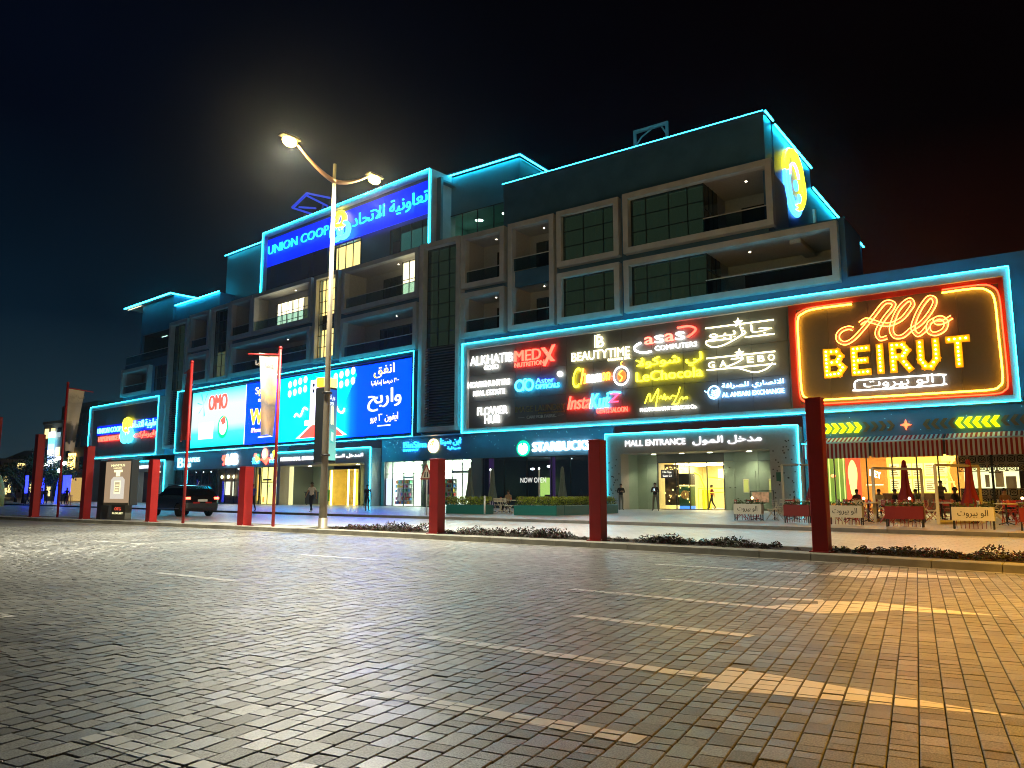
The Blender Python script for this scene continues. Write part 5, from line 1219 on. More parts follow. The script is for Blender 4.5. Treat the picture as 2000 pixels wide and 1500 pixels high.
for i, (u, z, r, c) in enumerate([(-26.4,5.35,.26,(1,.15,.1)),(-26.7,4.98,.2,(.1,.6,.9)),(-25.9,5.3,.22,(.05,.7,.15)),(-26.0,4.95,.34,(1,.85,.05)),(-25.9,5.05,.2,(1,.8,.1)),(-23.3,5.25,.2,(.2,.5,.9)),(-22.7,5.45,.38,(.9,.9,.05)),(-22.4,5.0,.22,(.1,.7,.2)),(-23.0,4.9,.18,(1,.35,.1))]):
    M(TB).prism([(u+r*cos(k*pi/8), z+r*sin(k*pi/8)) for k in range(16)], 1.0, 1.06).build('balloon', em('balloon_%d' % i, c, 2.0, False), s)
M(TB).prism([(-24.5+.55*cos(k*pi/8), 5.45+.62*sin(k*pi/8)) for k in range(16)], .97, 1.04).build('round_head', em('balloon_red', (1,.2,.12), 2.2), s)
M(TB).prism([(-24.6+.33*cos(k*pi/8), 5.45+.42*sin(k*pi/8)) for k in range(16)], .93, .96).build('white_oval', em('balloon_white', (1,.85,.8), 2.5), s)
M(TB).prism([(-25.5,4.9),(-24.9,4.75),(-24.2,4.3),(-23.8,4.75),(-23.2,5.0),(-24.2,5.05)], .98, 1.04).build('red_ribbon', RED, s)
letters(s, 'TOY', -27.0, -25.6, 4.45, 4.75, CYN, .98, TB, each=False); letters(s, 'KIDS', -23.5, -22.2, 4.5, 4.85, CYN, .98, TB, each=False)
f = front('snack_shop_front', 'brown clad shop front with globe lamps and a red neon mark', TB, -34.9, -27.4)
M(TB).box(-34.9, -27.4, 1.7, 1.8, G0, 4.1).build('back_cladding', BROWNW, f)
glazing(TB, f, -34.9, -27.4, G0+.02, 4.1, 1.3, [-34.9,-32.9,-30.9,-29.2,-27.4], 1, SGLASS, bar=.06)
M(TB).box(-34.9, -27.4, 1.3, 1.8, 4.05, 4.1).build('ceiling', BROWNW, f)
for u in (-32.6, -31.4, -34.0): M(TB).ball((u, 1.5, 3.15), .22, 6, (1,.5,1)).build('globe_lamp', em('globe_cream', (1,.9,.5), 3), f)
M(TB).box(-33.4, -32.2, 1.5, 1.56, 1.1, 2.6).box(-31.6, -31.2, 1.5, 1.56, 1.0, 2.6).build('lit_menu', em('menu_cream', (.9,.85,.65), .8), f)
stroke(f, 'neon_mark', [(-28.0+.34*cos(t), 2.4+.34*sin(t)) for t in [i*pi/6 for i in range(12)]], .07, RED, 1.15, TB, closed=True, sub=1); stroke(f, 'neon_mark', [(-27.9,2.6),(-27.75,2.4),(-27.9,2.2)], .06, RED, 1.15, TB)
s = sign('shop_sign', 'red numeral and blown out white letters on the fascia behind a red pillar', TB(-31.7, 1, 4.5))
letters(s, '9', -33.3, -32.5, 4.45, 5.6, RED, .98, TB, bold=.03); letters(s, 'LAB', -32.4, -30.1, 4.5, 5.7, em('blown_white', (1,1,.95), 6.5), .98, TB, bold=.04)
f = front('dark_shop_front', 'dark glazed shop front behind the parked black car', TB, -44.8, -34.9)
glazing(TB, f, -44.8, -34.9, G0+.02, 4.1, 1.3, 6, 1, glass('cafe_glass'), bar=.06)
room(TB, -44.8, -34.9, 1.5, 6, G0, 4.1, 'shop_interior', CAFEW, f)
M(TB).box(-44.2, -36.2, 2.6, 3.0, 2.2, 3.8).build('hanging_clothes', pbr('hung_clothes', (.12,.16,.20), .8, var=.8, scale=2.5), f)
for i in range(5): M(TB).ball((-44+i*1.9, 3.5, 3.9), .06, 4).build('ceiling_spot', em('cafe_spot', (1,1,.9), 14), f)
s = sign('shop_sign', 'pale cyan two line sign with a square emblem above the black car', TB(-41, 1, 4.5))
CY5 = em('pale_cyan_letters', (.35,.85,.95), 1.4)
letters(s, 'DRAPERS', -42.1, -38.5, 5.0, 5.55, CY5, .98, TB, bold=.015); letters(s, 'LAB', -42.1, -40.6, 4.4, 4.9, CY5, .98, TB, bold=.015); letters(s, 'B', -43.9, -42.4, 4.4, 5.6, CY5, .98, TB, bold=.05)
# far left entrance and shop under the company board
p = thing('side_entrance', 'narrow taupe entrance outlined in cyan beside the poster pillar', 'entrance', TB(-49, 0, G0))
M(TB).box(-53.4, -53.0, -.1, 1.1, G0, 5.3).box(-45.6, -44.9, -.1, 1.1, G0, 5.3).box(-53.0, -45.6, -.1, 1.1, 4.04, 5.3).build('portal_frame', pbr('portal_panel', (.36,.33,.30), .5), p)
led(TB, [(-53.4,-.16,5.36),(-44.8,-.16,5.36)], .038, LED, p); led(TB, [(-44.8,-.16,5.36),(-44.8,-.16,G0+.1)], .038, LED, p)
letters(p, 'OFFICES ENTRANCE', -53.0, -49.2, 4.45, 4.8, em('entrance_letters', (.92,.93,1.0), 1.3), -.17, TB, depth=.05, each=False); letters(p, 'مدخل المكاتب', -48.6, -46.0, 4.4, 4.85, em('entrance_letters', (.92,.93,1.0), 1.3), -.17, TB, depth=.05, ar=True, each=False)
M(TB).box(-53, -45.6, 1.1, 3.2, 4.04, 4.1).build('soffit', SOFFIT, p); M(TB).box(-53, -45.6, 3.1, 3.2, G0, 4.04).build('back_wall', GREENW, p)
for a in (-52.2, -50.4): M(TB).box(a, a+1.6, 3.0, 3.06, G0, 3.0).build('glass_door', em('pale_blue_door', (.55,.75,.8), .5), p)
M(TB).box(-52.3, -48.7, 2.95, 3.08, 2.45, 2.55).build('door_rail', MULL, p)
for u in (-50, -46.6): dlight(TB, p, u, 1.7, 4.035, .17, em('portal_downlight', (1.0,.93,.66), 22.0))
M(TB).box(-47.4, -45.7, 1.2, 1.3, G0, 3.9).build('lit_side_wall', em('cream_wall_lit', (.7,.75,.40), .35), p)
f = front('boutique_front', 'dark boutique front with pale dresses under a short red sign', TB, -66.5, -53.4)
M(TB).box(-66.5, -53.4, 3.5, 3.6, G0, 4.1).build('back_wall', CAFEW, f); M(TB).box(-66.5, -53.4, 1.0, 1.3, 4.1, 6.1).build('fascia', GREYPANEL, f)
M(TB).box(-66.4, -53.4, .9, 1.0, 4.0, 4.12).build('shelf_light', em('pale_violet_strip', (.5,.5,.85), .7), f)
M(TB).lathe([(.35,0),(.28,.9),(.16,1.3),(.22,1.7),(.1,2.1)], 10, (-65.0, 2.4, 1.4)).build('dress', em('pale_dress', (.75,.9,.75), .7), f); M(TB).lathe([(.3,0),(.2,1.2),(.15,1.8)], 8, (-63.9, 2.6, 1.3)).build('dress', em('amber_dress', (.9,.6,.1), .8), f)
M(TB).box(-64.6, -62.8, 2.2, 2.9, G0, 1.2).build('display_plinth', pbr('tan_box', (.45,.30,.20), .6), f)
for z in (3.2, 2.0): M(TB).ball((-62.6, 2.4, z), .16, 6).build('shop_lamp', em('peach_lamp', (1,.6,.4), 5), f)
glazing(TB, f, -66.5, -53.4, G0+.02, 4.0, 1.2, 7, 1, SGLASS, bar=.06)
s = sign('shop_sign', 'short red lit sign over a white line next to the red pillar', TB(-64, 1, 4.4)); letters(s, 'ARL', -65.6, -62.2, 4.72, 5.4, RED, .9, TB, bold=.05); M(TB).box(-65.6, -62.2, .9, .96, 4.35, 4.6).build('white_line', WHITE, s)

# restaurant
f = front('restaurant_front', 'glazed restaurant front with warm yellow interior and patterned block wall', TA, -13.3, 6, 'restaurant front')
us = [-13.3, -12.4, -10.0, -7.4, -5.25]
glazing(TA, f, -13.3, -5.25, G0+.02, 3.5, 1.0, [-13.3,-11.85,-10.0,-8.6,-7.3,-6.2,-5.25], 1, glass('resto_glass', (1,.97,.9), .02), bar=.07)
room(TA, -13.3, 7, 1.25, 10, G0, 4.2, 'dining_room', ORW, f); M(TA).box(-13.3, 7, 1.25, 10, G0+.001, G0+.01).build('floor', TILE, f)
for i in range(7): M(TA).box(-12.8+i*2.7, -11.4+i*2.7, 2.5, 8.5, 4.14, 4.18).build('ceiling_light', em('resto_ceiling', (1,.72,.28), 4.5), f)
M(TA).box(-13.3, 7, .9, 1.3, 3.5, 4.2).build('front_lintel', pbr('dark_lintel', (.05,.04,.03), .6), f)
M(TA).box(-13.2, -11.95, 4.5, 4.6, .6, 3.9).build('green_panel', em('green_lit_panel', (.16,.30,.06), .45), f)
for i in range(4): M(TA).box(-13.0+i*.3, -12.96+i*.3, 4.4, 4.5, .6, 3.9).build('green_slat', em('green_slat', (.5,.75,.2), .8), f)
M(TA).box(-11.75, -10.85, 3.4, 3.5, .6, 3.9).build('red_mural', em('red_mural', (.75,.10,.04), .6), f)
M(TA).prism([(-11.32+.26*cos(t)*(1+.15*sin(3*t)), 2.2+1.15*sin(t)) for t in [i*pi/12 for i in range(24)]], 3.36, 3.39).build('mural_figure', em('mural_cream', (1,.85,.25), 1.0), f)
for u in (-12.9, -12.4): M(TA).ball((u, 3.0, 2.35), .13, 6, (1.2,1,.8)).build('pendant_lamp', em('red_pendant', (1,.15,.06), 3), f)
letters(f, 'HEY', -10.45, -9.8, 2.35, 2.75, em('hey_letters', (1,1,.85), 4), 4.0, TA, slant=-.2); M(TA).box(-10.7, -9.7, 4.0, 4.05, 1.75, 1.8).build('wall_shelf_light', em('cream_line', (1,.8,.5), 2), f)
M(TA).box(-9.6, -6.1, 5.0, 5.1, .9, 3.5).build('menu_wall', em('menu_wall_yellow', (1,.72,.12), .6), f)
for i in range(5):
    for j in range(2):
        bb = M(TA).box(-9.45+i*.66, -8.87+i*.66, 4.9, 4.97, 1.35+j*.95, 2.15+j*.95).build('menu_board', em('menu_board', (1,.88,.35), .8, False), f)
        mm = M(TA)
        for q in range(5): mm.box(-9.38+i*.66, -8.95+i*.66-.06*(q % 3), 4.885, 4.89, 1.45+j*.95+q*.13, 1.49+j*.95+q*.13)
        mm.build('menu_line', BROWNW, bb, kind='stuff')
M(TA).box(-9.7, -5.6, 3.6, 4.2, G0, 1.25).build('counter', BROWNW, f)
mm = M(TA).tube([(-6.3,2.4,1.3),(-5.9,2.4,2.6),(-5.5,2.4,1.3)], .05, 5).tube([(-6.15,2.4,1.9),(-5.6,2.4,1.9)], .04, 5).tube([(-5.9,2.4,2.6),(-5.45,2.3,3.4)], .06, 5).box(-6.2, -5.5, 2.3, 2.5, 3.1, 3.5)
mm.build('yellow_light_frame', em('yellow_arm', (1,.82,.12), 1.6), f)
blk = pbr('breeze_block', (.40,.33,.24), .8, var=.1, bump=.1)
KIT = em('kitchen_light', (.95,1,.50), .6)
def block_mesh():
    mm = M(); w = .225; t = .035
    for a in ((-w,w,-w,-w+t),(-w,w,w-t,w),(-w,-w+t,-w+t,w-t),(w-t,w,-w+t,w-t)): mm.box(a[0], a[1], -.05, .05, a[2], a[3])
    P = [(.13*cos(i*pi/5), 0, .13*sin(i*pi/5)) for i in range(10)]
    mm.tube(P, .022, 4, closed=True)
    for sx in (-1, 1):
        for sz in (-1, 1): mm.tube([(sx*.10,0,sz*.10),(sx*.2,0,sz*.2)], .02, 4)
    mm.tube([(-.08,0,-.08),(.08,0,.08)], .018, 4).tube([(-.08,0,.08),(.08,0,-.08)], .018, 4)
    return mm.mesh('breeze_block', blk)
bmesh_ = block_mesh()
for i in range(16):
    for j in range(8):
        u = -4.98+i*.46; z = .36+j*.46
        if 1.5 < z < 2.6 and u < -2.2: continue
        o = bpy.data.objects.new('breeze_block', bmesh_); COL.objects.link(o); o.parent = f; o.location = Vector(TA(u, 1.15, z)) - Vector(WO[f])
M(TA).box(-5.2, 7, 1.45, 1.5, G0, 1.52).box(-5.2, 7, 1.45, 1.5, 2.66, 4.2).box(-2.38, 7, 1.45, 1.5, 1.52, 2.66).build('block_backing', pbr('block_back', (.045,.035,.025), .9), f)
M(TA).box(-5.2, -2.38, 3.5, 3.6, 1.4, 2.8).build('kitchen_wall', KIT, f)
for a, b_, z0, z1, mt in ((-4.1,-3.9,1.6,2.3,STEEL),(-3.6,-3.2,1.6,2.5,WHITEP),(-3.1,-2.6,1.5,2.2,STEEL),(-3.9,-3.3,2.4,2.45,BLACKP),(-5.0,-4.7,1.5,1.9,STEEL)): M(TA).box(a, b_, 2.8, 3.2, z0, z1).build('kitchen_cabinet', mt, f)
mm = M(TA)
for u in (-3.58, .2): mm.box(u-.06, u+.06, .85, .97, G0, 3.5)
mm.build('front_column', BLACKP, f)
# chevrons and red star on the fascia
CHL = em('chevron_lit', (1.0,.90,.0), 2.6); CHD = pbr('chevron_unlit', (.22,.10,.03), .4)
def chev(u, z, d, mat, s_):
    h = .30; w = .2; g = .22
    P = [(u,z+h),(u+d*w*1.1,z),(u,z-h),(u+d*g,z-h),(u+d*(g+w*1.1),z),(u+d*g,z+h)]
    if d > 0: P = P[::-1]
    M(TA).prism(P, .98, 1.05).build('chevron', mat, s_)
s = sign('chevron_sign', 'row of yellow chevrons pointing at a red star above the striped awnings', TA(-7.6, 1, 4.8))
for i in range(5): chev(-12.3+i*.43, 5.2, 1, CHL, s)
for i in range(4): chev(-10.1+i*.45, 5.22, 1, CHD, s)
for i in range(4): chev(-6.75+i*.43+.35, 5.2, -1, CHD, s)
for i in range(5): chev(-4.75+i*.43, 5.2, -1, CHL, s)
for i in range(12): chev(-2.6+i*.43+.05, 5.22, -1, CHD, s)
M(TA).prism([(-7.72+(.31 if i % 2 == 0 else .11)*cos(i*pi/4), 5.22+(.31 if i % 2 == 0 else .11)*sin(i*pi/4)) for i in range(8)], .95, 1.03).build('star', em('red_star', (1,.10,.03), 2.6), s)
# striped awnings
def stripe_mat():
    m = pbr('striped_awning_cloth', (.5,.1,.08), .8); n, l = nodes_of(m); b = n['Principled BSDF']
    g = n.new('ShaderNodeNewGeometry'); sp = n.new('ShaderNodeSeparateXYZ'); l.new(g.outputs['Position'], sp.inputs[0])
    a = n.new('ShaderNodeMath'); a.operation = 'MULTIPLY'; a.inputs[1].default_value = 1/.235; l.new(sp.outputs['X'], a.inputs[0])
    fr = n.new('ShaderNodeMath'); fr.operation = 'FRACT'; l.new(a.outputs[0], fr.inputs[0])
    gt = n.new('ShaderNodeMath'); gt.operation = 'GREATER_THAN'; gt.inputs[1].default_value = .5; l.new(fr.outputs[0], gt.inputs[0])
    x = n.new('ShaderNodeMix'); x.data_type = 'RGBA'; x.inputs[6].default_value = (.42,.016,.016,1); x.inputs[7].default_value = (.75,.66,.58,1)
    l.new(gt.outputs[0], x.inputs[0]); l.new(x.outputs[2], b.inputs['Base Color']); return m
SM = stripe_mat()
for (a, b_, lab) in ((-13.4,-9.62,'striped red and cream awning nearest the mall entrance'),(-9.5,-5.78,'striped red and cream awning in the middle of the restaurant'),(-5.66,-1.85,'striped red and cream awning over the patterned block wall'),(-1.75,3.0,'striped red and cream awning cut by the right picture edge')):
    t = thing('striped_awning', lab, 'awning', TA((a+b_)/2, 0, 3.3), 'awnings of the restaurant')
    mm = M(TA); n = int((b_-a)/.1175); xs = [a+(b_-a)*i/n for i in range(n+1)]
    mm.add([(x, .0+.02*(i % 2), 4.22) for i, x in enumerate(xs)] + [(x, -.03+.03*(i % 2), 3.32-.02*(i % 4 // 2)) for i, x in enumerate(xs)], [(i, n+1+i, n+2+i, i+1) for i in range(n)])
    mm.add([(x, .0, 4.26) for x in xs] + [(x, 1.08, 4.62) for x in xs], [(i, i+1, n+2+i, n+1+i) for i in range(n)])
    mm.build('awning_cloth', SM, t)
    M(TA).tube([(a-.05, 0, 4.25), (b_+.05, 0, 4.25)], .05, 6).build('front_bar', WHITEP, t)
    for u in (a+.3, b_-.3): M(TA).tube([(u, .02, 4.2), (u, 1.1, 3.7)], .03, 5).build('folding_arm', STEEL, t)
l_ = bpy.data.lights.new('front_spill', 'AREA')
bpy.data.lights.remove(l_)
# ---------------------------------------------------------------- street furniture
def post(x, y, ztop, w, label):
    t = M().bev(x-w/2, x+w/2, y-w/2, y+w/2, .10, ztop, .008).build('red_pillar', REDPOST, at=(x, y, .13), label=label, cat='pillar', group='red square pillars along the median')
    M().box(x-w/2-.05, x+w/2+.05, y-w/2-.05, y+w/2+.05, .10, .138).build('base_plate', REDPOST, t)
    for sx in (-1, 1):
        for sy in (-1, 1): M().lathe([(.014,0),(.014,.02)], 6, (x+sx*(w/2+.03), y+sy*(w/2+.03), .138)).build('bolt', STEEL, t)
    M().bev(x-w/2-.004, x+w/2+.004, y-w/2-.004, y+w/2+.004, ztop-.02, ztop+.012, .006).build('cap_plate', REDPOST, t)
for x, y, z, w, lb in [(-45.54,17.34,5.18,.36,'red pillar cut by the left picture edge, farthest of the row'),(-40.69,17.43,4.06,.34,'tall red pillar left of the first flag pole'),
    (-35.53,17.3,3.3,.33,'red pillar directly left of the perfume poster stand'),(-29.57,16.95,2.54,.31,'red pillar between the poster stand and the black car front'),
    (-23.54,16.9,2.14,.35,'shortest red pillar, just behind the tail of the black car'),(-14.49,16.65,2.17,.32,'dark red pillar in front of the pharmacy'),
    (-9.17,16.29,2.47,.31,'dark red pillar between coffee shop and mall entrance'),(-3.96,15.60,3.03,.285,'nearest and tallest looking dark red pillar left of the restaurant')]:
    post(x, y, z, w, lb)
POLEM = pbr('lamp_pole_paint', (.27,.23,.17), .45, .2, var=.08)
ARMM = pbr('lamp_arm_paint', (.34,.17,.11), .5, var=.06)
def street_lamp(x, y, label, watts, col=LAMP_COL, cut=None):
    t = thing('street_lamp', label, 'street lamp', (x, y, .13), 'double armed street lamps')
    M().tube([(x,y,.1),(x,y,1.2),(x,y,6),(x,y,12.2)], [.14,.12,.09,.055], 10).build('pole', POLEM, t)
    M().lathe([(.24,0),(.24,.03),(.15,.05),(.145,.35)], 12, (x,y,.11)).build('base', POLEM, t)
    for d, l1 in ((-1, 1.55), (1, 1.5)):
        P = []; 
        for i in range(9):
            q = i/8; P.append((x, y+d*l1*q, 11.6 + .68*q**1.6))
        M().tube(P, [.085-.05*i/8 for i in range(9)], 8).build('arm', ARMM, t)
        yh = y+d*(l1+.33); zh = 12.38
        hd = M().add([(x-.13,yh-.34,zh),(x+.13,yh-.34,zh),(x+.16,yh+.34,zh),(x-.16,yh+.34,zh),(x-.08,yh-.28,zh+.10),(x+.08,yh-.28,zh+.10),(x+.1,yh+.28,zh+.12),(x-.1,yh+.28,zh+.12)],
                     [(0,3,2,1),(4,5,6,7),(0,1,5,4),(1,2,6,5),(2,3,7,6),(3,0,4,7)]).build('lamp_head', POLEM, t)
        M().ball((x, yh, zh-.10), .23, 8, (.8,1.15,.7)).build('lamp_glass', em('sodium_glass', (1,.76,.16), 9.0, False), hd)
        if not cut:
            lamp_light(x, yh, zh-.28, watts*.42, t, .14, (1.0,.80,.27))
            lamp_light(x, yh, zh-.34, watts*2.2, t, .12, (1.0,.96,.78), radians(158))
        elif d < 0: lamp_light(x, yh, zh-.28, watts, t, .12, col, radians(98))
        else: lamp_light(x, yh, zh-.28, watts*.8, t, .12, col, cut, radians(32))
    return t
street_lamp(-19.35, 16.78, 'double armed street lamp lit yellow, standing in the median before the video screen', 2100)
street_lamp(8.0, 12.4, 'added double armed street lamp, unseen right of the view', 40000, (1.0,.45,.01), radians(98))  # unseen lamp, added as source of the gold light on the road
# advertising box on the lamp pole
t = thing('pole_advert', 'double sided backlit advert box strapped to the lamp pole', 'advert box', (-19.35, 16.6, 2.2))
M().bev(-19.98, -19.42, 16.82, 17.30, 2.20, 4.66, .03).build('housing', DARKPANEL, t)
ADM = emgrad('advert_gradient', [(0,(.25,.75,.60)),(.4,(.20,.42,.40)),(.75,(.08,.18,.30)),(.86,(.02,.10,.45)),(1,(.02,.14,.60))], 'Z', 2.3, 4.6, .55)
def TX(y, v, z): return (-19.405-v, 16.86+(y-16.02)*.284, z)
M().box(-19.42, -19.41, 16.85, 17.27, 2.28, 4.58).build('advert_face', ADM, t)
CRM = em('advert_cream', (.9,.85,.45), .8)
for y, z0, z1 in ((16.55,3.45,4.05),(16.78,3.45,4.05)): M(TX).prism([(y,z0),(y+.17,z0-.03),(y+.12,z1-.03),(y-.05,z1)], -.012, -.006).build('advert_bar', CRM, t)
M(TX).prism([(16.5,2.85),(17.1,2.8),(17.1,3.25),(16.55,3.3)], -.012, -.006).build('advert_card', em('advert_teal', (.1,.45,.40), .6), t)
M(TX).prism([(16.6,2.92),(17.0,2.88),(17.0,3.17),(16.64,3.2)], -.016, -.013).build('advert_card', em('advert_mint', (.5,.8,.65), .6), t)
letters(t, 'عروض الشتاء', 16.2, 17.1, 4.2, 4.4, em('advert_white', (.8,.85,.9), .8), -.012, TX, depth=.004, ar=True, each=False); letters(t, 'OFFER', 16.3, 16.95, 4.05, 4.16, em('advert_white', (.8,.85,.9), .8), -.012, TX, depth=.004, each=False)
M().box(-19.95, -19.6, 16.84, 17.0, 4.68, 4.98).build('top_light_box', em('orange_top_box', (1,.30,.02), 1.6), t); M().box(-19.6, -19.44, 16.84, 17.28, 4.68, 4.96).build('top_light_box', em('yellow_top_box', (1,.75,.12), 1.8), t)
for z in (2.4, 4.4): M().lathe([(.16,0),(.16,.06)], 10, (-19.35,16.78,z)).build('clamp', BLACKP, t)
# banner poles
CLOTH = pbr('banner_cloth_cream', (.50,.42,.34), .85, var=.12, scale=1.5)
def cloth(tf, P0, P1, ztop, zbot, taper0, taper1, mat, name, par, nu=10, nz=16, amp=.05, twist=0.):
    mm = M(); vs = []; fs = []
    for j in range(nz+1):
        q = j/nz; z = ztop+(zbot-ztop)*q
        for i in range(nu+1):
            p = i/nu; s0 = taper0*q; s1 = 1-taper1*q; pp = s0+(s1-s0)*p
            x = P0[0]+(P1[0]-P0[0])*pp; y = P0[1]+(P1[1]-P0[1])*pp
            w = amp*sin(p*7+q*3)*q + twist*q*(p-.5)
            nx, ny = -(P1[1]-P0[1]), (P1[0]-P0[0]); L_ = hypot(nx, ny)
            vs.append((x+nx/L_*w, y+ny/L_*w, z + .04*sin(p*4)*q))
    for j in range(nz):
        for i in range(nu): a = j*(nu+1)+i; fs.append((a, a+1, a+nu+2, a+nu+1))
    mm.add(vs, fs, smooth=True)
    mm.mat(1) if False else None
    return mm.build(name, mat, par)
def bannermat(name, stops, zlo, zhi):
    m = pbr(name, (.5,.4,.3), .85); n, l = nodes_of(m); b = n['Principled BSDF']
    g = n.new('ShaderNodeNewGeometry'); sp = n.new('ShaderNodeSeparateXYZ'); l.new(g.outputs['Position'], sp.inputs[0])
    nz = n.new('ShaderNodeTexNoise'); nz.inputs['Scale'].default_value = 2.2; nz.inputs['Detail'].default_value = 3; l.new(g.outputs['Position'], nz.inputs[0])
    ma = n.new('ShaderNodeMath'); ma.operation = 'MULTIPLY_ADD'; ma.inputs[1].default_value = 1.1; l.new(nz.outputs[0], ma.inputs[0]); l.new(sp.outputs['Z'], ma.inputs[2])
    mr = n.new('ShaderNodeMapRange'); mr.inputs[1].default_value = zlo+.55; mr.inputs[2].default_value = zhi+.55; l.new(ma.outputs[0], mr.inputs[0])
    r = ramp(n, stops); l.new(mr.outputs[0], r.inputs[0]); l.new(r.outputs[0], b.inputs['Base Color'])
    b.inputs['Transmission Weight'].default_value = 0
    return m
BM1 = bannermat('banner_print', [(0,(.25,.24,.26)),(.2,(.42,.25,.14)),(.38,(.15,.13,.14)),(.5,(.60,.38,.16)),(.62,(.30,.32,.38)),(.72,(.42,.42,.44)),(1,(.52,.46,.38))], 3.1, 6.1)
BM2 = bannermat('banner_print_pale', [(0,(.45,.36,.32)),(.3,(.50,.42,.38)),(.34,(.03,.03,.04)),(.5,(.10,.09,.09)),(.55,(.48,.40,.34)),(.8,(.30,.27,.25)),(.9,(.5,.43,.36)),(1,(.5,.43,.36))], 2.6, 6.3)
def banner_pole(x, y, ztop, label, arm, bz, mat, taper, printed=True):
    t = thing('banner_pole', label, 'banner pole', (x, y, .13), 'slim red banner poles along the median')
    M().tube([(x,y,.1),(x,y,ztop)], .055, 8).build('pole', REDPOST, t); M().ball((x,y,ztop+.05), .07, 6).build('finial', REDPOST, t)
    ax, ay, az = arm
    M().tube([(x,y,ztop-.18),(x+ax,y+ay,ztop-.18+az)], .03, 6).build('arm', REDPOST, t)
    c = cloth(None, (x+ax*.05, y+ay*.05), (x+ax*.66, y+ay*.66), ztop-.22, bz, .02, taper, mat, 'banner', t, amp=.09, twist=.25)
    def TF(u, v, z): return (x+ax*u-ay*v*.5, y+ay*u+ax*v*.5-.06, z)
    letters(c, 'الخليج التجاري', .12, .72, ztop-.75, ztop-.5, pbr('banner_grey_print', (.25,.22,.20), .8), 0, TF, depth=.0, ar=True, each=False, bold=0)
    return t
banner_pole(-38.89, 17.68, 6.43, 'red pole with a pale banner flying to the right at the far left', (.15, 1.15, -.1), 3.2, BM2, .35)
banner_pole(-26.94, 16.69, 6.13, 'red pole with its banner seen edge on before the cyan end of the screen', (-1.15, .42, -.05), 3.2, REDPOST if False else pbr('red_banner_cloth', (.45,.05,.04), .8, var=.2, scale=2), .1)
banner_pole(-21.93, 16.87, 6.15, 'red pole with a cream printed banner twisting in front of the video screen', (-.12, -1.2, -.15), 3.15, BM1, .18)
# poster pillar
t = thing('poster_stand', 'tall backlit perfume poster on a narrow dark plinth', 'poster stand', (-33, 17.45, .13))
M().bev(-34.25, -31.95, 17.32, 17.68, .74, 2.64, .03).build('case', DARKPANEL, t); M().box(-34.62, -34.27, 17.35, 17.9, .13, 2.62).build('dark_back', DARKPANEL, t)
M().box(-33.42, -32.30, 17.36, 17.64, .12, .74).build('plinth', pbr('plinth_grey', (.10,.10,.085), .5), t)
def TM(u, v, z): return (u, 17.32+v, z)
M(TM).box(-34.0, -32.0, -.012, -.004, .84, 2.58).build('poster', em('poster_taupe', (.24,.165,.10), .75), t)
M(TM).box(-34.02, -31.98, -.02, .0, .74, .84).build('frame_foot', pbr('poster_frame', (.18,.15,.11), .5), t)
PC = em('poster_cream', (.85,.80,.40), .9)
M(TM).prism([(-33.3,2.12),(-32.62,2.12),(-32.62,2.22),(-33.3,2.22)], -.02, -.013).build('bottle_cap', PC, t); M(TM).box(-33.12, -32.8, -.02, -.013, 1.95, 2.12).build('bottle_neck', PC, t)
M(TM).prism([(-33.5,1.0),(-32.4,1.0),(-32.4,1.8),(-32.6,1.93),(-33.3,1.93),(-33.5,1.8)], -.018, -.013).build('bottle', em('poster_bottle', (.42,.38,.32), .8), t)
M(TM).box(-33.2, -32.7, -.024, -.019, 1.22, 1.76).build('bottle_label', em('poster_label', (.70,.70,.38), .9), t); M(TM).box(-33.14, -32.76, -.028, -.025, 1.28, 1.70).build('label_inner', em('poster_taupe2', (.38,.30,.18), .7), t)
for z in (1.35, 1.45, 1.56): M(TM).box(-33.08, -32.82, -.032, -.029, z, z+.035).build('label_line', PC, t)
letters(t, 'NAVITUS', -33.55, -32.45, 2.36, 2.46, PC, -.02, TM, depth=.004, each=False); letters(t, 'PARFUMS', -33.35, -32.7, 2.27, 2.32, PC, -.02, TM, depth=.004, each=False)
letters(t, 'OTG', -33.15, -32.65, .52, .64, em('poster_red', (.9,.1,.05), .7), .03, TM, depth=.004, each=False); letters(t, 'LUXURY', -33.3, -32.45, .36, .44, PC, .03, TM, depth=.004, each=False)
# warning triangle
t = thing('warning_sign', 'triangular warning sign on a thin pole before the pharmacy', 'road sign', (-27.48, 30.75, G0))
M().tube([(-27.48,30.75,G0),(-27.48,30.75,2.7)], .035, 6).build('pole', STEEL, t)
M().prism([(-27.95,1.95),(-27.0,1.95),(-27.48,2.78)], 30.69, 30.71).build('rim', pbr('sign_brown_red', (.25,.06,.04), .5), t); M().prism([(-27.8,2.03),(-27.16,2.03),(-27.48,2.6)], 30.675, 30.689).build('face', pbr('sign_face', (.5,.45,.38), .5), t)
for a in (-27.56, -27.38): M().prism([(a-.05,2.08),(a+.03,2.08),(a+.05,2.35),(a-.01,2.35)], 30.66, 30.674).build('pictogram', BLACKP, t)

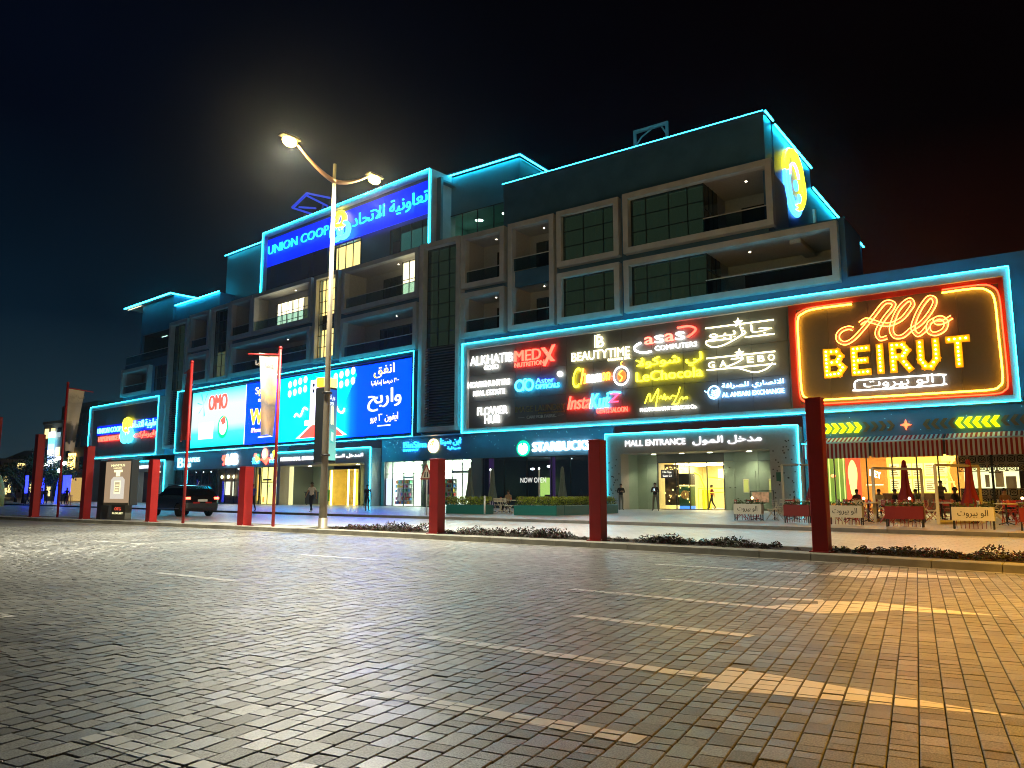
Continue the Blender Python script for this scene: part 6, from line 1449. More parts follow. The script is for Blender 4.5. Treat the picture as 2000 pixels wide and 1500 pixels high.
# ---------------------------------------------------------------- black car
def car(at, rz, label):
    t = lthing('parked_car', label, 'car', at, None, rz)
    PA = pbr('car_black_paint', (.010,.010,.013), .12, .0, coat=1.0, spec=.8); GL = pbr('car_glass', (.004,.005,.006), .04, spec=.9); CH = pbr('chrome', (.6,.6,.62), .12, 1.)
    L = 4.7; W = .93
    # side profile (x forward), sections across
    prof = [(-2.30,.42),(-2.33,.70),(-2.30,1.02),(-2.22,1.12),(-1.98,1.52),(-1.55,1.66),(-.4,1.70),(.35,1.66),(.62,1.56),(1.22,1.12),(1.9,1.02),(2.22,.90),(2.34,.68),(2.32,.42)]
    body_lo = [(-2.28,.30),(-2.36,.46),(-2.37,.74),(-2.32,1.00),(-2.24,1.10),(-1.0,1.12),(.6,1.12),(1.15,1.10),(1.75,1.03),(2.15,.92),(2.32,.74),(2.36,.5),(2.30,.30)]
    def arch(cx):
        return [(cx+.40*cos(a), .34+.40*sin(a)) for a in [pi*i/8 for i in range(9)]]
    def shell(pts, ws, name, mat):
        mm = M(); n = len(pts); vs = []
        for y, k in ws:
            cx = 0; 
            for x, z in pts:
                vs.append((x*(1-.0 if k == 1 else .02*(1-k)*10), y, z if k == 1 else z))
        fs = []
        m_ = len(ws)
        for j in range(m_-1):
            for i in range(n): fs.append((j*n+i, j*n+(i+1)%n, (j+1)*n+(i+1)%n, (j+1)*n+i))
        fs.append(tuple(range(n-1, -1, -1))); fs.append(tuple((m_-1)*n+i for i in range(n)))
        mm.add(vs, fs); return mm.build(name, mat, t)
    lower = [(-2.28,.30)] + [p for p in arch(-1.42)[::-1] if p[1] > .30] + [p for p in arch(1.42)[::-1] if p[1] > .30] + [(2.30,.30),(2.36,.5),(2.32,.74),(2.15,.92),(1.75,1.03),(1.15,1.10),(.6,1.13),(-1.0,1.14),(-2.24,1.10),(-2.32,1.0),(-2.37,.74),(-2.36,.46)]
    def sc(pts, s, dz=0): return [(x*s, z+dz) for x, z in pts]
    mm = M(); n = len(lower); vs = []
    for y, s in ((-W,.965),(-W+.05,.99),(-W+.13,1),(W-.13,1),(W-.05,.99),(W,.965)):
        for x, z in lower: vs.append((x*s if abs(x) > 1.9 else x, y, z))
    fs = []
    for j in range(5):
        for i in range(n): fs.append((j*n+i, j*n+(i+1)%n, (j+1)*n+(i+1)%n, (j+1)*n+i))
    fs.append(tuple(range(n-1,-1,-1))); fs.append(tuple(5*n+i for i in range(n)))
    mm.add(vs, fs); body = mm.build('body', PA, t)
    gh = [(-2.22,1.10),(-1.95,1.50),(-1.55,1.64),(-.4,1.69),(.35,1.65),(.66,1.54),(1.25,1.10)]
    mm = M(); n = len(gh); vs = []
    for y, i0 in ((-.88,0),(-.70,1),(.70,1),(.88,0)):
        for k, (x, z) in enumerate(gh):
            if i0 == 1: vs.append((x, y, z))
            else: vs.append((x*(1.0), y if z < 1.2 else y*.82, z if z < 1.2 else z-.04))
    fs = []
    for j in range(3):
        for i in range(n-1): fs.append((j*n+i, (j+1)*n+i, (j+1)*n+i+1, j*n+i+1))
    fs.append(tuple(range(n))); fs.append(tuple(3*n+n-1-i for i in range(n)))
    mm.add(vs, fs); mm.build('cabin', PA, t)
    for sy in (-1, 1):
        for a, b_ in ((-2.02,-1.30),(-1.24,-.28),(-.22,.95)):
            def zt(x): 
                return 1.52 if x < .3 else 1.52-(x-.3)*.6
            xa2 = a+.22 if a < -2 else a; 
            q = [(a, sy*.885, 1.16), (b_, sy*.885, 1.16), (min(b_, .62), sy*.752, 1.53 if b_ < .5 else 1.50), (xa2, sy*.752, 1.53)]
            M().add(q, [(0,1,2,3) if sy < 0 else (3,2,1,0)]).build('side_window', GL, t)
        M().box(-1.9, .5, sy*.66-.02, sy*.66+.02, 1.68, 1.73).build('roof_rail', CH, t)
        M().box(-1.6, 1.2, sy*.935-.008, sy*.935+.008, .40, .44).build('sill_trim', CH, t)
        M().box(-2.36, -2.08, sy*.80-.13, sy*.80+.13, .92, 1.04).build('tail_light', em('tail_light_red', (1,.06,.03), 6.0), t)
        M().box(-2.385, -2.34, sy*.35-.18, sy*.35+.18, .70, .78).build('reflector', pbr('reflector', (.4,.02,.02), .2), t)
        M().ball((2.18, sy*.70, .82), .14, 6, (1,1.3,.6)).build('headlight', pbr('headlight_glass', (.6,.62,.6), .1), t)
        M().ball((.85, sy*1.02, 1.14), .11, 6, (.7,1,.7)).build('mirror', PA, t)
        for x in (-1.42, 1.42):
            w = bpy.data.objects.new('wheel', CAR_WHEEL); COL.objects.link(w); w.parent = t; w.location = (x, sy*.83, .34); w.rotation_euler = (pi/2, 0, 0) if sy > 0 else (-pi/2, 0, 0)
            r_ = bpy.data.objects.new('rim', CAR_RIM); COL.objects.link(r_); r_.parent = w; r_.location = (0,0,0)
    M().add([(-2.24,-.66,1.14),(-2.24,.66,1.14),(-1.99,.60,1.50),(-1.99,-.60,1.50)], [(3,2,1,0)]).build('rear_window', GL, t)
    M().add([(1.24,-.70,1.13),(1.24,.70,1.13),(.68,.62,1.53),(.68,-.62,1.53)], [(0,1,2,3)]).build('windscreen', GL, t)
    M().box(-2.39, -2.36, -.26, .26, .80, .92).build('number_plate', WHITEP, t); M().tube([(-1.7,0,1.68),(-1.85,0,1.9)], .015, 4).build('aerial', WHITEP, t)
    M().box(2.3, 2.37, -.5, .5, .45, .72).build('grille', CH, t)
    return t
CAR_WHEEL = M().lathe([(.20,-.11),(.31,-.115),(.345,-.08),(.345,.08),(.31,.115),(.20,.11)], 20).mesh('wheel', pbr('tyre', (.012,.012,.012), .8))
mm = M().lathe([(.06,.10),(.06,.125)], 10)
for i in range(5):
    a = i*2*pi/5; mm.add([(.03*cos(a+1.5),.03*sin(a+1.5),.12),(.205*cos(a+.13),.205*sin(a+.13),.115),(.205*cos(a-.13),.205*sin(a-.13),.115),(.03*cos(a-1.5),.03*sin(a-1.5),.12)],[(0,1,2,3)])
CAR_RIM = mm.mesh('rim', pbr('rim_alloy', (.25,.25,.26), .3, .9))
car((-40.8, 25.2, 0), radians(173), 'black sport utility car with glowing tail lights rolling on the service road')

# ---------------------------------------------------------------- people
SKIN = pbr('skin', (.26,.15,.10), .6); HAIR = pbr('dark_hair', (.012,.009,.008), .7)
def cl(n, c): return pbr('cloth_'+n, c, .85, var=.12, scale=8)
def person(at, rz, label, pose, top, bottom, shoe=BLACKP, h=1.75, shorts=False, sleeves='long', hair=HAIR, hold=None, group=None, cap=None):
    """one skinned body; pose gives joint positions for a 1.75 m figure facing -y"""
    t = lthing('person', label, 'person', at, group, rz)
    J = dict(pelvis=(0,0,.95), waist=(0,0,1.10), chest=(0,0,1.32), neck=(0,0,1.48), head=(0,-.01,1.60), crown=(0,-.005,1.70),
             shL=(.17,0,1.42), elL=(.24,.02,1.15), haL=(.24,-.08,.92), fiL=(.24,-.12,.82), shR=(-.17,0,1.42), elR=(-.24,.02,1.15), haR=(-.24,-.08,.92), fiR=(-.24,-.12,.82),
             hiL=(.09,0,.90), knL=(.10,-.02,.50), anL=(.10,.02,.09), toL=(.12,-.15,.045), hiR=(-.09,0,.90), knR=(-.10,-.02,.50), anR=(-.10,.02,.09), toR=(-.12,-.15,.045))
    J.update(pose)
    names = list(J); ix = {k: i for i, k in enumerate(names)}
    E = [('pelvis','waist'),('waist','chest'),('chest','neck'),('neck','head'),('head','crown'),('chest','shL'),('shL','elL'),('elL','haL'),('haL','fiL'),('chest','shR'),('shR','elR'),('elR','haR'),('haR','fiR'),
         ('pelvis','hiL'),('hiL','knL'),('knL','anL'),('anL','toL'),('pelvis','hiR'),('hiR','knR'),('knR','anR'),('anR','toR')]
    RAD = dict(pelvis=(.15,.12), waist=(.135,.10), chest=(.165,.115), neck=(.055,.055), head=(.078,.092), crown=(.065,.075), sh=(.062,.062), el=(.042,.042), ha=(.030,.026), fi=(.022,.014), hi=(.09,.09), kn=(.058,.058), an=(.042,.042), to=(.040,.032))
    k = h/1.75
    me = bpy.data.meshes.new('body'); me.from_pydata([tuple(c*k for c in J[n]) for n in names], [(ix[a], ix[b]) for a, b in E], [])
    o = bpy.data.objects.new('body', me); COL.objects.link(o)
    md = o.modifiers.new('skin', 'SKIN'); md.branch_smoothing = .6
    for i, n in enumerate(names):
        r = RAD.get(n) or RAD[n[:2]]
        me.skin_vertices[0].data[i].radius = (r[0]*k, r[1]*k)
        me.skin_vertices[0].data[i].use_root = n == 'pelvis'
    sb = o.modifiers.new('sub', 'SUBSURF'); sb.levels = 2; sb.render_levels = 2
    dg = bpy.context.evaluated_depsgraph_get(); dg.update()
    nm = bpy.data.meshes.new_from_object(o.evaluated_get(dg)); o.modifiers.clear(); o.data = nm; o.parent = t
    nm.materials.clear()
    for m_ in (top, bottom, SKIN, shoe, hair): nm.materials.append(m_)
    V = {n: Vector(J[n])*k for n in names}
    def near(c):
        best = None
        for a, b in E:
            d = V[b]-V[a]; tt = max(0, min(1, (c-V[a]).dot(d)/max(d.length_squared, 1e-9))); q = (c-V[a]-d*tt).length
            if best is None or q < best[0]: best = (q, a, b, tt)
        return best[1:]
    for p in nm.polygons:
        a, b, tt = near(p.center); p.use_smooth = True
        if b in ('head','crown'):
            fwd = (p.center - V['head']).y; p.material_index = 4 if (b == 'crown' and (tt > .55 or fwd > -.02*k)) or (b == 'head' and fwd > .035*k and tt > .4) else 2
        elif b[:2] in ('ha','fi') : p.material_index = 2 if (b[:2] == 'fi' or (sleeves == 'short')) else 0
        elif b[:2] in ('el',): p.material_index = 2 if (sleeves == 'short' and tt > .55) else 0
        elif b[:2] == 'to': p.material_index = 3
        elif b[:2] == 'an': p.material_index = (2 if shorts else 1) if tt < .9 else 3
        elif b[:2] in ('hi','kn') : p.material_index = 1
        elif b == 'neck': p.material_index = 2 if tt > .7 else 0
        else: p.material_index = 0 if not (a == 'pelvis' and tt < .25) else 1
    # face and hair
    hd = V['head']
    M().ball((hd.x, hd.y-.095*k, hd.z+.005), .016*k, 5, (.8,1,1.4)).build('nose', SKIN, t)
    for sx in (-1, 1):
        M().ball((hd.x+sx*.082*k, hd.y, hd.z), .02*k, 5, (.5,.8,1.3)).build('ear', SKIN, t); M().ball((hd.x+sx*.032*k, hd.y-.085*k, hd.z+.025*k), .010*k, 5).build('eye', HAIR, t)
    M().ball((hd.x, hd.y+.012*k, hd.z+.055*k), .092*k, 8, (.95,1.08,.92)).build('hair', cap or hair, t)
    M().box(hd.x-.022, hd.x+.022, hd.y-.098*k, hd.y-.085*k, hd.z-.045, hd.z-.038).build('mouth', pbr('lips', (.2,.07,.06), .6), t)
    for s_ in ('L', 'R'):       # five fingers
        a, b = V['ha'+s_], V['fi'+s_]; d = (b-a).normalized(); side = d.cross(Vector((0,1,0)) if abs(d.y) < .8 else Vector((0,0,1))).normalized()
        mm = M()
        for i, (of, ln) in enumerate(((-.028,.045),(-.010,.055),(.008,.052),(.024,.042))):
            st = b+side*of*k; mm.tube([tuple(st), tuple(st+d*ln*.6*k), tuple(st+d*ln*k+Vector((0,-.012,0)))], .0085*k, 5)
        st = a+d*.03*k-side*.03*k; mm.tube([tuple(st), tuple(st+d*.035*k-side*.02*k), tuple(st+d*.06*k-side*.02*k)], .010*k, 5)
        mm.build('fingers', SKIN, o)
    if hold == 'phone':
        c = (V['fiL']+V['fiR'])/2; M().box(c.x-.04, c.x+.04, c.y-.04, c.y-.03, c.z, c.z+.14).build('phone', em('phone_screen', (.6,.8,1), 1.0), t)
    if hold == 'bag':
        c = V['fiL']; M().bev(c.x-.04, c.x+.06, c.y-.18, c.y+.14, c.z-.42, c.z-.12, .02).build('bag', BLACKP, t)
    return t
WALK = dict(knL=(.10,-.16,.52), anL=(.10,-.22,.10), toL=(.11,-.38,.06), knR=(-.10,.05,.50), anR=(-.10,.26,.13), toR=(-.11,.14,.045), elL=(.24,.10,1.16), haL=(.24,.12,.93), fiL=(.24,.12,.83), elR=(-.24,-.05,1.16), haR=(-.23,-.22,.98), fiR=(-.22,-.28,.90))
PHONE = dict(elL=(.23,-.02,1.14), haL=(.08,-.24,1.18), fiL=(.03,-.28,1.22), elR=(-.23,-.02,1.14), haR=(-.08,-.24,1.18), fiR=(-.03,-.28,1.22), head=(0,-.05,1.585), crown=(0,-.07,1.68), neck=(0,0,1.47))
SITP = dict(pelvis=(0,0,.52), waist=(0,0,.68), chest=(0,-.02,.92), neck=(0,-.03,1.08), head=(0,-.05,1.20), crown=(0,-.05,1.30), shL=(.17,-.02,1.02), elL=(.22,-.10,.78), haL=(.12,-.32,.80), fiL=(.08,-.40,.81), shR=(-.17,-.02,1.02), elR=(-.22,-.10,.78), haR=(-.12,-.32,.80), fiR=(-.08,-.40,.81),
            hiL=(.09,-.05,.50), knL=(.11,-.44,.50), anL=(.11,-.42,.09), toL=(.12,-.58,.045), hiR=(-.09,-.05,.50), knR=(-.11,-.44,.50), anR=(-.11,-.42,.09), toR=(-.12,-.58,.045))
person((-41.9, 30.6, G0), radians(-100), 'person in a blue shirt walking past the yellow toy shop', WALK, cl('blue', (.03,.06,.30)), cl('navy', (.012,.015,.03)), sleeves='short')
person((-36.8, 31.0, G0), radians(20), 'person in a white shirt and dark trousers walking before the residential entrance', WALK, cl('white', (.55,.47,.42)), cl('navy', (.012,.015,.03)), shoe=pbr('pale_shoe', (.4,.36,.33), .6), sleeves='short', h=1.8)
person((-36.9, 35.6, G0), radians(60), 'person in black top and shorts standing by the cyan portal edge', dict(elR=(-.2,-.1,1.2), haR=(-.1,-.2,1.38), fiR=(-.06,-.2,1.45)), cl('black', (.015,.015,.018)), cl('black', (.015,.015,.018)), shorts=True, h=1.7)
person((-25.0, 47.6, G0), radians(35), 'person in a black jacket leaning by the left pillar of the mall entrance', PHONE, cl('black', (.015,.015,.018)), cl('greytrouser', (.14,.13,.11)), h=1.82)
person((-22.0, 46.6, G0), radians(15), 'person in a black jacket looking down at a phone before the mall entrance', {**PHONE, 'anL': (.16,.02,.09), 'toL': (.2,-.14,.045), 'anR': (-.16,.02,.09), 'toR': (-.2,-.14,.045), 'knL': (.13,-.02,.5), 'knR': (-.13,-.02,.5)}, cl('black', (.015,.015,.018)), cl('greytrouser', (.14,.13,.11)), hold='phone', h=1.85)
person((-20.9, 53.5, G0), radians(-60), 'person in red walking inside the mall entrance', WALK, cl('red', (.35,.05,.03)), cl('navy', (.012,.015,.03)), h=1.75)
person((-5.2, 42.5, G0), radians(30), 'waiter in a dark waistcoat carrying a tray behind the terrace', dict(elL=(.22,-.08,1.18), haL=(.1,-.3,1.22), fiL=(.06,-.34,1.24), elR=(-.22,-.08,1.18), haR=(-.1,-.3,1.22), fiR=(-.06,-.34,1.24)), cl('waist', (.10,.09,.07)), cl('black', (.015,.015,.018)), h=1.75)
person((-4.0, 36.5, G0), radians(70), 'person all in black seated with back to the road near the second umbrella', SITP, cl('black', (.015,.015,.018)), cl('black', (.015,.015,.018)), h=1.8)
SEATED = [(-9.1,43.2,-.4,'seated diner in dark red at the back of the terrace',(.16,.03,.02)),(-7.9,42.2,.6,'seated diner in cream shirt behind the white tables',(.5,.42,.3)),(-7.0,41.0,1.4,'seated diner in a black top by the first umbrella',(.02,.02,.02)),
          (-6.4,43.5,-1.2,'seated diner in olive near the menu counter',(.10,.09,.04)),(-2.4,38.5,.5,'seated diner in brown by the block wall',(.14,.07,.04))]
for x, y, r, lb, c in SEATED: person((x, y, G0), r, lb, SITP, cl('c%d' % int(c[0]*100), c), cl('navy', (.012,.015,.03)), h=1.75)
# ---------------------------------------------------------------- terrace furniture
CHR = pbr('chair_red', (.35,.02,.015), .45); CHW = pbr('chair_cream', (.62,.55,.42), .5); TOPW = pbr('table_top_cream', (.66,.60,.48), .35)
def chair_proto(mat, label):
    t = lthing('bistro_chair', label, 'chair', (0,0,-50), 'folding bistro chairs on the terrace')
    M().bev(-.20, .20, -.20, .20, .44, .47, .01).build('seat', mat, t)
    mm = M()
    for z in (.62, .70, .78): mm.box(-.19, .19, .215, .235, z, z+.055)
    mm.build('backrest', mat, t)
    for sx in (-.2, .2):
        M().tube([(sx,-.24,0),(sx,.19,.62),(sx,.225,.86)], .014, 5).build('leg', mat, t); M().tube([(sx*.92,.26,0),(sx*.92,-.18,.46)], .014, 5).build('leg', mat, t)
    M().tube([(-.2,-.15,.13),(.2,-.15,.13)], .012, 5).build('stretcher', mat, t)
    return t
def table_proto():
    t = lthing('terrace_table', 'round cream terrace table on a slim pedestal', 'table', (0,0,-50), 'cream terrace tables')
    M().lathe([(.36,0),(.38,.01),(.38,.03),(.36,.035)], 20, (0,0,.72)).build('table_top', TOPW, t); M().tube([(0,0,.03),(0,0,.72)], .03, 8).build('pedestal', BLACKP, t)
    for i in range(3):
        a = i*2*pi/3; M().tube([(0,0,.10),(.28*cos(a),.28*sin(a),.015)], .018, 5).build('foot', BLACKP, t)
    M().lathe([(.05,0),(.055,.10),(.03,.13)], 8, (.05,.06,.755)).build('condiment_pot', pbr('pot', (.5,.1,.05), .4), t)
    return t
cr = chair_proto(CHR, 'red folding chair'); cw = chair_proto(CHW, 'cream folding chair'); tb = table_proto()
lamp0 = lthing('table_lamp', 'small lit lamp', 'lamp', (0,0,-50), 'small lit table lamps'); M().lathe([(.04,0),(.02,.12)], 8).build('base', BLACKP, lamp0); M().ball((0,0,.16), .05, 6).build('shade', em('warm_bulb', (1,.75,.35), 8), lamp0)
used = {cr: 0, cw: 0, tb: 0, lamp0: 0}
def put(p, at, rz, label):
    if not used[p]: used[p] = 1; p.location = at; p.rotation_euler = (0,0,rz); p['label'] = label; return p
    return dup(p, at, rz, label)
TABS = [(-10.9,32.8,'behind the leftmost white planter',cr),(-9.3,36.2,'behind the first dark red planter',cw),(-6.5,32.6,'behind the second white planter',cr),(-6.9,36.4,'between the pergola posts',cw),(-5.0,33.2,'beside the first closed umbrella',cr),
        (-4.6,37.5,'behind the first umbrella, at mid terrace',cr),(-3.1,35.8,'left of the second umbrella',cw),(-2.0,32.6,'behind the right white planter',cr),(-1.6,37.6,'near the block wall',cr),(-10.6,39.6,'near the mall entrance corner',cw),(-8.2,40.0,'close to the restaurant glass',cw),(-.6,33.6,'at the right picture edge',cr),(-3.6,40.6,'before the kitchen window',cr),(-7.6,34.4,'just behind the nearest white planter',cr),(-8.0,38.0,'in the left middle of the terrace',cr),(-5.6,35.0,'under the first umbrella',cw),(-3.9,34.2,'between both umbrellas',cr),(-1.0,35.6,'behind the right umbrella',cr),(-6.0,39.6,'in front of the menu counter',cr),(-9.7,34.0,'behind the terrace corner planters',cr)]
for i, (x, y, lb, p) in enumerate(TABS):
    put(tb, (x, y, G0), i*.7, 'cream terrace table '+lb)
    cn = 'red' if p is cr else 'cream'
    for k in range(3):
        a = [.3, 3.4, 1.8][k] + .35*sin(i*3+k); q = p if (i+k) % 4 else (cw if p is cr else cr)
        cn = 'red' if q is cr else 'cream'
        put(q, (x+.62*cos(a), y+.62*sin(a), G0), a-pi/2, '%s folding chair %s of the table %s' % (cn, ['right','left','back'][k], lb))
    if i in (0, 2, 4, 8): put(lamp0, (x-.12, y-.1, G0+.757), 0, 'small lit lamp on the table '+lb)
for i in range(5): put(cw, (-12.3+i*.22, 40.6-i*.1, G0), -.6, 'cream folding chair %s in the tilted row by the cyan portal edge' % ['first','second','third','fourth','fifth'][i])
# planter boxes on legs
WB = pbr('banner_board', (.52,.49,.42), .6); DR = pbr('dark_red_box', (.16,.008,.008), .5)
LEAFY = pbr('terrace_leaves', (.06,.085,.025), .7, var=.4, scale=9)
def leaves(mm, fn, n, s, rr):
    for _ in range(n):
        c = Vector(fn()); a = Vector((rr.uniform(-1,1), rr.uniform(-1,1), rr.uniform(-.4,1))).normalized(); b = a.cross(Vector((rr.uniform(-1,1), rr.uniform(-1,1), rr.uniform(-1,1)))).normalized()
        q = s*rr.uniform(.6, 1.3)
        mm.add([tuple(c-a*q), tuple(c+b*q*.45), tuple(c+a*q), tuple(c-b*q*.45)], [(0,1,2,3)])
lr = random.Random(21)
def planter_box(x, y, w, label, white, txt=True):
    t = thing('planter_box', label, 'planter', (x, y, G0), 'long planter boxes edging the terrace')
    M().bev(x-w/2, x+w/2, y-.16, y+.16, .38, .80, .01).build('box', WB if white else DR, t)
    for sx in (-1, 1):
        for sy in (-.13, .13): M().box(x+sx*(w/2-.04)-.018, x+sx*(w/2-.04)+.018, y+sy-.018, y+sy+.018, G0, .9 if sy > 0 else .38).build('leg', BLACKP, t)
    mm = M()
    for i in range(9): xx = x-w/2+.12+(w-.24)*i/8; mm.box(xx-.008, xx+.008, y-.12, y-.10, G0+.02, .38)
    mm.build('lower_rail', DR, t, kind='stuff')
    mm = M(); leaves(mm, lambda: (x+lr.uniform(-w/2, w/2), y+lr.uniform(-.15,.15), .80+abs(lr.gauss(0,.07))), 170, .05, lr); mm.build('plants', LEAFY, t, kind='stuff')
    if white:
        def TP(u, v, z): return (u, y-.16+v, z)
        letters(t, 'الو بيروت', x-w*.36, x+w*.36, .47, .72, pbr('script_ink', (.03,.025,.02), .7), -.006, TP, depth=.004, ar=True, each=False, bold=.01)
planter_box(-10.95, 32.0, 1.15, 'white planter box with Arabic script, leftmost by the mall entrance', True)
planter_box(-8.6, 30.6, .95, 'dark red planter box partly behind the nearest pillar', False)
planter_box(-6.65, 29.6, 1.15, 'white planter box with Arabic script right of the nearest pillar', True)
planter_box(-4.65, 28.9, 1.15, 'dark red planter box under the first closed umbrella', False)
planter_box(-2.62, 28.3, 1.15, 'white planter box with Arabic script under the second closed umbrella', True)
planter_box(-.75, 28.0, 1.3, 'dark red planter box cut by the right picture edge', False)
# menu stand / small sideboard behind first planter
t = thing('service_stand', 'pale printed board standing on the table behind the leftmost planter', 'board', (-10.9, 33.3, G0))
M().box(-11.2, -10.5, 33.28, 33.31, .85, 1.28).build('board', pbr('pink_print', (.6,.38,.28), .6, var=.5, scale=6), t); M().tube([(-11.3,33.3,G0),(-11.3,33.3,1.32),(-10.3,33.3,1.34),(-10.3,33.3,G0)], .02, 5).build('stand', BLACKP, t)
# closed umbrellas
def umbrella(x, y, h, mat, label, group, rr=.26, sold=1.):
    t = thing('closed_umbrella', label, 'umbrella', (x, y, G0), group)
    n = 14; mm = M(); vs = []; fs = []
    prof = [(.02,h),(.07,h-.08),(.10,h-.35),(.12,h-.8),(.15,h-1.15),(rr,h-1.75),(rr*1.08,h-1.95)]
    for r, z in prof:
        for j in range(n): a = 2*pi*j/n; q = r*(1+(.22 if j % 2 else -.12)*(1 if r > .05 else 0)); vs.append((x+q*cos(a), y+q*sin(a), z+(.05*sin(a*2) if z < h-1.8 else 0)))
    for i in range(len(prof)-1):
        for j in range(n): fs.append((i*n+j, (i+1)*n+j, (i+1)*n+(j+1)%n, i*n+(j+1)%n))
    mm.add(vs, fs, smooth=False); mm.build('canopy', mat, t)
    M().tube([(x,y,G0),(x,y,h)], .025, 6).build('pole', STEEL, t); M().lathe([(.26,0),(.26,.06),(.05,.08)], 12, (x,y,G0)).build('foot', BLACKP, t); M().lathe([(.135,0),(.135,.05)], 10, (x,y,h-1.0)).build('strap', mat, t)
UR = pbr('umbrella_dark_red', (.24,.010,.014), .8, var=.15, scale=6); UG = pbr('umbrella_grey_green', (.10,.13,.12), .8, var=.15, scale=6)
umbrella(-5.69, 36, 2.62, UR, 'closed dark red umbrella, left one behind the planter boxes', 'closed dark red umbrellas of the restaurant', .30)
umbrella(-3.18, 34, 2.52, UR, 'closed dark red umbrella beside the person in black', 'closed dark red umbrellas of the restaurant', .30)
umbrella(-10.45, 40, 2.72, UR, 'closed dark red umbrella half hidden by the nearest pillar', 'closed dark red umbrellas of the restaurant', .30)
umbrella(-30.41, 38, 2.84, UG, 'closed grey green umbrella before the pharmacy doors', 'closed grey green umbrellas of the coffee shop', .24)
umbrella(-28.66, 38, 2.77, UG, 'closed grey green umbrella left of the now open lettering', 'closed grey green umbrellas of the coffee shop', .24)
umbrella(-23.68, 38, 2.75, UG, 'closed grey green umbrella before the lit cafe back wall', 'closed grey green umbrellas of the coffee shop', .24)
umbrella(-22.1, 39, 2.75, UG, 'closed grey green umbrella half behind the pillar by the coffee shop', 'closed grey green umbrellas of the coffee shop', .24)
# cream goal shaped screens round the terrace
CRS = pbr('cream_screen_frame', (.60,.54,.42), .5)
def screen(x0, y0, x1, y1, h, label, top=None):
    t = thing('wind_screen', label, 'screen frame', ((x0+x1)/2, (y0+y1)/2, G0), 'cream framed glass screens of the terrace')
    for a in ((x0, y0), (x1, y1)): M().box(a[0]-.05, a[0]+.05, a[1]-.05, a[1]+.05, G0, h).build('post', CRS, t)
    M().tube([(x0,y0,h),(x1,y1,h)], .05, 4).build('top_bar', CRS, t); M().tube([(x0,y0,G0+.08),(x1,y1,G0+.08)], .07, 4).build('bottom_bar', CRS, t)
    d = Vector((x1-x0, y1-y0, 0)).normalized()*.07
    M().add([(x0+d.x,y0+d.y,G0+.15),(x1-d.x,y1-d.y,G0+.15),(x1-d.x,y1-d.y,h-.06),(x0+d.x,y0+d.y,h-.06)], [(0,1,2,3)]).build('glass', glass('screen_glass', (.97,.97,.93), .01), t)
screen(-12.2, 41, -10.4, 42.5, 2.7, 'cream glass screen frame at the terrace corner by the mall entrance')
screen(-6.34, 33, -5.0, 35.5, 2.2, 'cream glass screen frame left of the first umbrella')
screen(-4.05, 32, -2.9, 34.5, 2.25, 'cream glass screen frame between the two umbrellas')
# coffee shop planters with hedges
TEAL = pbr('teal_planter', (.012,.13,.12), .4, var=.05)
HEDGE = pbr('hedge_leaf', (.24,.30,.02), .6, var=.5, scale=5); HEDGE2 = pbr('hedge_leaf_dark', (.05,.09,.015), .6, var=.4, scale=5)
def hedge(label, boxes):
    t = thing('hedge_planter', label, 'planter', (boxes[0][0], boxes[0][2], G0), 'teal hedge planters of the coffee shop')
    mm = M(); hh = M(); h2 = M()
    for x0, x1, y0, y1 in boxes:
        M().bev(x0, x1, y0, y1, G0, .62, .02).build('trough', TEAL, t)
        n = int((x1-x0)*(y1-y0)*520)+300
        leaves(hh, lambda: (lr.uniform(x0+.04, x1-.04), lr.uniform(y0+.04, y1-.04), .62+lr.random()**.7*.44), n, .055, lr)
        leaves(h2, lambda: (lr.uniform(x0+.04, x1-.04), lr.uniform(y0+.04, y1-.04), .60+lr.random()*.30), n//2, .055, lr)  # darker leaves low down, shade put into the leaf colour
    hh.build('hedge_foliage', HEDGE, t, kind='stuff'); h2.build('hedge_shade_foliage', HEDGE2, t, kind='stuff')
hedge('teal planter with yellow green hedge right of the pharmacy pillar', [(-28.85, -26.0, 33.9, 34.6)])
hedge('teal corner planter with yellow green hedge before the coffee shop', [(-23.95, -21.3, 33.6, 34.35), (-22.3, -21.3, 34.36, 40.2)])
for i, (x, y) in enumerate(((-26.3,36.5),(-25.0,35.6),(-27.6,37.5),(-24.6,37.4))):
    put(tb, (x, y, G0), i, 'cafe table %s in the gap of the teal planters' % ['nearest','second','left','right'][i])
    for k in range(2): put(cw, (x+.6*cos(i+3*k), y+.6*sin(i+3*k), G0), i+3*k-pi/2, 'cream cafe chair %s the %s table between the teal planters' % (['right of','left of'][k], ['nearest','second','left','right'][i]))
b = thing('bollard', 'thin pale bollard standing in the gap between the teal planters', 'bollard', (-25.4, 33.0, G0)); M().tube([(-25.4,33,G0),(-25.4,33,1.05)], .05, 8).build('shaft', STEEL, b); M().ball((-25.4,33,1.07), .055, 6).build('cap', STEEL, b)
for i, (x, y) in enumerate(((-27.3,37.8),(-24.0,38.6))): person((x, y, G0), i*2., ['seated guest in a tan top at the coffee shop','seated guest in black at the coffee shop'][i], SITP, cl(['tan','black'][i], [(.3,.2,.12),(.015,.015,.018)][i]), cl('navy', (.012,.015,.03)))
for i, u in enumerate((-29.3, -34.1, -38.9)):
    w = thing('glass_screen_post', 'slim lit post of the coffee shop terrace, %s' % ['right one','middle one','left one'][i], 'post', (u*.78, 40, G0), 'slim posts of the coffee shop terrace')
    M().tube([(u*.78,40,G0),(u*.78,40,2.7)], .035, 6).build('shaft', WHITEP, w); M().ball((u*.78,40,2.75), .06, 6).build('lamp', em('post_lamp', (.9,1,.9), 3), w)

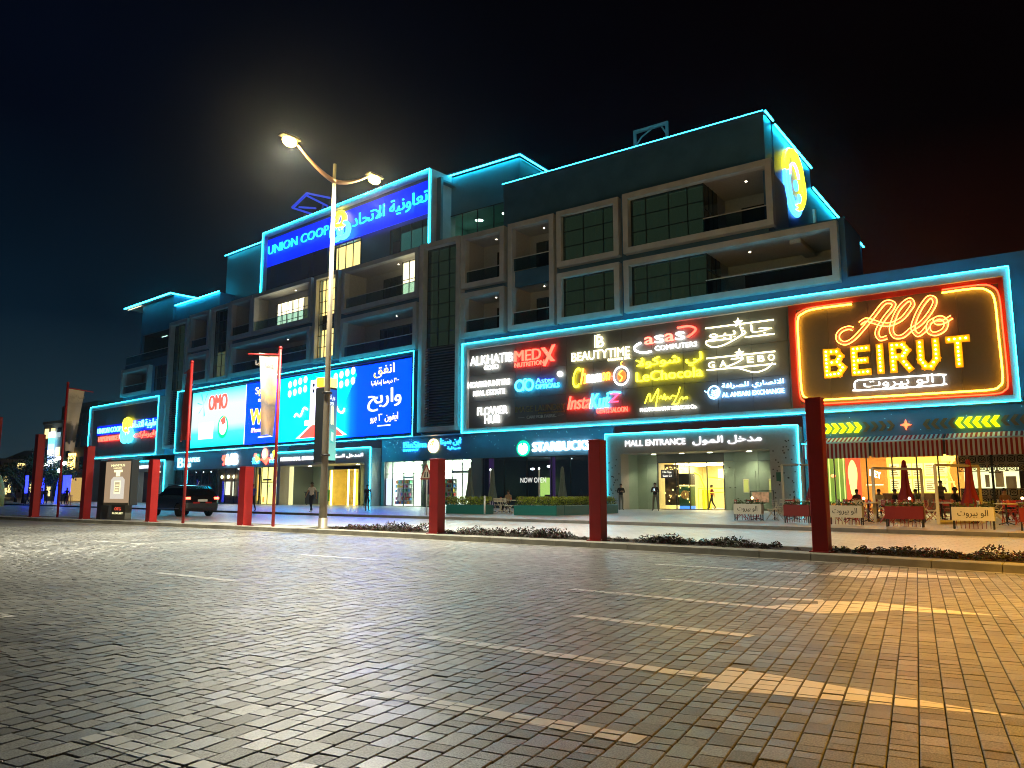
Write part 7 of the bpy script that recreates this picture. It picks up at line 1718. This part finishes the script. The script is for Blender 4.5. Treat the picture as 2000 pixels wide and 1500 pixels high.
# ---------------------------------------------------------------- bedding plants in the median
PLM = pbr('bedding_leaf_dark', (.035,.016,.012), .6, var=.5, scale=14); PLG = pbr('bedding_leaf_green', (.03,.05,.012), .6, var=.4, scale=14); PLR = pbr('bedding_leaf_red', (.20,.012,.015), .6, var=.4, scale=14)
PM = []
for k in range(5):
    mm = M(); r = .16+.03*k
    def f_():
        a = lr.uniform(0, 2*pi); q = lr.random()**.5*r*1.3; z = lr.random()
        return (q*cos(a), q*sin(a), .03+z*(.22+.03*k)*(1-(q/(r*1.5))**2))
    mm.mat(0); leaves(mm, f_, 150, .042, lr); mm.mat(1); leaves(mm, f_, 60, .042, lr); mm.mat(2); leaves(mm, f_, [25,60,10,45,5][k], .036, lr)
    PM.append(mm.mesh('bedding_plant', [PLM, PLG, PLR]))
runs = [(-18.9,-15.5,'left of the pharmacy pillar'),(-13.6,-10.2,'between the two middle pillars'),(-7.9,-5.2,'before the mall entrance'),(-3.2,-.3,'under the restaurant at the right')]
for a, b_, lb in runs:
    x = a
    while x < b_:
        for row in (0, 1):
            xx = x+lr.uniform(-.06,.06)+.12*row; yy = kerb_y(xx)+.78+.42*row+lr.uniform(-.06,.06)
            o = bpy.data.objects.new('bedding_plant', PM[lr.randrange(5)]); COL.objects.link(o); o.location = (xx, yy, .115); o.rotation_euler = (0,0,lr.uniform(0,6)); s_ = lr.uniform(.45,.95); o.scale = (s_,s_,s_*lr.uniform(.6,1.05))
            tagit(o, 'low dark red bedding plant in the median '+lb, 'plant', 'low bedding plants '+lb)
        x += .27
for i in range(26):
    x = lr.choice([lr.uniform(-15.2,-13.6), lr.uniform(-10.2,-7.9), lr.uniform(-5.0,-3.2)]); y = kerb_y(x)+lr.uniform(.7,1.4)
    o = bpy.data.objects.new('bedding_plant', PM[2]); COL.objects.link(o); o.location = (x, y, .112); s_ = lr.uniform(.15,.4); o.scale = (s_,)*3; o.rotation_euler = (0,0,lr.uniform(0,6))
    tagit(o, 'tiny sparse seedling on the bare stretch of the median bed', 'plant', 'tiny seedlings on the bare bed')

# ---------------------------------------------------------------- far left background
HILLM = pbr('far_hill', (.012,.022,.028), .95, var=.3, scale=.01)
mm = M(); hx = []
for i in range(41):
    a = radians(35.6) + radians(8 + i*1.5)     # bearing from +y towards -x
    hx.append((-900*sin(a), 900*cos(a), 34 + 14*sin(i*.55)*max(0, 1-i/60) + 4*sin(i*2.1)))
mm.add([(x, y, 0) for x, y, z in hx] + [(x, y, z) for x, y, z in hx] + [(x*1.25, y*1.25, z*.9) for x, y, z in hx], [(i, i+1, 42+i, 41+i) for i in range(40)] + [(41+i, 42+i, 83+i, 82+i) for i in range(40)])
mm.build('distant_hills', HILLM, kind='structure')
hl = M()
for i in range(26):
    a = radians(35.6)+radians(lr.uniform(30.2, 33.5)); d = lr.uniform(500, 850); z = lr.uniform(8, 22); x, y = -d*sin(a), d*cos(a); s_ = lr.uniform(.4, 1.1); hl.box(x-s_*2, x+s_*2, y-.3, y+.3, z, z+s_*.8)
hl.build('distant_lit_windows', em('distant_light', (1,.85,.45), 1.3, False), kind='stuff')
def block(name, label, x0, x1, y0, y1, z0, z1, mat, cols, rws, lit):
    t = thing(name, label, 'building', ((x0+x1)/2, y0, 0)); M().box(x0, x1, y0, y1, z0, z1).build('wall', mat, t); M().box(x0-.2, x1+.2, y0-.2, y1+.2, z1, z1+.5).build('parapet', mat, t)
    for face in ('x', 'y'):
        for i in range(cols):
            for j in range(rws):
                q = (j+.28)/rws; z = z0+(z1-z0)*q; h_ = (z1-z0)/rws*.5; mt = LITY if lr.random() < lit else DARKW
                if face == 'y': a = x0+(x1-x0)*(i+.2)/cols; M().box(a, a+(x1-x0)/cols*.6, y0-.06, y0+.02, z, z+h_).build('window', mt, t)
                else: a = y0+(y1-y0)*(i+.2)/cols; M().box(x1-.02, x1+.06, a, a+(y1-y0)/cols*.6, z, z+h_).build('window', mt, t)
    return t
# neighbour at the end of the mall
nb = thing('neighbour_building', 'dark brown rendered building touching the far end of the mall', 'building', TB(-74, 1, 0))
BRW = pbr('brown_render', (.13,.115,.105), .7, var=.15, scale=.5)
M(TB).box(-79, -69.6, 1.2, 16, 0, 14.8).build('wall', BRW, nb)
for i, u in enumerate((-77.4, -74.6, -71.8)):
    for j, z in enumerate((4.8, 8.2, 11.4)): M(TB).box(u, u+1.5, 1.1, 1.22, z, z+1.9).build('window', DARKW, nb)
M(TB).box(-78.4, -76.2, .9, 1.2, 4.9, 7.3).build('lit_sign', em('amber_lit_sign', (1,.62,.15), 2.6), nb); M(TB).box(-78.6, -72, 1.15, 1.25, .2, 3.6).build('lit_shop', em('amber_shop', (.8,.5,.15), .35), nb)
fb = block('far_building', 'pale stepped building with a tall vertical blue sign down the street', -139, -132.5, 60, 72, 0, 12.6, pbr('pale_render', (.34,.32,.27), .7, var=.1), 3, 4, .15)
M().box(-135.5, -133.5, 61, 64, 13, 15.6).build('stair_tower', pbr('pale_render', (.34,.32,.27), .7), fb)
vs_ = thing('vertical_sign', 'tall vertical lit sign in white and blue down the street', 'sign', (-134.6, 59.5, 4))
for i, c in enumerate([(.05,.35,.95),(.65,.8,1.),(.35,.5,.9),(.75,.85,1.),(.25,.45,.85),(.1,.6,.9),(.7,.9,1.)]): M().box(-135.6, -134.0, 59.3, 59.6, 4.4+i*.98, 5.36+i*.98).build('sign_panel', em('vs_%d' % i, c, 1.6), vs_)
WHB = pbr('white_render', (.5,.55,.6), .7, var=.1)
block('far_building', 'low white building behind the palm at the far left', -292, -278, 108, 124, 0, 12, WHB, 4, 3, .2)
block('far_building', 'white warehouse block behind the first tall pillar', -272, -262, 108, 124, 0, 6, WHB, 3, 1, .3)
TRK = pbr('tree_bark', (.06,.045,.03), .9, var=.3, scale=8, bump=.4)
LF = [pbr('street_leaf', (.02,.07,.035), .6, var=.4, scale=2), pbr('street_leaf_olive', (.07,.08,.02), .6, var=.4, scale=2)]
def tree(x, y, h, r, label, li, blue=False):
    t = thing('street_tree', label, 'tree', (x, y, 0), 'street trees down the street at the left')
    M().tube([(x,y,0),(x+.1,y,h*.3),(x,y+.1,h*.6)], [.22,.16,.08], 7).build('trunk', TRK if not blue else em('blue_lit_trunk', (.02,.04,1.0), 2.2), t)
    for i in range(4): a = i*1.6; M().tube([(x,y,h*.4),(x+r*.5*cos(a),y+r*.5*sin(a),h*.68)], [.08,.03], 5).build('limb', TRK, t)
    mm = M(); cs = [(lr.gauss(0,.5)*r, lr.gauss(0,.5)*r, h*.72+lr.gauss(0,.16)*h) for _ in range(16)]
    for c in cs: leaves(mm, lambda: (x+c[0]+lr.gauss(0,.28)*r, y+c[1]+lr.gauss(0,.28)*r, c[2]+lr.gauss(0,.22)*r), 110, .16, lr)
    mm.build('crown', LF[li], t)
def palm(x, y, h, label):
    t = thing('palm_tree', label, 'tree', (x, y, 0)); M().tube([(x,y,0),(x+.15,y,h*.5),(x+.1,y,h)], [.26,.2,.17], 8).build('trunk', TRK, t)
    mm = M()
    for i in range(22):
        a = i*2.4; el = .9-.055*i; L_ = 2.6; P = []
        for q in range(7): s_ = q/6; P.append(Vector((x+.1+cos(a)*L_*s_*cos(el*.8), y+sin(a)*L_*s_*cos(el*.8), h+L_*(sin(el)*s_-.75*s_*s_))))
        for p, q in zip(P, P[1:]):
            d = (q-p); sd = d.cross(Vector((0,0,1))).normalized()*.34
            for w_ in (0, .5):
                o_ = p+d*w_; mm.add([tuple(o_), tuple(o_+sd+d*.9-Vector((0,0,.12))), tuple(o_+d*.4)], [(0,1,2)]); mm.add([tuple(o_), tuple(o_-sd+d*.9-Vector((0,0,.12))), tuple(o_+d*.4)], [(0,1,2)])
    mm.build('fronds', LF[1], t)
palm(-103.5, 43.0, 4.3, 'date palm with drooping fronds at the far left'); palm(-96, 37.4, 3.6, 'smaller palm left of the tallest far palm')
tree(-100.9, 43.9, 5.2, 1.9, 'dark street tree behind the first flag pole', 0, True); tree(-96.5, 43.6, 5.0, 1.7, 'street tree between flag pole and third pillar', 0, True); tree(-106, 45.5, 5.6, 2.0, 'street tree beside the vertical sign', 0, True); tree(-118, 48, 4.4, 2.2, 'olive street tree behind the second pillar', 1)
BL2 = em('blue_light_drape', (.02,.03,1.0), 2.6)
for i, (x, y, w) in enumerate(((-93.2,40.0,.9),(-88.3,40.6,.6),(-86.6,40.2,.9),(-92,38.4,.5))):
    t = thing('light_curtain', 'blue light curtain hanging in front of the trees, %s' % ['widest on the left','thin middle one','right beside the pillar','lowest one'][i], 'light curtain', (x, y, 0), 'blue light curtains down the street')
    for k in range(5): M().tube([(x-w/2+w*k/4,y,1.3),(x-w/2+w*k/4+.05,y,2.3),(x-w/2+w*k/4,y,3.2)], .05, 4).build('light_string', BL2, t)
    M().tube([(x-w/2,y,3.2),(x+w/2,y,3.2)], .04, 4).build('top_wire', BLACKP, t)
    for k in (-w/2, w/2): M().tube([(x+k,y,0),(x+k,y,3.2)], .03, 4).build('stand', BLACKP, t)
for i, (x, y, z) in enumerate([(-110,48,4.8),(-104,46.5,5.2),(-98,44.2,5.3),(-96,44,4.6),(-101,44.6,4.9),(-94.5,42.8,3.7)]):
    t = thing('globe_light', 'small bright globe light on a thin mast %s' % ['left of the trees','above the dark tree','by the vertical sign foot','under the amber sign','in the tree crowns','low by the neighbour building'][i], 'lamp', (x, y, 0), 'small globe lights down the street')
    M().tube([(x,y,0),(x,y,z)], .04, 5).build('mast', BLACKP, t); M().ball((x,y,z+.15), .24, 6).build('globe', em('far_globe', (.85,1,.9), 7), t)
t = thing('yellow_dome', 'tall rounded yellow inflatable cut by the left picture edge', 'inflatable', (-86.5, 33.2, 0)); M().lathe([(.9,0),(.95,1.2),(.8,2.2),(.5,3.0),(.15,3.35)], 12, (-86.5,33.2,0)).build('body', pbr('dome_yellow', (.5,.45,.08), .6), t)
# street barrier table things near the far pavement
t = thing('red_stool', 'red wire stool on the pavement by the third pillar', 'stool', (-80.5, 37.6, G0))
for a in range(4): M().tube([(-80.5+.3*cos(a*pi/2),37.6+.3*sin(a*pi/2),G0),(-80.5+.22*cos(a*pi/2),37.6+.22*sin(a*pi/2),1.0)], .03, 5).build('leg', CHR, t)
M().lathe([(.3,0),(.3,.06)], 12, (-80.5,37.6,1.0)).build('seat', CHR, t)
c2 = car((-90.5, 33.2, 0), radians(160), 'dark car parked at the far left beneath the palms')
for i, (x, y) in enumerate(((-92.6,38.9),(-87.4,38.4),(-84.8,38.6),(-82.6,38.3),(-90.3,39.3))):
    person((x, y, G0), i*1.3, 'distant person in dark clothes %s' % ['by the widest light curtain','between the light curtains','right of the first flag pole','left of the third pillar','under the dark trees'][i], [WALK, PHONE, {}, WALK, {}][i], cl('black', (.015,.015,.018)), cl('navy', (.012,.015,.03)), group='distant people on the far pavement')
# ---------------------------------------------------------------- thin haze added over the street to put halos round the lamps
mh = bpy.data.materials.new('halo_haze'); mh.use_nodes = True
n, l = nodes_of(mh); n.remove(n['Principled BSDF'])
pv = n.new('ShaderNodeVolumePrincipled'); pv.inputs['Color'].default_value = (.8,.85,.9,1); pv.inputs['Density'].default_value = .00022; pv.inputs['Anisotropy'].default_value = .93
l.new(pv.outputs[0], n['Material Output'].inputs['Volume'])
m = M(); m.box(-1200, 700, -250, 1200, -1.2, 60); m.build('haze', mh, kind='stuff')
